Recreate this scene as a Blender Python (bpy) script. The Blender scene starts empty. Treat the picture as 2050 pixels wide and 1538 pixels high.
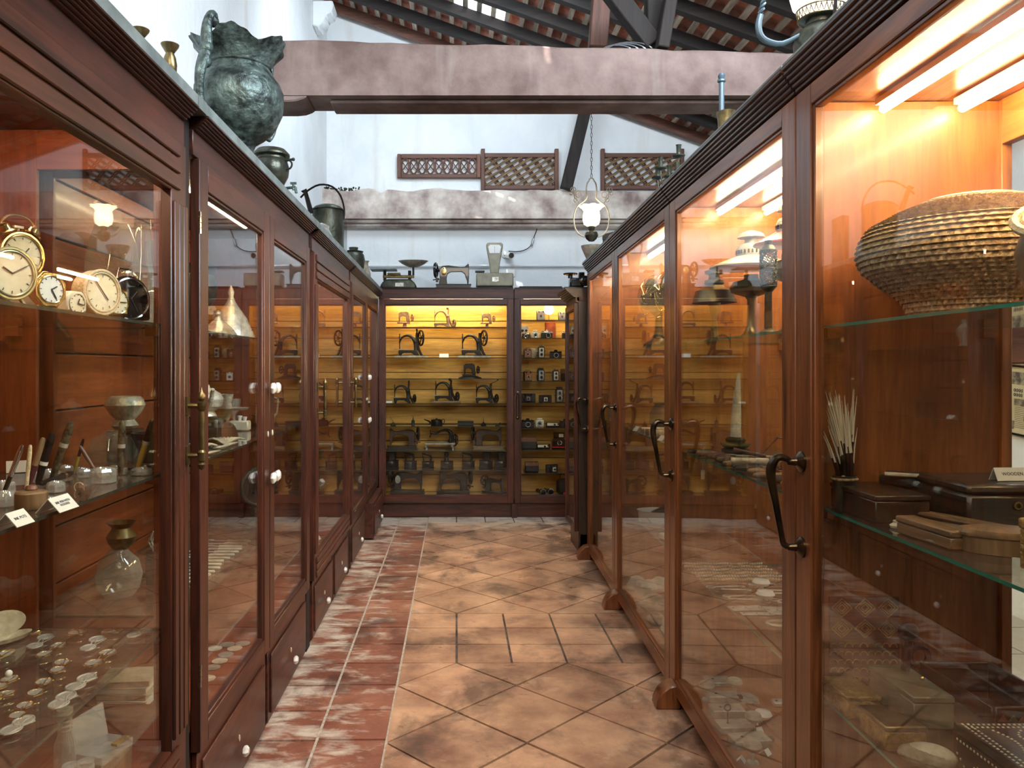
import bpy, math, random
from mathutils import Vector, Matrix
R = math.radians
random.seed(7)
sc = bpy.context.scene
COL = sc.collection
F = 1560.0; CX = 914.0; CY = 736.0; EYE = 1.6
# ---------------------------------------------------------------- camera, world, light, exposure
cd = bpy.data.cameras.new('camera'); cam = bpy.data.objects.new('camera', cd); COL.objects.link(cam)
cam.location = (0, 0, EYE); cam.rotation_euler = (R(90), 0, 0)
cd.sensor_width = 36; cd.lens = F/2050*36
cd.shift_x = (1025-CX)/2050; cd.shift_y = -(769-CY)/2050
cd.clip_start = .05; cd.clip_end = 60
sc.camera = cam
w = bpy.data.worlds.new('world'); sc.world = w; w.use_nodes = True
w.node_tree.nodes['Background'].inputs[0].default_value = (.72, .86, 1, 1)
w.node_tree.nodes['Background'].inputs[1].default_value = 1.6
def area(name, loc, target, sx, sy, power, col):
    l = bpy.data.lights.new(name, 'AREA'); l.shape = 'RECTANGLE'; l.size = sx; l.size_y = sy
    l.energy = power; l.color = col
    o = bpy.data.objects.new(name, l); COL.objects.link(o); o.location = loc
    o.rotation_euler = (Vector(target)-Vector(loc)).to_track_quat('-Z', 'Y').to_euler(); return o
area('skylight_lamp', (1.7, 2.0, 4.35), (-.4, 6.6, 3.3), 2.4, 1.6, 270, (.76, .88, 1))
area('rear_skylight_lamp', (.1, 6.2, 4.85), (-.3, 9.0, 2.5), 1.8, .6, 45, (.72, .87, 1))
area('front_fill_lamp', (.1, -.6, 4.2), (.1, 3.5, 0), 2.2, 1.4, 82, (1, .87, .68))  # added warm fill over the near aisle floor, no such source stands there
sl = bpy.data.lights.new('sun', 'SUN'); sl.energy = 14; sl.angle = R(.6); sl.color = (1, .97, .92)
so = bpy.data.objects.new('sun', sl); COL.objects.link(so)
SUN = Vector((-.10, -.45, .89)).normalized()
so.rotation_euler = SUN.to_track_quat('Z', 'Y').to_euler(); so.location = (0, 2, 9)
sc.view_settings.view_transform = 'Standard'; sc.view_settings.look = 'None'
sc.view_settings.gamma = 1; sc.view_settings.use_curve_mapping = False
sc.view_settings.exposure = .48
cy = sc.cycles
cy.max_bounces = 7; cy.diffuse_bounces = 3; cy.glossy_bounces = 4; cy.transmission_bounces = 4
cy.transparent_max_bounces = 28; cy.caustics_reflective = False; cy.caustics_refractive = False
cy.sample_clamp_indirect = 4; cy.use_denoising = True; cy.blur_glossy = .3
# ---------------------------------------------------------------- helpers
def P(px, py, Y): return Vector(((px-CX)*Y/F, Y, EYE-(py-CY)*Y/F))
def on(px, py, Z):                       # the point of the horizontal plane Z that shows at a pixel
    Y = (EYE-Z)*F/(py-CY); return Vector(((px-CX)*Y/F, Y, Z))
class MB:
    def __init__(s, auto=False): s.v = []; s.f = []; s.m = []; s.auto = auto; s.k = 0
    def add(s, vs, fs, mi=None):
        n = len(s.v); s.v += [tuple(v) for v in vs]
        for f in fs: s.f.append([n+i for i in f]); s.m.append(s.k if mi is None else mi)
        return s
    def box(s, x0, x1, y0, y1, z0, z1, mi=None):
        if mi is None and s.auto:
            d = (abs(z1-z0), abs(x1-x0), abs(y1-y0)); mi = d.index(max(d))
        return s.add([(x, y, z) for z in (z0, z1) for y in (y0, y1) for x in (x0, x1)],
            [(0,2,3,1), (4,5,7,6), (0,1,5,4), (2,6,7,3), (0,4,6,2), (1,3,7,5)], mi)
    def lathe(s, prof, c=(0,0,0), seg=20, ax='z', sc_=(1,1), mod=None, mi=None):
        vs = []; fs = []; n = len(prof)
        for j in range(seg):
            a = 2*math.pi*j/seg; ca, sa = math.cos(a)*sc_[0], math.sin(a)*sc_[1]
            for i, (r, z) in enumerate(prof):
                if mod: r = mod(r, z, a, i)
                p = (r*ca, r*sa, z)
                if ax == 'x': p = (z, r*ca, r*sa)
                if ax == 'y': p = (r*ca, z, r*sa)
                vs.append((p[0]+c[0], p[1]+c[1], p[2]+c[2]))
        for j in range(seg):
            k = (j+1) % seg
            for i in range(n-1): fs.append((j*n+i, k*n+i, k*n+i+1, j*n+i+1))
        if prof[0][0] > 1e-5: fs.append([j*n for j in range(seg)][::-1])
        if prof[-1][0] > 1e-5: fs.append([j*n+n-1 for j in range(seg)])
        return s.add(vs, fs, mi)
    def open_lathe(s, prof, **k):
        q = len(s.f); s.lathe(prof, **k)
        while len(s.f) > q and len(s.f[-1]) > 4: s.f.pop(); s.m.pop()
        return s
    def cyl(s, p, q, r, seg=10, r2=None, mi=None): return s.tube([p, q], [r, r if r2 is None else r2], seg, mi=mi)
    def tube(s, pts, r, seg=6, closed=False, mi=None, flat=1):
        pts = [Vector(p) for p in pts]; n = len(pts)
        rr = list(r) if isinstance(r, (list, tuple)) else [r]*n
        if not closed and 5 <= n <= 14:      # round the corners
            P_, R_ = [], []; K = 3
            for i in range(n-1):
                p0, p1, p2, p3 = pts[max(i-1, 0)], pts[i], pts[i+1], pts[min(i+2, n-1)]
                for j in range(K):
                    t = j/K; P_.append(.5*((2*p1)+(p2-p0)*t+(2*p0-5*p1+4*p2-p3)*t*t+(3*p1-p0-3*p2+p3)*t**3)); R_.append(rr[i]*(1-t)+rr[i+1]*t)
            P_.append(pts[-1]); R_.append(rr[-1]); pts, rr, n = P_, R_, len(P_)
        vs = []; up = None
        for i, p in enumerate(pts):
            a = pts[(i-1) % n] if (closed or i > 0) else p
            b = pts[(i+1) % n] if (closed or i < n-1) else p
            t = (b-a).normalized()
            if up is None: up = t.orthogonal().normalized() if abs(t.z) > .9 else Vector((0,0,1))
            u = (up - t*up.dot(t))
            if u.length < 1e-5: u = t.orthogonal()
            u.normalize(); up = u; v = t.cross(u)
            for j in range(seg):
                a_ = 2*math.pi*(j+.5)/seg
                vs.append(p + u*math.cos(a_)*rr[i]*flat + v*math.sin(a_)*rr[i])
        fs = []
        for i in range(n if closed else n-1):
            k = (i+1) % n
            for j in range(seg): fs.append((i*seg+j, i*seg+(j+1) % seg, k*seg+(j+1) % seg, k*seg+j))
        if not closed:
            fs.append(list(range(seg))[::-1]); fs.append([(n-1)*seg+j for j in range(seg)])
        return s.add(vs, fs, mi)
    def ring(s, c, Rr, r, ax='y', seg=20, k=6, sc_=(1,1), mi=None):
        pts = []
        for j in range(seg):
            a = 2*math.pi*j/seg; p, q = Rr*sc_[0]*math.cos(a), Rr*sc_[1]*math.sin(a)
            d = {'z': (p,q,0), 'y': (p,0,q), 'x': (0,p,q)}[ax]
            pts.append((c[0]+d[0], c[1]+d[1], c[2]+d[2]))
        return s.tube(pts, r, k, True, mi)
    def ball(s, c, r, seg=12, rings=7, mi=None):
        r = r if isinstance(r, tuple) else (r, r, r)
        prof = [(math.sin(math.pi*i/rings), -math.cos(math.pi*i/rings)) for i in range(rings+1)]
        prof[0] = (0, -1); prof[-1] = (0, 1)
        n = len(s.v); s.lathe(prof, seg=seg, mi=mi)
        for i in range(n, len(s.v)):
            v = s.v[i]; s.v[i] = (c[0]+v[0]*r[0], c[1]+v[1]*r[1], c[2]+v[2]*r[2])
        return s
    def prism(s, poly, a, b, ax='y', mi=None):      # polygon in the plane across ax, from a to b
        f = {'y': lambda p, t: (p[0], t, p[1]), 'z': lambda p, t: (p[0], p[1], t), 'x': lambda p, t: (t, p[0], p[1])}[ax]
        n = len(poly); vs = [f(p, a) for p in poly]+[f(p, b) for p in poly]
        fs = [list(range(n)), list(range(n, 2*n))[::-1]]+[(i, n+i, n+(i+1) % n, (i+1) % n) for i in range(n)]
        return s.add(vs, fs, mi)
    def xf(s, M, a=0):
        for i in range(a, len(s.v)): s.v[i] = tuple(M @ Vector(s.v[i]))
        return s
def rz(a): return Matrix.Rotation(R(a), 4, 'Z')
def rx(a): return Matrix.Rotation(R(a), 4, 'X')
def ry(a): return Matrix.Rotation(R(a), 4, 'Y')
def T(*p): return Matrix.Translation(Vector(p[0] if len(p) == 1 else p))
def ob(name, m, mat, parent=None, bevel=0, smooth=35, sub=0):
    me = bpy.data.meshes.new(name)
    me.from_pydata(m.v, [], m.f)
    mats = mat if isinstance(mat, (list, tuple)) else [mat]
    for x in mats: me.materials.append(x)
    if len(mats) > 1:
        for p, k in zip(me.polygons, m.m): p.material_index = min(k, len(mats)-1)
    if smooth:
        for p in me.polygons: p.use_smooth = True
        me.set_sharp_from_angle(angle=R(smooth))
    me.validate(); me.update()
    o = bpy.data.objects.new(name, me); COL.objects.link(o)
    if parent: o.parent = parent
    if bevel:
        b = o.modifiers.new('bevel', 'BEVEL'); b.width = bevel; b.segments = 1; b.limit_method = 'ANGLE'
    if sub:
        b = o.modifiers.new('sub', 'SUBSURF'); b.levels = sub; b.render_levels = sub
    return o
SEEN = {}
def tag(o, label, cat, group=None, kind=None):
    if label:
        if label in SEEN: print('DUP LABEL', label)
        n = len(label.split())
        if n > 16 or n < 4: print('LABEL LEN', n, label)
        SEEN[label] = 1; o['label'] = label
    if cat: o['category'] = cat
    if group: o['group'] = group
    if kind: o['kind'] = kind
    return o
def thing(name, label, cat, loc=(0,0,0), rot=0, group=None, tilt=None):
    o = bpy.data.objects.new(name, None); COL.objects.link(o); o.empty_display_size = .05
    o.location = loc; o.rotation_euler = tilt if tilt else (0, 0, R(rot))
    return tag(o, label, cat, group)
def dup(root, label, cat=None, loc=None, rot=None, group=None, scale=None):
    def cp(o, par):
        c = o.copy(); COL.objects.link(c)
        if par: c.parent = par
        for ch in list(kids.get(o.name, ())): cp(ch, c)
        return c
    kids = {}
    for ch in root.children_recursive: kids.setdefault(ch.parent.name, []).append(ch)
    r = cp(root, None)
    if loc is not None: r.location = loc
    if rot is not None: r.rotation_euler = (0, 0, R(rot))
    if scale: r.scale = (scale,)*3 if not isinstance(scale, tuple) else scale
    return tag(r, label, cat, group)
def text_ob(txt, size, mat, parent, M, name='lettering', cx='CENTER', ext=.0002):
    c = bpy.data.curves.new('t', 'FONT'); c.body = txt; c.size = size; c.align_x = cx; c.align_y = 'CENTER'
    c.extrude = ext; c.resolution_u = 2; c.space_line = .9
    t = bpy.data.objects.new('t', c); COL.objects.link(t)
    dg = bpy.context.evaluated_depsgraph_get()
    me = bpy.data.meshes.new_from_object(t.evaluated_get(dg)); bpy.data.objects.remove(t)
    me.transform(M); me.materials.clear(); me.materials.append(mat)
    o = bpy.data.objects.new(name, me); COL.objects.link(o); o.parent = parent; return o
ORD = ['first', 'second', 'third', 'fourth', 'fifth', 'sixth', 'seventh', 'eighth', 'ninth', 'tenth', 'eleventh',
       'twelfth', 'thirteenth', 'fourteenth', 'fifteenth', 'sixteenth', 'seventeenth', 'eighteenth', 'nineteenth', 'twentieth']
# ---------------------------------------------------------------- materials
def newmat(name):
    m = bpy.data.materials.new(name); m.use_nodes = True; nt = m.node_tree
    return m, nt, nt.nodes['Principled BSDF'], nt.nodes.new, nt.links.new
def ramp(N, stops):
    r = N('ShaderNodeValToRGB'); e = r.color_ramp.elements
    while len(e) < len(stops): e.new(.5)
    for i, (p, c) in enumerate(stops): e[i].position = p; e[i].color = (*c, 1)
    return r
def mat(name, col, rough=.5, metal=0, col2=None, scale=12, bump=0, bscale=60, coat=0, spec=.5, emit=0, rnd=0, stretch=(1,1,1), lo=.38, hi=.66):
    m, nt, b, N, L = newmat(name)
    b.inputs['Roughness'].default_value = rough; b.inputs['Metallic'].default_value = metal
    b.inputs['Coat Weight'].default_value = coat; b.inputs['Specular IOR Level'].default_value = spec
    b.inputs['Base Color'].default_value = (*col, 1)
    tc = N('ShaderNodeTexCoord'); mp = N('ShaderNodeMapping'); mp.inputs['Scale'].default_value = stretch
    L(tc.outputs['Object'], mp.inputs['Vector'])
    out = None
    if col2:
        n = N('ShaderNodeTexNoise'); n.inputs['Scale'].default_value = scale; n.inputs['Detail'].default_value = 6; n.inputs['Roughness'].default_value = .62
        L(mp.outputs[0], n.inputs['Vector']); r = ramp(N, [(lo, col), (hi, col2)]); L(n.outputs['Fac'], r.inputs[0]); out = r.outputs[0]
    if rnd:
        oi = N('ShaderNodeObjectInfo'); mr = N('ShaderNodeMapRange'); mr.inputs[3].default_value = 1-rnd; mr.inputs[4].default_value = 1+rnd
        L(oi.outputs['Random'], mr.inputs[0]); hs = N('ShaderNodeHueSaturation')
        if out: L(out, hs.inputs['Color'])
        else: hs.inputs['Color'].default_value = (*col, 1)
        L(mr.outputs[0], hs.inputs['Value']); out = hs.outputs[0]
    if out: L(out, b.inputs['Base Color'])
    if bump:
        n2 = N('ShaderNodeTexNoise'); n2.inputs['Scale'].default_value = bscale; n2.inputs['Detail'].default_value = 4
        L(mp.outputs[0], n2.inputs['Vector'])
        bp = N('ShaderNodeBump'); bp.inputs['Strength'].default_value = bump; bp.inputs['Distance'].default_value = .01
        L(n2.outputs['Fac'], bp.inputs['Height']); L(bp.outputs[0], b.inputs['Normal'])
    if emit: b.inputs['Emission Color'].default_value = (*col, 1); b.inputs['Emission Strength'].default_value = emit
    return m
def wood(name, dark, light, ax, rough=.32, coat=.25, k=1.0, rnd=.12):
    m, nt, b, N, L = newmat(name)
    tc = N('ShaderNodeTexCoord'); mp = N('ShaderNodeMapping')
    s = [9*k, 9*k, 9*k]; s['xyz'.index(ax)] = .8*k; mp.inputs['Scale'].default_value = s
    oi = N('ShaderNodeObjectInfo'); ad = N('ShaderNodeVectorMath'); ad.operation = 'ADD'
    ml = N('ShaderNodeVectorMath'); ml.operation = 'SCALE'; ml.inputs[0].default_value = (7, 5, 9); L(oi.outputs['Random'], ml.inputs['Scale'])
    L(tc.outputs['Object'], ad.inputs[0]); L(ml.outputs[0], ad.inputs[1]); L(ad.outputs[0], mp.inputs['Vector'])
    n = N('ShaderNodeTexNoise'); n.inputs['Scale'].default_value = 1.3; n.inputs['Detail'].default_value = 7; n.inputs['Distortion'].default_value = 1.4; n.inputs['Roughness'].default_value = .6
    L(mp.outputs[0], n.inputs['Vector'])
    mid = tuple((a+c)/2 for a, c in zip(dark, light))
    r = ramp(N, [(.3, dark), (.5, mid), (.68, light)]); L(n.outputs['Fac'], r.inputs[0])
    n2 = N('ShaderNodeTexNoise'); n2.inputs['Scale'].default_value = 11; n2.inputs['Detail'].default_value = 3; L(mp.outputs[0], n2.inputs['Vector'])
    r2 = ramp(N, [(.35, (.72,)*3), (.6, (1,)*3)]); L(n2.outputs['Fac'], r2.inputs[0])
    mx = N('ShaderNodeMix'); mx.data_type = 'RGBA'; mx.blend_type = 'MULTIPLY'; mx.inputs[0].default_value = .8
    L(r.outputs[0], mx.inputs[6]); L(r2.outputs[0], mx.inputs[7])
    hs = N('ShaderNodeHueSaturation'); mr = N('ShaderNodeMapRange'); mr.inputs[3].default_value = 1-rnd; mr.inputs[4].default_value = 1+rnd
    L(oi.outputs['Random'], mr.inputs[0]); L(mr.outputs[0], hs.inputs['Value']); L(mx.outputs[2], hs.inputs['Color'])
    L(hs.outputs[0], b.inputs['Base Color'])
    b.inputs['Roughness'].default_value = rough; b.inputs['Coat Weight'].default_value = coat; b.inputs['Coat Roughness'].default_value = .12
    bp = N('ShaderNodeBump'); bp.inputs['Strength'].default_value = .12; bp.inputs['Distance'].default_value = .004
    L(n2.outputs['Fac'], bp.inputs['Height']); L(bp.outputs[0], b.inputs['Normal'])
    return m
def wood3(name, d, l, **k): return [wood(name+'_'+a, d, l, a, **k) for a in 'zxy']
WL = wood3('mahogany', (.024, .008, .006), (.125, .034, .017), rough=.42, coat=.12)
WC = wood3('cornice_wood', (.016, .006, .004), (.075, .025, .014))           # left hand cabinets, red brown
WR = wood3('teak_frame', (.07, .020, .009), (.34, .112, .034))            # right hand showcases
WI = wood3('teak_inside', (.24, .065, .014), (.42, .15, .036), rough=.42, coat=.1)
WIR = wood3('red_teak_inside', (.17, .034, .012), (.33, .085, .026), rough=.42, coat=.1)
WP = wood3('plank', (.44, .20, .03), (.80, .46, .10), rough=.38, coat=.15, k=.8, rnd=.1)
WD = wood3('dark_timber', (.007, .005, .0045), (.028, .018, .014), rough=.8, coat=0)
WG = wood3('grey_batten', (.22, .18, .14), (.62, .52, .42), rough=.8, coat=0, rnd=.35)
WB = wood3('dark_box_wood', (.018, .012, .009), (.075, .048, .03), rough=.35, coat=.3)
WM = wood3('mid_box_wood', (.13, .075, .035), (.34, .21, .11), rough=.45, coat=.1)
WX = wood3('lattice_wood', (.07, .025, .015), (.19, .075, .045), rough=.6, coat=0)
def glassmat(name, tint=(.97, .985, .97), f0=.026, rough=0, gl=(1,1,1), dust_gleam=0):
    m, nt, b, N, L = newmat(name); nt.nodes.remove(b)
    g = N('ShaderNodeNewGeometry'); d = N('ShaderNodeVectorMath'); d.operation = 'DOT_PRODUCT'
    L(g.outputs['Incoming'], d.inputs[0]); L(g.outputs['Normal'], d.inputs[1])
    def mth(op, a, b_=None):
        x = N('ShaderNodeMath'); x.operation = op
        for i, q in enumerate((a, b_)):
            if q is None: continue
            if isinstance(q, (int, float)): x.inputs[i].default_value = q
            else: L(q, x.inputs[i])
        return x.outputs[0]
    c = mth('ABSOLUTE', d.outputs['Value']); k = mth('POWER', mth('SUBTRACT', 1.0, c), 4.6)
    fr = mth('ADD', mth('MULTIPLY', k, 1-f0), f0); fr = mth('MINIMUM', fr, .95)
    t = N('ShaderNodeBsdfTransparent'); t.inputs[0].default_value = (*tint, 1)
    s = N('ShaderNodeBsdfGlossy'); s.inputs['Roughness'].default_value = rough; s.inputs[0].default_value = (*gl, 1)
    mx = N('ShaderNodeMixShader'); L(fr, mx.inputs[0]); L(t.outputs[0], mx.inputs[1]); L(s.outputs[0], mx.inputs[2])
    last = mx.outputs[0]
    if dust_gleam:  # off-white film: dust on shelves, painted gleam on glass objects and lenses
        df = N('ShaderNodeBsdfDiffuse'); df.inputs[0].default_value = (.9, .88, .82, 1)
        m2 = N('ShaderNodeMixShader'); m2.inputs[0].default_value = dust_gleam; L(last, m2.inputs[1]); L(df.outputs[0], m2.inputs[2]); last = m2.outputs[0]
    L(last, nt.nodes['Material Output'].inputs[0]); return m
GLASS = glassmat('pane_glass'); SHELF = glassmat('shelf_glass', (.88, .89, .85), .045, .02, dust_gleam=.012)
CLEAR = glassmat('clear_object_glass', (.93, .93, .90), .16, .03, dust_gleam=.17)  # off-white mixed in as painted gleam, so clear glass looks bright
LENS = glassmat('lens_glass', (.92, .92, .88), .12, .05, dust_gleam=.20)  # off-white mixed in to paint a bright gleam on the lenses
DEDGE = mat('dark_glass_edge', (.035, .045, .035), .15, coat=.5)
GEDGE = mat('glass_edge', (.01, .22, .15), .12, coat=.5)
BRASS = mat('old_brass', (.26, .19, .08), .35, .9, (.11, .085, .045), 20)
GOLD = mat('polished_gold_brass', (.80, .58, .24), .2, 1)
IRON = mat('black_iron', (.006, .005, .0045), .34, .2, (.022, .016, .012), 30, spec=.5)
BLACK = mat('black_enamel', (.008, .008, .008), .22, 0, coat=.5)
HANDLE = mat('dark_bronze_handle', (.03, .024, .02), .22, .85, (.12, .08, .04), 15)
SILVER = mat('tarnished_silver', (.86, .82, .72), .25, .4, (.46, .43, .36), 26, .35, 90)
CHROME = mat('chrome', (.85, .85, .84), .12, 1)
PEWTER = mat('grey_pewter', (.52, .50, .43), .38, .3, (.27, .25, .20), 20)
BRONZE = mat('verdigris_bronze', (.018, .025, .023), .45, .5, (.15, .20, .18), 14, 1, 38)
DBRONZE = mat('dark_bronze', (.045, .045, .035), .38, .7, (.12, .125, .09), 8, .3, 40)
PORC = mat('white_porcelain', (.85, .83, .78), .15, 0, coat=.6)
CREAM = mat('cream_plastic', (.72, .66, .50), .35, 0)
IVORY = mat('bone_ivory', (.70, .62, .46), .45, 0, (.45, .38, .26), 30, .3)
PAPER = mat('card_paper', (.86, .85, .82), .7)
INK = mat('ink', (.04, .04, .05), .7)
FACE = mat('clock_face', (.78, .73, .55), .4, 0, (.62, .55, .36), 20)
LEATHER = mat('black_leather', (.012, .010, .009), .55, 0, (.03, .025, .02), 50, .4, 200)
TAN = mat('brown_leather', (.16, .06, .03), .45, 0, (.28, .12, .06), 15, .2)
RED = mat('red_enamel', (.55, .03, .03), .25, coat=.4)
ORANGE = mat('orange_leather', (.55, .10, .02), .45, 0, (.42, .07, .015), 20)
YEL = mat('yellow_paint', (.8, .6, .05), .4)
STRAW = mat('coiled_cane', (.25, .15, .065), .6, 0, (.66, .47, .26), 70, .5, 140)
STRAWL = mat('pale_woven_cane', (.60, .47, .28), .6, 0, (.74, .62, .42), 60, .5, 140)
ROCK = mat('pale_crystal_rock', (.60, .55, .46), .55, 0, (.85, .82, .76), 8, .8, 30)
ROCKB = mat('brown_rock', (.28, .22, .15), .7, 0, (.50, .43, .33), 18, 1, 40)
ENAM = mat('pale_enamel', (.62, .64, .60), .25, 0, (.50, .50, .44), 6, coat=.4)
GREENB = mat('green_brown_metal', (.13, .12, .06), .45, .3, (.25, .26, .17), 7)
GOLDL = mat('gilt_relief', (.26, .15, .05), .45, .4, (.55, .36, .12), 30, 1, 80)
WBODY = mat('olive_grey_scale_paint', (.24, .21, .14), .4, 0, (.34, .31, .22), 10)
PINK = mat('mauve_limewash', (.33, .21, .185), .85, 0, (.50, .375, .33), 3.2, .35, 25)
ZINC = mat('grey_top_board', (.15, .18, .17), .5, 0, (.28, .32, .30), 7)
MOSS = mat('dark_moss', (.02, .03, .015), .9, 0, (.06, .08, .04), 60, 1)
COPPER = mat('olive_brass_shade', (.16, .13, .07), .3, .85, (.30, .25, .13), 5)
def emis(name, col, s):
    m, nt, b, N, L = newmat(name); b.inputs['Base Color'].default_value = (*col, 1)
    b.inputs['Emission Color'].default_value = (*col, 1); b.inputs['Emission Strength'].default_value = s; return m
TUBE = emis('warm_tube_light', (1, .74, .40), 82); TUBEB = emis('warm_tube_light_back', (1, .76, .42), 110); SHELFD = glassmat('shading_shelf_glass', (.62, .62, .58), .045, .02, dust_gleam=.01); SHELFB = glassmat('clear_shelf_glass', (.89, .90, .87), .045, .02, dust_gleam=.012); TUBEL = emis('warm_tube_light_left', (1, .72, .44), 62)  # SHELFD is tinted dark to put the lower far rows in shade
BULB = emis('lamp_glow', (1, .78, .46), 5); GLOBE = emis('opal_globe_glow', (1, .92, .80), 3)
def plaster(name, a, b_, stain, sc_=1.4):
    m, nt, b, N, L = newmat(name); tc = N('ShaderNodeTexCoord')
    n = N('ShaderNodeTexNoise'); n.inputs['Scale'].default_value = sc_; n.inputs['Detail'].default_value = 8; n.inputs['Roughness'].default_value = .6
    L(tc.outputs['Object'], n.inputs['Vector']); r = ramp(N, [(.35, a), (.65, b_)]); L(n.outputs['Fac'], r.inputs[0])
    mp = N('ShaderNodeMapping'); mp.inputs['Scale'].default_value = (5, 5, .6); L(tc.outputs['Object'], mp.inputs['Vector'])
    n2 = N('ShaderNodeTexNoise'); n2.inputs['Scale'].default_value = 1.1; n2.inputs['Detail'].default_value = 7; L(mp.outputs[0], n2.inputs['Vector'])
    r2 = ramp(N, [(.60, (0,0,0)), (.85, (.7,.7,.7))]); L(n2.outputs['Fac'], r2.inputs[0])
    mx = N('ShaderNodeMix'); mx.data_type = 'RGBA'; mx.inputs[7].default_value = (*stain, 1)
    L(r2.outputs[0], mx.inputs[0]); L(r.outputs[0], mx.inputs[6]); L(mx.outputs[2], b.inputs['Base Color'])
    b.inputs['Roughness'].default_value = .9; b.inputs['Specular IOR Level'].default_value = .2
    n3 = N('ShaderNodeTexNoise'); n3.inputs['Scale'].default_value = 14; n3.inputs['Detail'].default_value = 6; L(tc.outputs['Object'], n3.inputs['Vector'])
    bp = N('ShaderNodeBump'); bp.inputs['Strength'].default_value = .35; bp.inputs['Distance'].default_value = .02
    L(n3.outputs['Fac'], bp.inputs['Height']); L(bp.outputs[0], b.inputs['Normal']); return m
WALL = plaster('white_limewash', (.76, .79, .81), (.88, .89, .88), (.66, .60, .50))
BEAMM = plaster('stained_mauve_beam', (.12, .078, .068), (.25, .18, .16), (.34, .29, .25), 3.2)
BEAM2 = plaster('weathered_mauve_beam', (.26, .18, .165), (.74, .66, .58), (.09, .05, .05), 3.0)
def tilemat(name, a, b_, pale, dark, rough, wh=.5):
    m, nt, b, N, L = newmat(name); g = N('ShaderNodeNewGeometry')
    oi = N('ShaderNodeObjectInfo')
    def noise(scale, detail, st=(1,1,1), rnd=False, dist=0):
        mp = N('ShaderNodeMapping'); mp.inputs['Scale'].default_value = st; L(g.outputs['Position'], mp.inputs['Vector'])
        n = N('ShaderNodeTexNoise'); n.inputs['Scale'].default_value = scale; n.inputs['Detail'].default_value = detail; n.inputs['Roughness'].default_value = .62
        n.inputs['Distortion'].default_value = dist; L(mp.outputs[0], n.inputs['Vector']); return n.outputs['Fac']
    r = ramp(N, [(.33, a), (.66, b_)]); L(noise(2.6, 10), r.inputs[0])
    hs = N('ShaderNodeHueSaturation'); mr = N('ShaderNodeMapRange'); mr.inputs[3].default_value = .85; mr.inputs[4].default_value = 1.15
    L(oi.outputs['Random'], mr.inputs[0]); L(mr.outputs[0], hs.inputs['Value']); L(r.outputs[0], hs.inputs['Color'])
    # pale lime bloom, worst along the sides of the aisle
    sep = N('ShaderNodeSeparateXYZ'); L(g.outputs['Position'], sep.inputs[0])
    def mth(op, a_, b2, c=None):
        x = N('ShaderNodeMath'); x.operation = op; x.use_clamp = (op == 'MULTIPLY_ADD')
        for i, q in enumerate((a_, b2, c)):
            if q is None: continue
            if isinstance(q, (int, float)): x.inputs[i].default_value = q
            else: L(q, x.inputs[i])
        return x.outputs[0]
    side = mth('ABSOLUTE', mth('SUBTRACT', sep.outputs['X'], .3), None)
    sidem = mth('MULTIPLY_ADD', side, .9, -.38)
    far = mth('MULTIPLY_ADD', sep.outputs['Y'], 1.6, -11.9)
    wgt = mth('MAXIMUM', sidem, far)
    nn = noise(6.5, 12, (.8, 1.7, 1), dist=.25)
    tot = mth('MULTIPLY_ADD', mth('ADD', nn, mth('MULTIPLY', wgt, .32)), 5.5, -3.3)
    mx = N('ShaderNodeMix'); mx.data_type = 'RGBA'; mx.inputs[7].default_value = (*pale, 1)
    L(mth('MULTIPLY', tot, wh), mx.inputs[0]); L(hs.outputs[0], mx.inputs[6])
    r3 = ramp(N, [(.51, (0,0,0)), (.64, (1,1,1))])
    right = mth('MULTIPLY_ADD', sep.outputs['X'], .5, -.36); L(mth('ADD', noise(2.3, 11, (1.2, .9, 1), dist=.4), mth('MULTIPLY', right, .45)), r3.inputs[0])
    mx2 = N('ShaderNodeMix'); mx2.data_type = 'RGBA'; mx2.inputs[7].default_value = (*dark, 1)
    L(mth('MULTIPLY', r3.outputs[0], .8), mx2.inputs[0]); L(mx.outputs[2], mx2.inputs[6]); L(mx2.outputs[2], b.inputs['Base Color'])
    rr = ramp(N, [(.3, (rough-.1,)*3), (.7, (rough+.15,)*3)]); L(nn, rr.inputs[0]); L(rr.outputs[0], b.inputs['Roughness'])
    bp = N('ShaderNodeBump'); bp.inputs['Strength'].default_value = .25; bp.inputs['Distance'].default_value = .01
    L(noise(30, 5), bp.inputs['Height']); L(bp.outputs[0], b.inputs['Normal']); return m
TILER = tilemat('red_terracotta', (.19, .055, .035), (.42, .17, .105), (.74, .66, .56), (.10, .04, .03), .40, .85)
TILEO = tilemat('orange_terracotta', (.27, .125, .08), (.76, .46, .285), (.84, .70, .54), (.10, .055, .04), .34, .7)
FROST = None
TILEG = tilemat('pale_floor_tile', (.46, .42, .36), (.60, .56, .49), (.74, .72, .67), (.30, .26, .21), .4, .6)
GROUT = mat('grout', (.05, .035, .028), .9, 0, (.20, .16, .13), 5)
ROOFT = mat('roof_tile_clay', (.42, .12, .07), .75, 0, (.72, .32, .22), 7, .3, rnd=.35)
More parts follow.
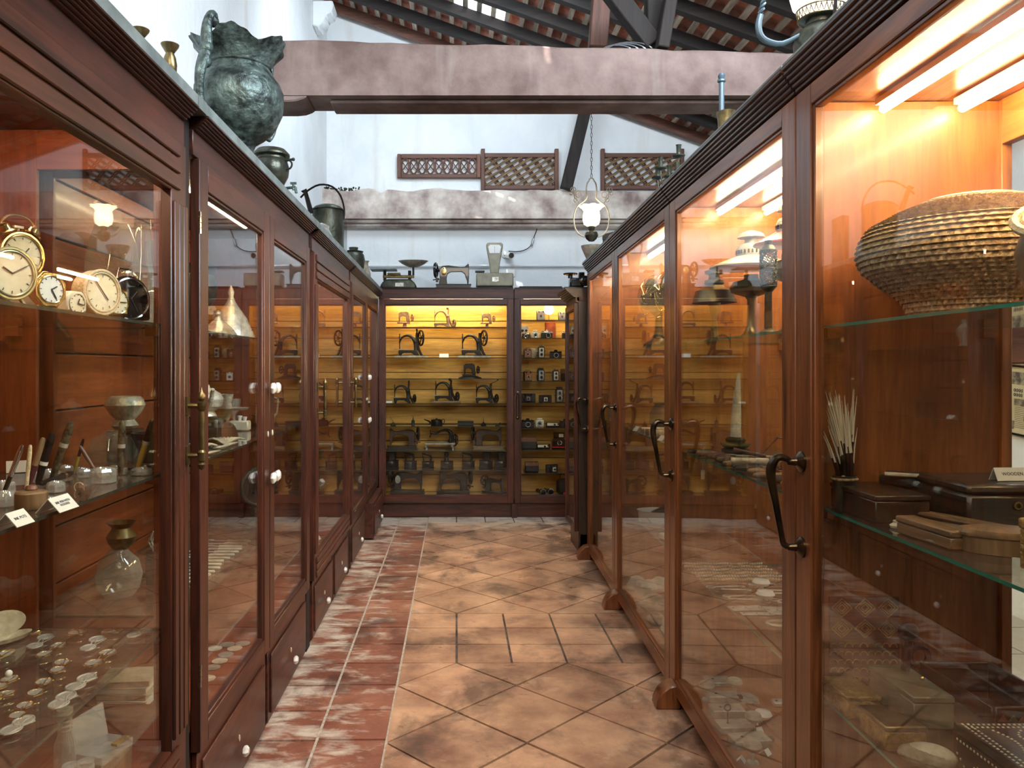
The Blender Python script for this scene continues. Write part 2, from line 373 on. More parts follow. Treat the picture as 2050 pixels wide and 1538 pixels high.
# ================================================================ THE SETTING
def struct(name, m, mt, parent=None, **k):
    o = ob(name, m, mt, parent, **k)
    if not parent: o['kind'] = 'structure'
    return o
floor = struct('floor', MB().box(-1.6, 3.7, -2.2, 9.1, -.12, -.009), GROUT)
wl = struct('wall_left', MB().box(-1.65, -1.5, -2.2, 9.15, -.12, 6.1), WALL)
wb = struct('wall_back', MB().box(-1.5, 3.75, 9.0, 9.15, -.12, 6.1), WALL)
wf = struct('wall_front', MB(True).box(-1.5, 3.6, -2.35, -2.2, -.12, 6.1), WX)  # unseen end wall, added in dark timber to keep haze off the panes
wr = struct('wall_right', MB().box(3.6, 3.75, -2.2, 9.0, -.12, 4.6), WALL)
def clip(poly, x0, x1, y0, y1):
    for ax, lim, sgn in ((0, x0, 1), (0, x1, -1), (1, y0, 1), (1, y1, -1)):
        out = []
        for i in range(len(poly)):
            a, b = poly[i], poly[(i+1) % len(poly)]
            ia, ib = (a[ax]-lim)*sgn >= 0, (b[ax]-lim)*sgn >= 0
            if ia: out.append(a)
            if ia != ib:
                t = (lim-a[ax])/(b[ax]-a[ax]); out.append((a[0]+(b[0]-a[0])*t, a[1]+(b[1]-a[1])*t))
        poly = out
        if not poly: return []
    return poly
def tile(poly, mt):
    if len(poly) < 3: return
    A = abs(sum(poly[i][0]*poly[(i+1) % len(poly)][1]-poly[(i+1) % len(poly)][0]*poly[i][1] for i in range(len(poly))))/2
    if A < .002: return
    cx_ = sum(p[0] for p in poly)/len(poly); cy_ = sum(p[1] for p in poly)/len(poly)
    q = []
    for p in poly:
        d = Vector((p[0]-cx_, p[1]-cy_)); l = d.length; k = max(.5, 1-.0085/l); q.append((cx_+d.x*k, cy_+d.y*k))
    h = random.uniform(-.0012, .001)
    o = ob('tile', MB().prism(q[::-1], -.01, h, 'z'), mt, floor, smooth=0); return o
G = .29
MORT = mat('pale_mortar', (.45, .38, .31), .9, 0, (.66, .60, .52), 30)
for xm_ in (-.30, -.60): ob('mortar_line', MB().box(xm_-.0055, xm_+.0055, 2.8, 8.32, -.012, -.0006), MORT, floor)
rows0 = 4.22
for c in range(-3, -1):
    for r in range(-5, 15):
        y = rows0+r*G+(.0 if c == -2 else -.01)
        tile(clip([(c*.3, y), (c*.3+.3, y), (c*.3+.3, y+G), (c*.3, y+G)], -.86, 9, 2.8, 8.32), TILER)
for c in range(-1, 5):
    for r in list(range(0, 3)):
        y = rows0+r*.283
        tile([(c*.3, y), (c*.3+.3, y), (c*.3+.3, y+.283), (c*.3, y+.283)], TILEO)
    tile([(c*.3, 8.05), (c*.3+.3, 8.05), (c*.3+.3, 8.34), (c*.3, 8.34)], TILER)
for (ya, yb, oy) in ((2.8, 4.22, 4.22), (5.07, 8.05, 5.07)):
    for i in range(-6, 7):
        for j in range(-12, 13):
            cx_ = i*.3; cy_ = oy + j*.3
            if (i+j) % 2 == 0: continue
            tile(clip([(cx_-.3, cy_), (cx_, cy_-.3), (cx_+.3, cy_), (cx_, cy_+.3)], -.3, 1.5, ya, yb), TILEO)
for i in range(5):
    for j in range(13):
        x, y = 1.5+i*.42, 3.0+j*.45
        tile([(x, y), (x+.42, y), (x+.42, y+.45), (x, y+.45)], TILEG)
# roof -----------------------------------------------------------
fm, nt_, b_, N_, L_k = newmat('frosted_glass_tile'); nt_.nodes.remove(b_); tr_ = N_('ShaderNodeBsdfTranslucent'); tr_.inputs[0].default_value = (.9, .95, 1, 1); L_k(tr_.outputs[0], nt_.nodes['Material Output'].inputs[0]); FROST = fm
RM = T(-1.5, 0, 5.68) @ ry(math.degrees(math.atan(.357)))
_p = Vector((.537, 4.55, 3.36)); _i = RM.inverted(); _a = _i @ _p; _b = _i @ (_p+SUN); _t = (.207-_a.z)/(_b.z-_a.z); _h = _a+(_b-_a)*_t; su, sy = _h.x, min(max(_h.y, 3.68), 3.72)
ceil = struct('ceiling', MB().box(-.2, 5.9, -2.2, 3.60, .2, .215).box(-.2, 5.9, 3.80, 7.35, .2, .215).box(-.2, 5.9, 8.05, 9.1, .2, .215)
    .box(-.2, 1.45, 7.35, 8.05, .2, .215).box(2.1, 5.9, 7.35, 8.05, .2, .215)
    .box(-.2, su-.022, 3.6, 3.8, .2, .215).box(su+.022, 5.9, 3.6, 3.8, .2, .215).box(su-.022, su+.022, 3.6, sy-.075, .2, .215).box(su-.022, su+.022, sy+.075, 3.8, .2, .215).xf(RM), WD[1])
for k in range(16):
    y = 8.86-.5*k
    ob('rafter', MB().box(-.1, 5.7, y-.04, y+.04, 0, .10).xf(RM), WD[1] if k else WX[1], ceil)
for k in range(39):
    u = .02+k*.148
    ob('batten', MB().box(u-.025, u+.025, 4.4, 8.98, .10, .128).xf(RM), WG[2], ceil)
tm = MB()
for i in range(5):
    a = math.pi*(.12+.76*i/4); x = -.08*math.cos(a); z = .035*math.sin(a)
    tm.v += [(x, -.115, z+.016), (x, .115, z), (x*.9, -.115, z+.002), (x*.9, .115, z-.014)]
for i in range(4):
    a, b = i*4, i*4+4
    tm.f += [[a, b, b+1, a+1], [a+2, a+3, b+3, b+2], [a, a+2, b+2, b], [a+1, b+1, b+3, a+3]]; tm.m += [0]*4
tiles = []
for k in range(38):
    for j in range(26):
        u = .094+k*.148; y = 9.0-.1-j*.185
        c = RM @ Vector((u, y, .13))
        px, py = CX+c.x*F/c.y, CY-(c.z-EYE)*F/c.y
        if 1.45 < u < 2.1 and 7.35 < y < 8.05:
            o = ob('glass_tile', MB().add([RM @ Vector(q) for q in ((u-.07, y-.09, .15), (u+.07, y-.09, .15), (u+.07, y+.09, .14), (u-.07, y+.09, .14))], [(0, 1, 2, 3)]), FROST, ceil); md = o.modifiers.new('t', 'SOLIDIFY'); md.thickness = .006; continue
        vis = -5 < py < 290 and px > 640 and not (105 < py < 222)
        tiles.append((0 if vis else 1, -1/c.y, u, y))
tiles.sort(); proto = None; rest = MB()
for n, (v, _, u, y) in enumerate(tiles):
    M = RM @ T(u, y, .13+random.uniform(0, .01)) @ rz(random.uniform(-3, 3))
    if n < 295 and v == 0:
        if not proto: proto = ob('roof_tile', tm, ROOFT, ceil); o = proto
        else: o = proto.copy(); COL.objects.link(o)
        o.matrix_local = M
    else: rest.add([M @ Vector(q) for q in tm.v], tm.f)
o = ob('roof_tiling', rest, ROOFT, ceil); o['kind'] = 'stuff'
def beam_between(name, a, b, w_, d, mt, parent):
    a, b = Vector(a), Vector(b); n = (b-a).normalized(); s = n.cross(Vector((0,1,0))).normalized(); y = Vector((0, 1, 0))
    vs = [p+s*w_/2*i+y*d/2*j for p in (a, b) for j in (-1, 1) for i in (-1, 1)]
    return ob(name, MB().add(vs, [(0,2,3,1), (4,5,7,6), (0,1,5,4), (2,6,7,3), (0,4,6,2), (1,3,7,5)]), mt, parent, bevel=.006)
beam_between('strut', P(1133, 379, 8.66), P(1230, -20, 8.66), .13, .1, WD[0], ceil)
beam_between('strut', P(1222, -20, 4.72), P(1306, 90, 4.72), .11, .1, WD[0], ceil)
beam_between('strut', P(1309, -20, 4.76), P(1309, 99, 4.76), .10, .1, WD[0], ceil)
beam_between('strut', P(1345, -20, 4.60), P(1325, 99, 4.60), .07, .09, WD[0], ceil)
beam_between('strut', P(1205, -20, 5.2), P(1196, 98, 5.2), .12, .1, WX[0], ceil)
m = MB()
for i in range(4): m.ring((P(1235+i*9, 92, 4.68).x, 4.68, 3.50), .07+.012*i, .006, 'y', 18, 5, (1.3, .5))
ob('wire_coil', m, BLACK, ceil)
# beams ----------------------------------------------------------
def beam_mesh(x0, x1, y0, y1, zb, zt0, zt1, n=46, jag=.006, zt=None):
    m = MB(); vs = []; rnd = random.Random(4)
    for i in range(n+1):
        t = i/n; x = x0+(x1-x0)*t; z = zt0+(zt1-zt0)*t+rnd.uniform(-jag, jag)
        if zt: z += zt(x)
        vs += [(x, y0, zb), (x, y1, zb), (x, y1, z), (x, y0+.012, z), (x, y0, z-.014)]
    fs = [[0, 1, 2, 3, 4], [n*5+j for j in (4, 3, 2, 1, 0)]]
    for i in range(n):
        for j in range(5): fs.append([i*5+j, i*5+(j+1) % 5, i*5+5+(j+1) % 5, i*5+5+j][::-1])
    return m.add(vs, fs)
t1 = struct('trim_1', beam_mesh(-1.5, 3.6, 4.55, 4.83, 3.19, 3.53, 3.40), BEAMM)
tag(t1, 'mauve limewashed beam crossing the hall nearest, above the cabinets', None)
m = MB().box(-.75, 3.6, 4.615, 4.83, 3.168, 3.19)
m.prism([(-1.5, 3.155), (-.98, 3.155), (-.93, 3.16), (-.89, 3.175), (-.87, 3.19), (-1.5, 3.19)], 4.55, 4.83)
ob('soffit_moulding', m, BEAMM, t1, bevel=.008)
dip = lambda x: -.05*math.exp(-((x+.85)/.06)**2)-.015*math.sin(x*9)*(x < .3)
t2 = struct('trim_2', beam_mesh(-1.5, 3.6, 8.72, 9.0, 3.27, 3.60, 3.57, 70, .008, dip), BEAM2)
tag(t2, 'weathered mauve and white ledge beam on the back wall', None)
ob('soffit_moulding', MB().box(-1.3, 3.6, 8.78, 9.0, 3.235, 3.27).box(-1.3, 3.6, 8.84, 9.0, 3.20, 3.235), BEAM2, t2, bevel=.01)
m = MB()
for i in range(60):
    x = -1.49+.42*random.random()**1.6; m.ball((x, 8.75+random.random()*.12, 3.60+random.random()*.03), random.uniform(.006, .016), 5, 3)
o = ob('moss', m, MOSS, t2); o['kind'] = 'stuff'
co = ob('corbel', MB().prism([(-1.5, 5.16), (-1.44, 5.15), (-1.38, 5.2), (-1.36, 5.27), (-1.30, 5.30), (-1.28, 5.38), (-1.29, 5.42), (-1.5, 5.42)], 8.1, 8.35), WALL, wl, bevel=.01)
m = MB().tube([(-1.49, 8.965, 2.77), (3.55, 8.965, 2.77)], .012, 8)
ob('conduit', m, WALL, wb)
# ================================================================ CABINETS
def flute_frame(m, x0, x1, z0, z1, s, tr, br, y0, y1, flutes):
    m.box(x0, x0+s, y0, y1, z0, z1); m.box(x1-s, x1, y0, y1, z0, z1)
    m.box(x0+s, x1-s, y0, y1, z0, z0+br); m.box(x0+s, x1-s, y0, y1, z1-tr, z1)
    g = .007; yf = y0-.009
    if flutes:
        # raised fillets that leave dark flutes between them
        def strips(a, b, n): h = (b-a-(n+1)*g)/n; return [(a+g+i*(h+g), a+g+i*(h+g)+h) for i in range(n)]
        for (a, b) in strips(z1-tr, z1, 3): m.box(x0+s*.55, x1-s*.55, yf, y0+.001, a, b)
        for (a, b) in strips(z0, z0+br, 3): m.box(x0+s*.55, x1-s*.55, yf, y0+.001, a, b)
        for (a, b) in strips(x0, x0+s, 3): m.box(a, b, yf, y0+.001, z0+br*1.2, z1-tr*1.2)
        for (a, b) in strips(x1-s, x1, 3): m.box(a, b, yf, y0+.001, z0+br*1.2, z1-tr*1.2)
    else:
        b = .012
        m.box(x0+s-.001, x0+s+b, y0+.006, y1, z0+br, z1-tr); m.box(x1-s-b, x1-s+.001, y0+.006, y1, z0+br, z1-tr)
        m.box(x0+s+b, x1-s-b, y0+.006, y1, z0+br-.001, z0+br+b); m.box(x0+s+b, x1-s-b, y0+.006, y1, z1-tr-b, z1-tr+.001)
def knob(parent, x, y, z, r=.025):
    m = MB().lathe([(.009, 0), (.012, .004), (.007, .007), (.006, .014)], (0,0,0), 12, 'y')
    k = ob('knob', MB().lathe([(0, .040), (r*.55, .039), (r*.95, .031), (r, .025), (r*.85, .018), (r*.4, .013), (0, .012)], (0,0,0), 24, 'y',
        mod=lambda q, z_, a, i: q*(1+.10*math.cos(6*a))), PORC, parent)
    for i, v in enumerate(m.v): pass
    k.location = (x, y, z); k.rotation_euler = (0, 0, math.pi); return k
def bar_handle(parent, x, y, z0, z1):
    m = MB(); d = .045; zm = (z0+z1)/2
    for z in (z0+.045, z1-.045):
        m.box(x-.014, x+.014, y-.006, y, z-.028, z+.028); m.cyl((x, y, z), (x, y-d, z), .008, 10)
    prof = [(0, z0-.0), (.008, z0+.006), (.012, z0+.018), (.006, z0+.024), (.012, z0+.03), (.013, z0+.055), (.008, z0+.062), (.010, z0+.08), (.0085, zm), (.010, z1-.08),
            (.008, z1-.062), (.013, z1-.055), (.013, z1-.035), (.006, z1-.03), (.012, z1-.024), (.012, z1-.014), (.004, z1-.002), (0, z1+.012)]
    m.lathe(prof, (x, y-d, 0), 14); return ob('handle', m, BRASS, parent)
def c_handle(parent, x, y, z0, z1):
    m = MB()
    for z in (z0, z1): m.lathe([(.030, 0), (.030, -.006), (.020, -.014), (.012, -.018), (.009, -.04)], (x, y, z), 18, 'y')
    pts = [(x, y-.03, z1), (x, y-.055, z1+.012), (x, y-.075, z1+.008), (x, y-.088, z1-.02), (x, y-.087, z1-.06), (x, y-.075, (z0+z1)/2), (x, y-.060, z0+.04), (x, y-.052, z0+.008), (x, y-.03, z0)]
    m.tube(pts, [.008, .010, .012, .014, .013, .010, .0085, .009, .008], 10); return ob('handle', m, HANDLE, parent)
def hinge(parent, x, y, z):
    m = MB()
    for i in range(4): m.cyl((x, y, z-.036+.018*i+.001), (x, y, z-.019+.018*i), .0055, 8)
    return ob('hinge', m, CHROME, parent)
def keyhole(parent, x, y, z, mt=None):
    return ob('keyhole', MB().ball((x, y, z), (.007, .004, .014), 10, 6), mt or IVORY, parent)
def pane(parent, x0, x1, y, z0, z1, name='pane', mt=None):
    return ob(name, MB().box(x0, x1, y, y+.004, z0, z1), mt or GLASS, parent, smooth=0)
def shelf(parent, x0, x1, y0, y1, z, name='shelf', em=None, gm=None):
    m = MB(); m.add([(x0,y0,z),(x1,y0,z),(x1,y1,z),(x0,y1,z),(x0,y0,z-.008),(x1,y0,z-.008),(x1,y1,z-.008),(x0,y1,z-.008)],
        [(0,1,2,3),(7,6,5,4)], 0).f
    n = 0
    m.f += [[0,4,5,1],[1,5,6,2],[2,6,7,3],[3,7,4,0]]; m.m += [1]*4
    return ob(name, m, [gm or SHELF, em or GEDGE], parent, smooth=0)
def cornice(parent, x0, x1, y, z0, z1, over, mt, name='cornice', rear=.1):
    n = 6; pts = [(y+rear, z0), (y, z0)]
    for i in range(n):
        t = (i+1)/n; yy = y-over*(t**.8); zz = z0+(z1-z0)*t
        pts += [(yy+.000, zz-(z1-z0)/n*.75), (yy, zz-(z1-z0)/n*.12), (yy+.004, zz)]
    pts += [(y-over, z1), (y+rear, z1)]
    return ob(name, MB(False).prism(pts, x0, x1, 'x', 1), mt, parent, smooth=20)
def cabinet(name, label, loc, rot, W, D, H=2.352, base=.36, dtop=2.27, doors=(), drawers=(), shelves=(), ends=('wood', 'wood'), back='planks',
            W3=None, WI3=None, corn=(.043, .060), frieze=True, tubes=(), tube_mat=None, pw=.2, top_lip=True, floor_z=None, cat='display cabinet', rot_deg=None, group=None, pd=0):
    W3 = W3 or WL; WI3 = WI3 or WI
    c = thing(name, label, cat, loc, rot, group)
    fz = base if floor_z is None else floor_z
    A = lambda: MB(True)
    ob('bottom', A().box(.012, W-.012, .012, D-.02, fz-.02, fz), WI3, c)
    ob('top', A().box(0, W, .0, D, H-.03, H), W3, c)
    if drawers or base > .2:
        ob('base', A().box(.0, W, .016, D, .0, fz-.022), W3, c)
    else:
        ob('base', A().box(.0, W, .03, D-.03, .0, min(base, fz-.022)), W3, c)
    # ends
    for s, kind in zip((0, 1), ends):
        x0, x1 = (0, .018) if s == 0 else (W-.018, W)
        if kind == 'wood': ob('side_panel', A().box(x0, x1, .012, D, fz-.018, H-.032), [WI3[0]]*3 if WI3 is WI else WI3, c)
        elif kind == 'dark': ob('side_panel', A().box(x0, x1, .012, D, 0.0, H-.032), WB, c)
        elif kind == 'glazed':
            m = A(); m.box(x0, x1, .012, .075, fz, H-.03); m.box(x0, x1, D-.13, D, fz, H-.03)
            m.box(x0, x1, .075, D-.13, fz, fz+.08); m.box(x0, x1, .075, D-.13, 2.2, H-.03)
            p = ob('side_panel', m, WI3, c, bevel=.002)
            ob('pane', MB().box((x0+x1)/2-.002, (x0+x1)/2+.002, .07, D-.125, fz+.075, 2.205), GLASS, p, smooth=0)
    # back
    if back == 'planks':
        z = fz
        while z < H-.05:
            z2 = min(z+pw, H-.034)
            ob('plank', A().box(.02, W-.02, D-.018, D-.002, z+.003, z2-.003), WP if WI3 is WP else WI3, c, bevel=.003); z = z2
        ob('back_board', A().box(.0, W, D-.002, D+.01, fz, H-.03), WD, c)
    elif back == 'glass':
        m = A(); m.box(0, .03, D-.03, D, fz, H-.03); m.box(W-.03, W, D-.03, D, fz, H-.03)
        m.box(.03, W-.03, D-.03, D, fz, fz+.10); m.box(.03, W-.03, D-.03, D, H-.16, H-.03)
        p = ob('back_frame', m, WI3, c, bevel=.002); ob('pane', MB().box(.028, W-.028, D-.017, D-.013, fz+.09, H-.15), GLASS, p, smooth=0)
    if frieze: ob('frieze', A().box(0, W, -.012, .02, dtop+.003, H-.0), W3, c, bevel=.002)
    if corn:
        cornice(c, 0.004, W-.004, -.012, H, H+corn[0], corn[1]-.012, WC)
    for d in doors:
        x0, x1, style = d['x'][0], d['x'][1], d.get('style', 'plain')
        s = d.get('s', .085); tr, br = d.get('tr', .09), d.get('br', .07); z0 = d.get('z0', base+.003)
        m = A(); flute_frame(m, x0+.002, x1-.002, z0, dtop, s, tr, br, -.022, .010, style == 'flute')
        do = ob('door', m, W3, c, bevel=.003)
        pane(do, x0+s-.01, x1-s+.01, -.006, z0+br-.01, dtop-tr+.01)
        for (kx, kz) in d.get('knobs', ()): knob(do, kx, -.022, kz)
        for (kx, a, b) in d.get('bars', ()): bar_handle(do, kx, -.031 if style == 'flute' else -.022, a, b)
        for (kx, a, b) in d.get('cs', ()): c_handle(do, kx, -.022, a, b)
        for (kx, kz) in d.get('hinges', ()): hinge(do, kx, -.03, kz)
        for (kx, kz) in d.get('keys', ()): keyhole(do, kx, -.024, kz)
    for q in drawers:
        x0, x1, op = q
        m = A().box(x0, x1, -.006-op, .014, .02, base-.01)
        m.box(x0+.035, x1-.035, -.016-op, -.006-op, .05, base-.045)
        dr = ob('drawer', m, W3, c, bevel=.003)
        xm = (x0+x1)/2; knob(dr, xm, -.016-op, .14, .019); keyhole(dr, xm, -.018-op, .19)
        if op > .01: ob('drawer_side', A().box(x0+.02, x0+.03, -op, .01, .04, base-.06).box(x1-.03, x1-.02, -op, .01, .04, base-.06), WI3, dr)
    for z in shelves:
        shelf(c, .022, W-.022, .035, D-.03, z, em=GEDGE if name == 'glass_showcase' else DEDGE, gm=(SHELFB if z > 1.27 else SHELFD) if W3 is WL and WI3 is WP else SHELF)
        for xx in (.02, W-.045):
            for yy in (.05, D-.09): ob('shelf_bracket', A().box(xx, xx+.025, yy, yy+.04, z-.035, z-.009), WI3, c)
    for (x0, x1, y, z) in tubes:
        f = ob('light_fitting', MB().box(x0, x1, y-.018, y+.018, z+.013, z+.030), PORC, c)
        ob('fluorescent_tube', MB().cyl((x0+.01, y, z), (x1-.01, y, z), .012, 10), tube_mat or TUBE, f)
    if top_lip: ob('top_board', A().box(0.002, W-.002, -.056, D, H+(corn[0] if corn else 0)+.0, H+(corn[0] if corn else 0)+.040), ZINC, c, bevel=.003)
    return c
XF = -.844
y1, y2, y3, y4, y5 = .62, 2.38, 4.48, 6.10, 8.27
cab1 = cabinet('display_cabinet', 'nearest left hand mahogany cabinet with fluted door holding clocks, pens and spectacles', (XF, y1, 0), 90, y2-y1, .56, floor_z=.45,
    doors=[dict(x=(.06, y2-y1-.01), style='flute', s=.12, tr=.155, br=.13, bars=[(1.728, 1.29, 1.53)])],
    drawers=[(.1, .9, 0), (.93, 1.73, 0)], shelves=(.81, 1.285, 1.73), ends=('wood', 'glazed'), tubes=[(.25, 1.6, .24, 2.32)], tube_mat=TUBEL, WI3=WIR, group=None)
cab2 = cabinet('display_cabinet', 'left hand mahogany cabinet with paired white knobs between the two fluted ones', (XF, 2.46, 0), 90, 1.92, .56, floor_z=.45,
    doors=[dict(x=(.035, .965), knobs=[(.93, 1.51), (.93, 1.12)], hinges=[(.012, 2.06), (.012, .62)], keys=[(.93, 1.31)]),
           dict(x=(.97, 1.905), knobs=[(1.01, 1.51), (1.01, 1.12)], keys=[(1.01, 1.31)])],
    drawers=[(.06, .95, 0), (1.0, 1.86, 0)], shelves=(.81, 1.28, 1.73), ends=('glazed', 'wood'), tubes=[(.42, 1.55, .24, 2.325)], tube_mat=TUBEL, WI3=WIR)
cab3 = cabinet('display_cabinet', 'left hand mahogany cabinet with fluted door and two bar handles, third from the front', (XF, y3, 0), 90, 1.54, .56, floor_z=.45,
    doors=[dict(x=(.02, 1.52), style='flute', s=.10, tr=.155, br=.13, bars=[(.075, 1.29, 1.53), (1.46, 1.29, 1.53)])],
    drawers=[(.06, .75, 0), (.8, 1.49, 0)], shelves=(.81, 1.28, 1.73), tubes=[(.2, 1.4, .24, 2.31)], tube_mat=TUBEL, WI3=WIR)
cab4 = cabinet('display_cabinet', 'farthest left hand mahogany cabinet with white knobs and one drawer pulled open', (XF, y4, 0), 90, y5-y4, .56, floor_z=.45,
    doors=[dict(x=(.03, 1.04), knobs=[(1.0, 1.51), (1.0, 1.12)], keys=[(1.0, 1.31)]), dict(x=(1.045, 2.06), knobs=[(1.085, 1.51), (1.085, 1.12)], keys=[(1.085, 1.31)])],
    drawers=[(.06, .98, 0), (1.1, 2.0, .07)], shelves=(.81, 1.28, 1.73), tubes=[(.3, 1.7, .24, 2.31)], tube_mat=TUBEL, WI3=WIR)
for cc_, wgap, x0_ in ((cab2, .08, -.08), (cab3, .10, -.10), (cab4, .08, -.08)):
    ob('gap_shade_strip', MB(True).box(x0_+.001, -.001, .0, .02, 0, 2.39), WD, cc_)  # dark strip put in for the black shade of the open gap
    ob('top_board', MB(True).box(x0_+.001, .001, -.056, .56, 2.396, 2.434), ZINC, cc_)
# back wall cabinets
SB = [(y-CY) for y in (655, 716, 758, 807, 853, 902, 940.5)]
zb = [EYE-d*8.40/F for d in SB]
cb1 = cabinet('display_cabinet', 'wide cabinet across the far end full of antique sewing machines and irons', (-.83, 8.32, 0), 0, 1.44, .38, H=2.44, base=.15, dtop=2.33, floor_z=.215,
    doors=[dict(x=(.0, 1.44), s=.062, tr=.06, br=.075, z0=.155)], shelves=zb, tube_mat=TUBEB, tubes=[(.10, 1.34, .12, 2.335)], W3=WL, WI3=WP, corn=(.012, .03), back='planks', pw=.19, top_lip=False)
SR = [(y-CY) for y in (641, 677, 717, 763, 806, 856.5, 900, 946.6)]
zr_ = [EYE-d*8.40/F for d in SR]
cb2 = cabinet('display_cabinet', 'narrower far end cabinet full of old cameras, right of the sewing machines', (.615, 8.32, 0), 0, 1.1, .38, H=2.44, base=.15, dtop=2.33, floor_z=.215,
    doors=[dict(x=(.0, 1.1), s=.062, tr=.06, br=.075, z0=.155)], shelves=zr_, tube_mat=TUBEB, tubes=[(.10, .95, .12, 2.335)], W3=WL, WI3=WP, corn=(.012, .03), back='planks', pw=.19, top_lip=False)
dr = [o for o in cb2.children if o.name.startswith('door')][0]
m = MB(); hx = .035
for z in (1.06, 1.33): m.lathe([(.017, 0), (.015, -.006), (.006, -.008)], (hx, -.022, z), 14, 'y')
m.tube([(hx-.012, -.03, 1.06), (hx-.014, -.045, 1.10), (hx-.012, -.045, 1.29), (hx, -.04, 1.345), (hx+.012, -.045, 1.29), (hx+.014, -.045, 1.10), (hx+.012, -.03, 1.06)], .005, 8)
ob('handle', m, HANDLE, dr)
ob('foot', MB(True).box(-.03, .03, -.03, .0, 0, .15), WL, cb2, bevel=.004)
# right hand showcases: the run is turned 1.47 degrees from the left one
AR = math.degrees(math.atan(40/F)); ROT = -90-AR
def face(Y, off=0): return .955+.0256*Y+off
def showcase(label, yn, yf, tubes=True, **k):
    L_ = (yf-yn)/math.cos(R(AR))
    tb = [(.05, L_-.05, .20, 2.335), (.05, L_-.05, .42, 2.335)] if tubes else []
    kk = dict(H=2.40, base=.05, dtop=2.395, floor_z=.11, doors=[dict(x=(0, L_), s=.10, tr=.06, br=.07, z0=.06, cs=[(.045, 1.085, 1.33)])],
        shelves=(.66, 1.20, 1.72), back='glass', W3=WR, WI3=WI, corn=(.075, .065), frieze=False, tubes=tb, top_lip=False)
    kk.update(k)
    c = cabinet('glass_showcase', label, (face(yf), yf, 0), ROT, L_, .58, **kk)
    ob('top_sheet', MB().box(.003, L_-.003, -.062, .56, 2.475, 2.487), ZINC, c, bevel=.002)
    return c
b1, b2, b3, b4, b5 = 6.58, 5.27, 3.77, 2.28, .80
sh4 = showcase('nearest right hand glass showcase with lidded basket and wooden boxes', b5, b4-.003)
sh3 = showcase('right hand glass showcase with shaded lamps, tools and keys, second from the front', b4, b3-.003)
sh2 = showcase('right hand glass showcase with wire fan guards above and pale rocks below', b3, b2-.003)
sh1 = showcase('farthest right hand glass showcase beside the narrow dark cabinet', b2, b1-.003, tubes=True)
for o, n in ((sh3, 1), (sh2, 1), (sh1, 1)):
    L_ = None
for i, (par, xx) in enumerate(((sh3, .03), (sh2, .03), (sh1, .0))):
    pts = [(0, 0), (-.115, 0), (-.11, .035), (-.09, .075), (-.055, .105), (0, .12)]
    ob('foot', MB().prism([(p[0]-.0, p[1]) for p in pts], xx, xx+.10, 'x', 0), WR, par, bevel=.006)
nar = cabinet('narrow_cabinet', 'narrow dark cabinet with steep cornice standing behind the right hand showcases', (face(6.62)-.10, 7.20, 0), -90, .57, .42, H=2.20, base=.20, dtop=2.15,
    doors=[dict(x=(0, .57), s=.04, tr=.05, br=.03)], shelves=(.8, 1.3, 1.75), ends=('wood', 'dark'), back='planks', W3=WL, corn=(.075, .10), frieze=True, top_lip=False, cat='cabinet')
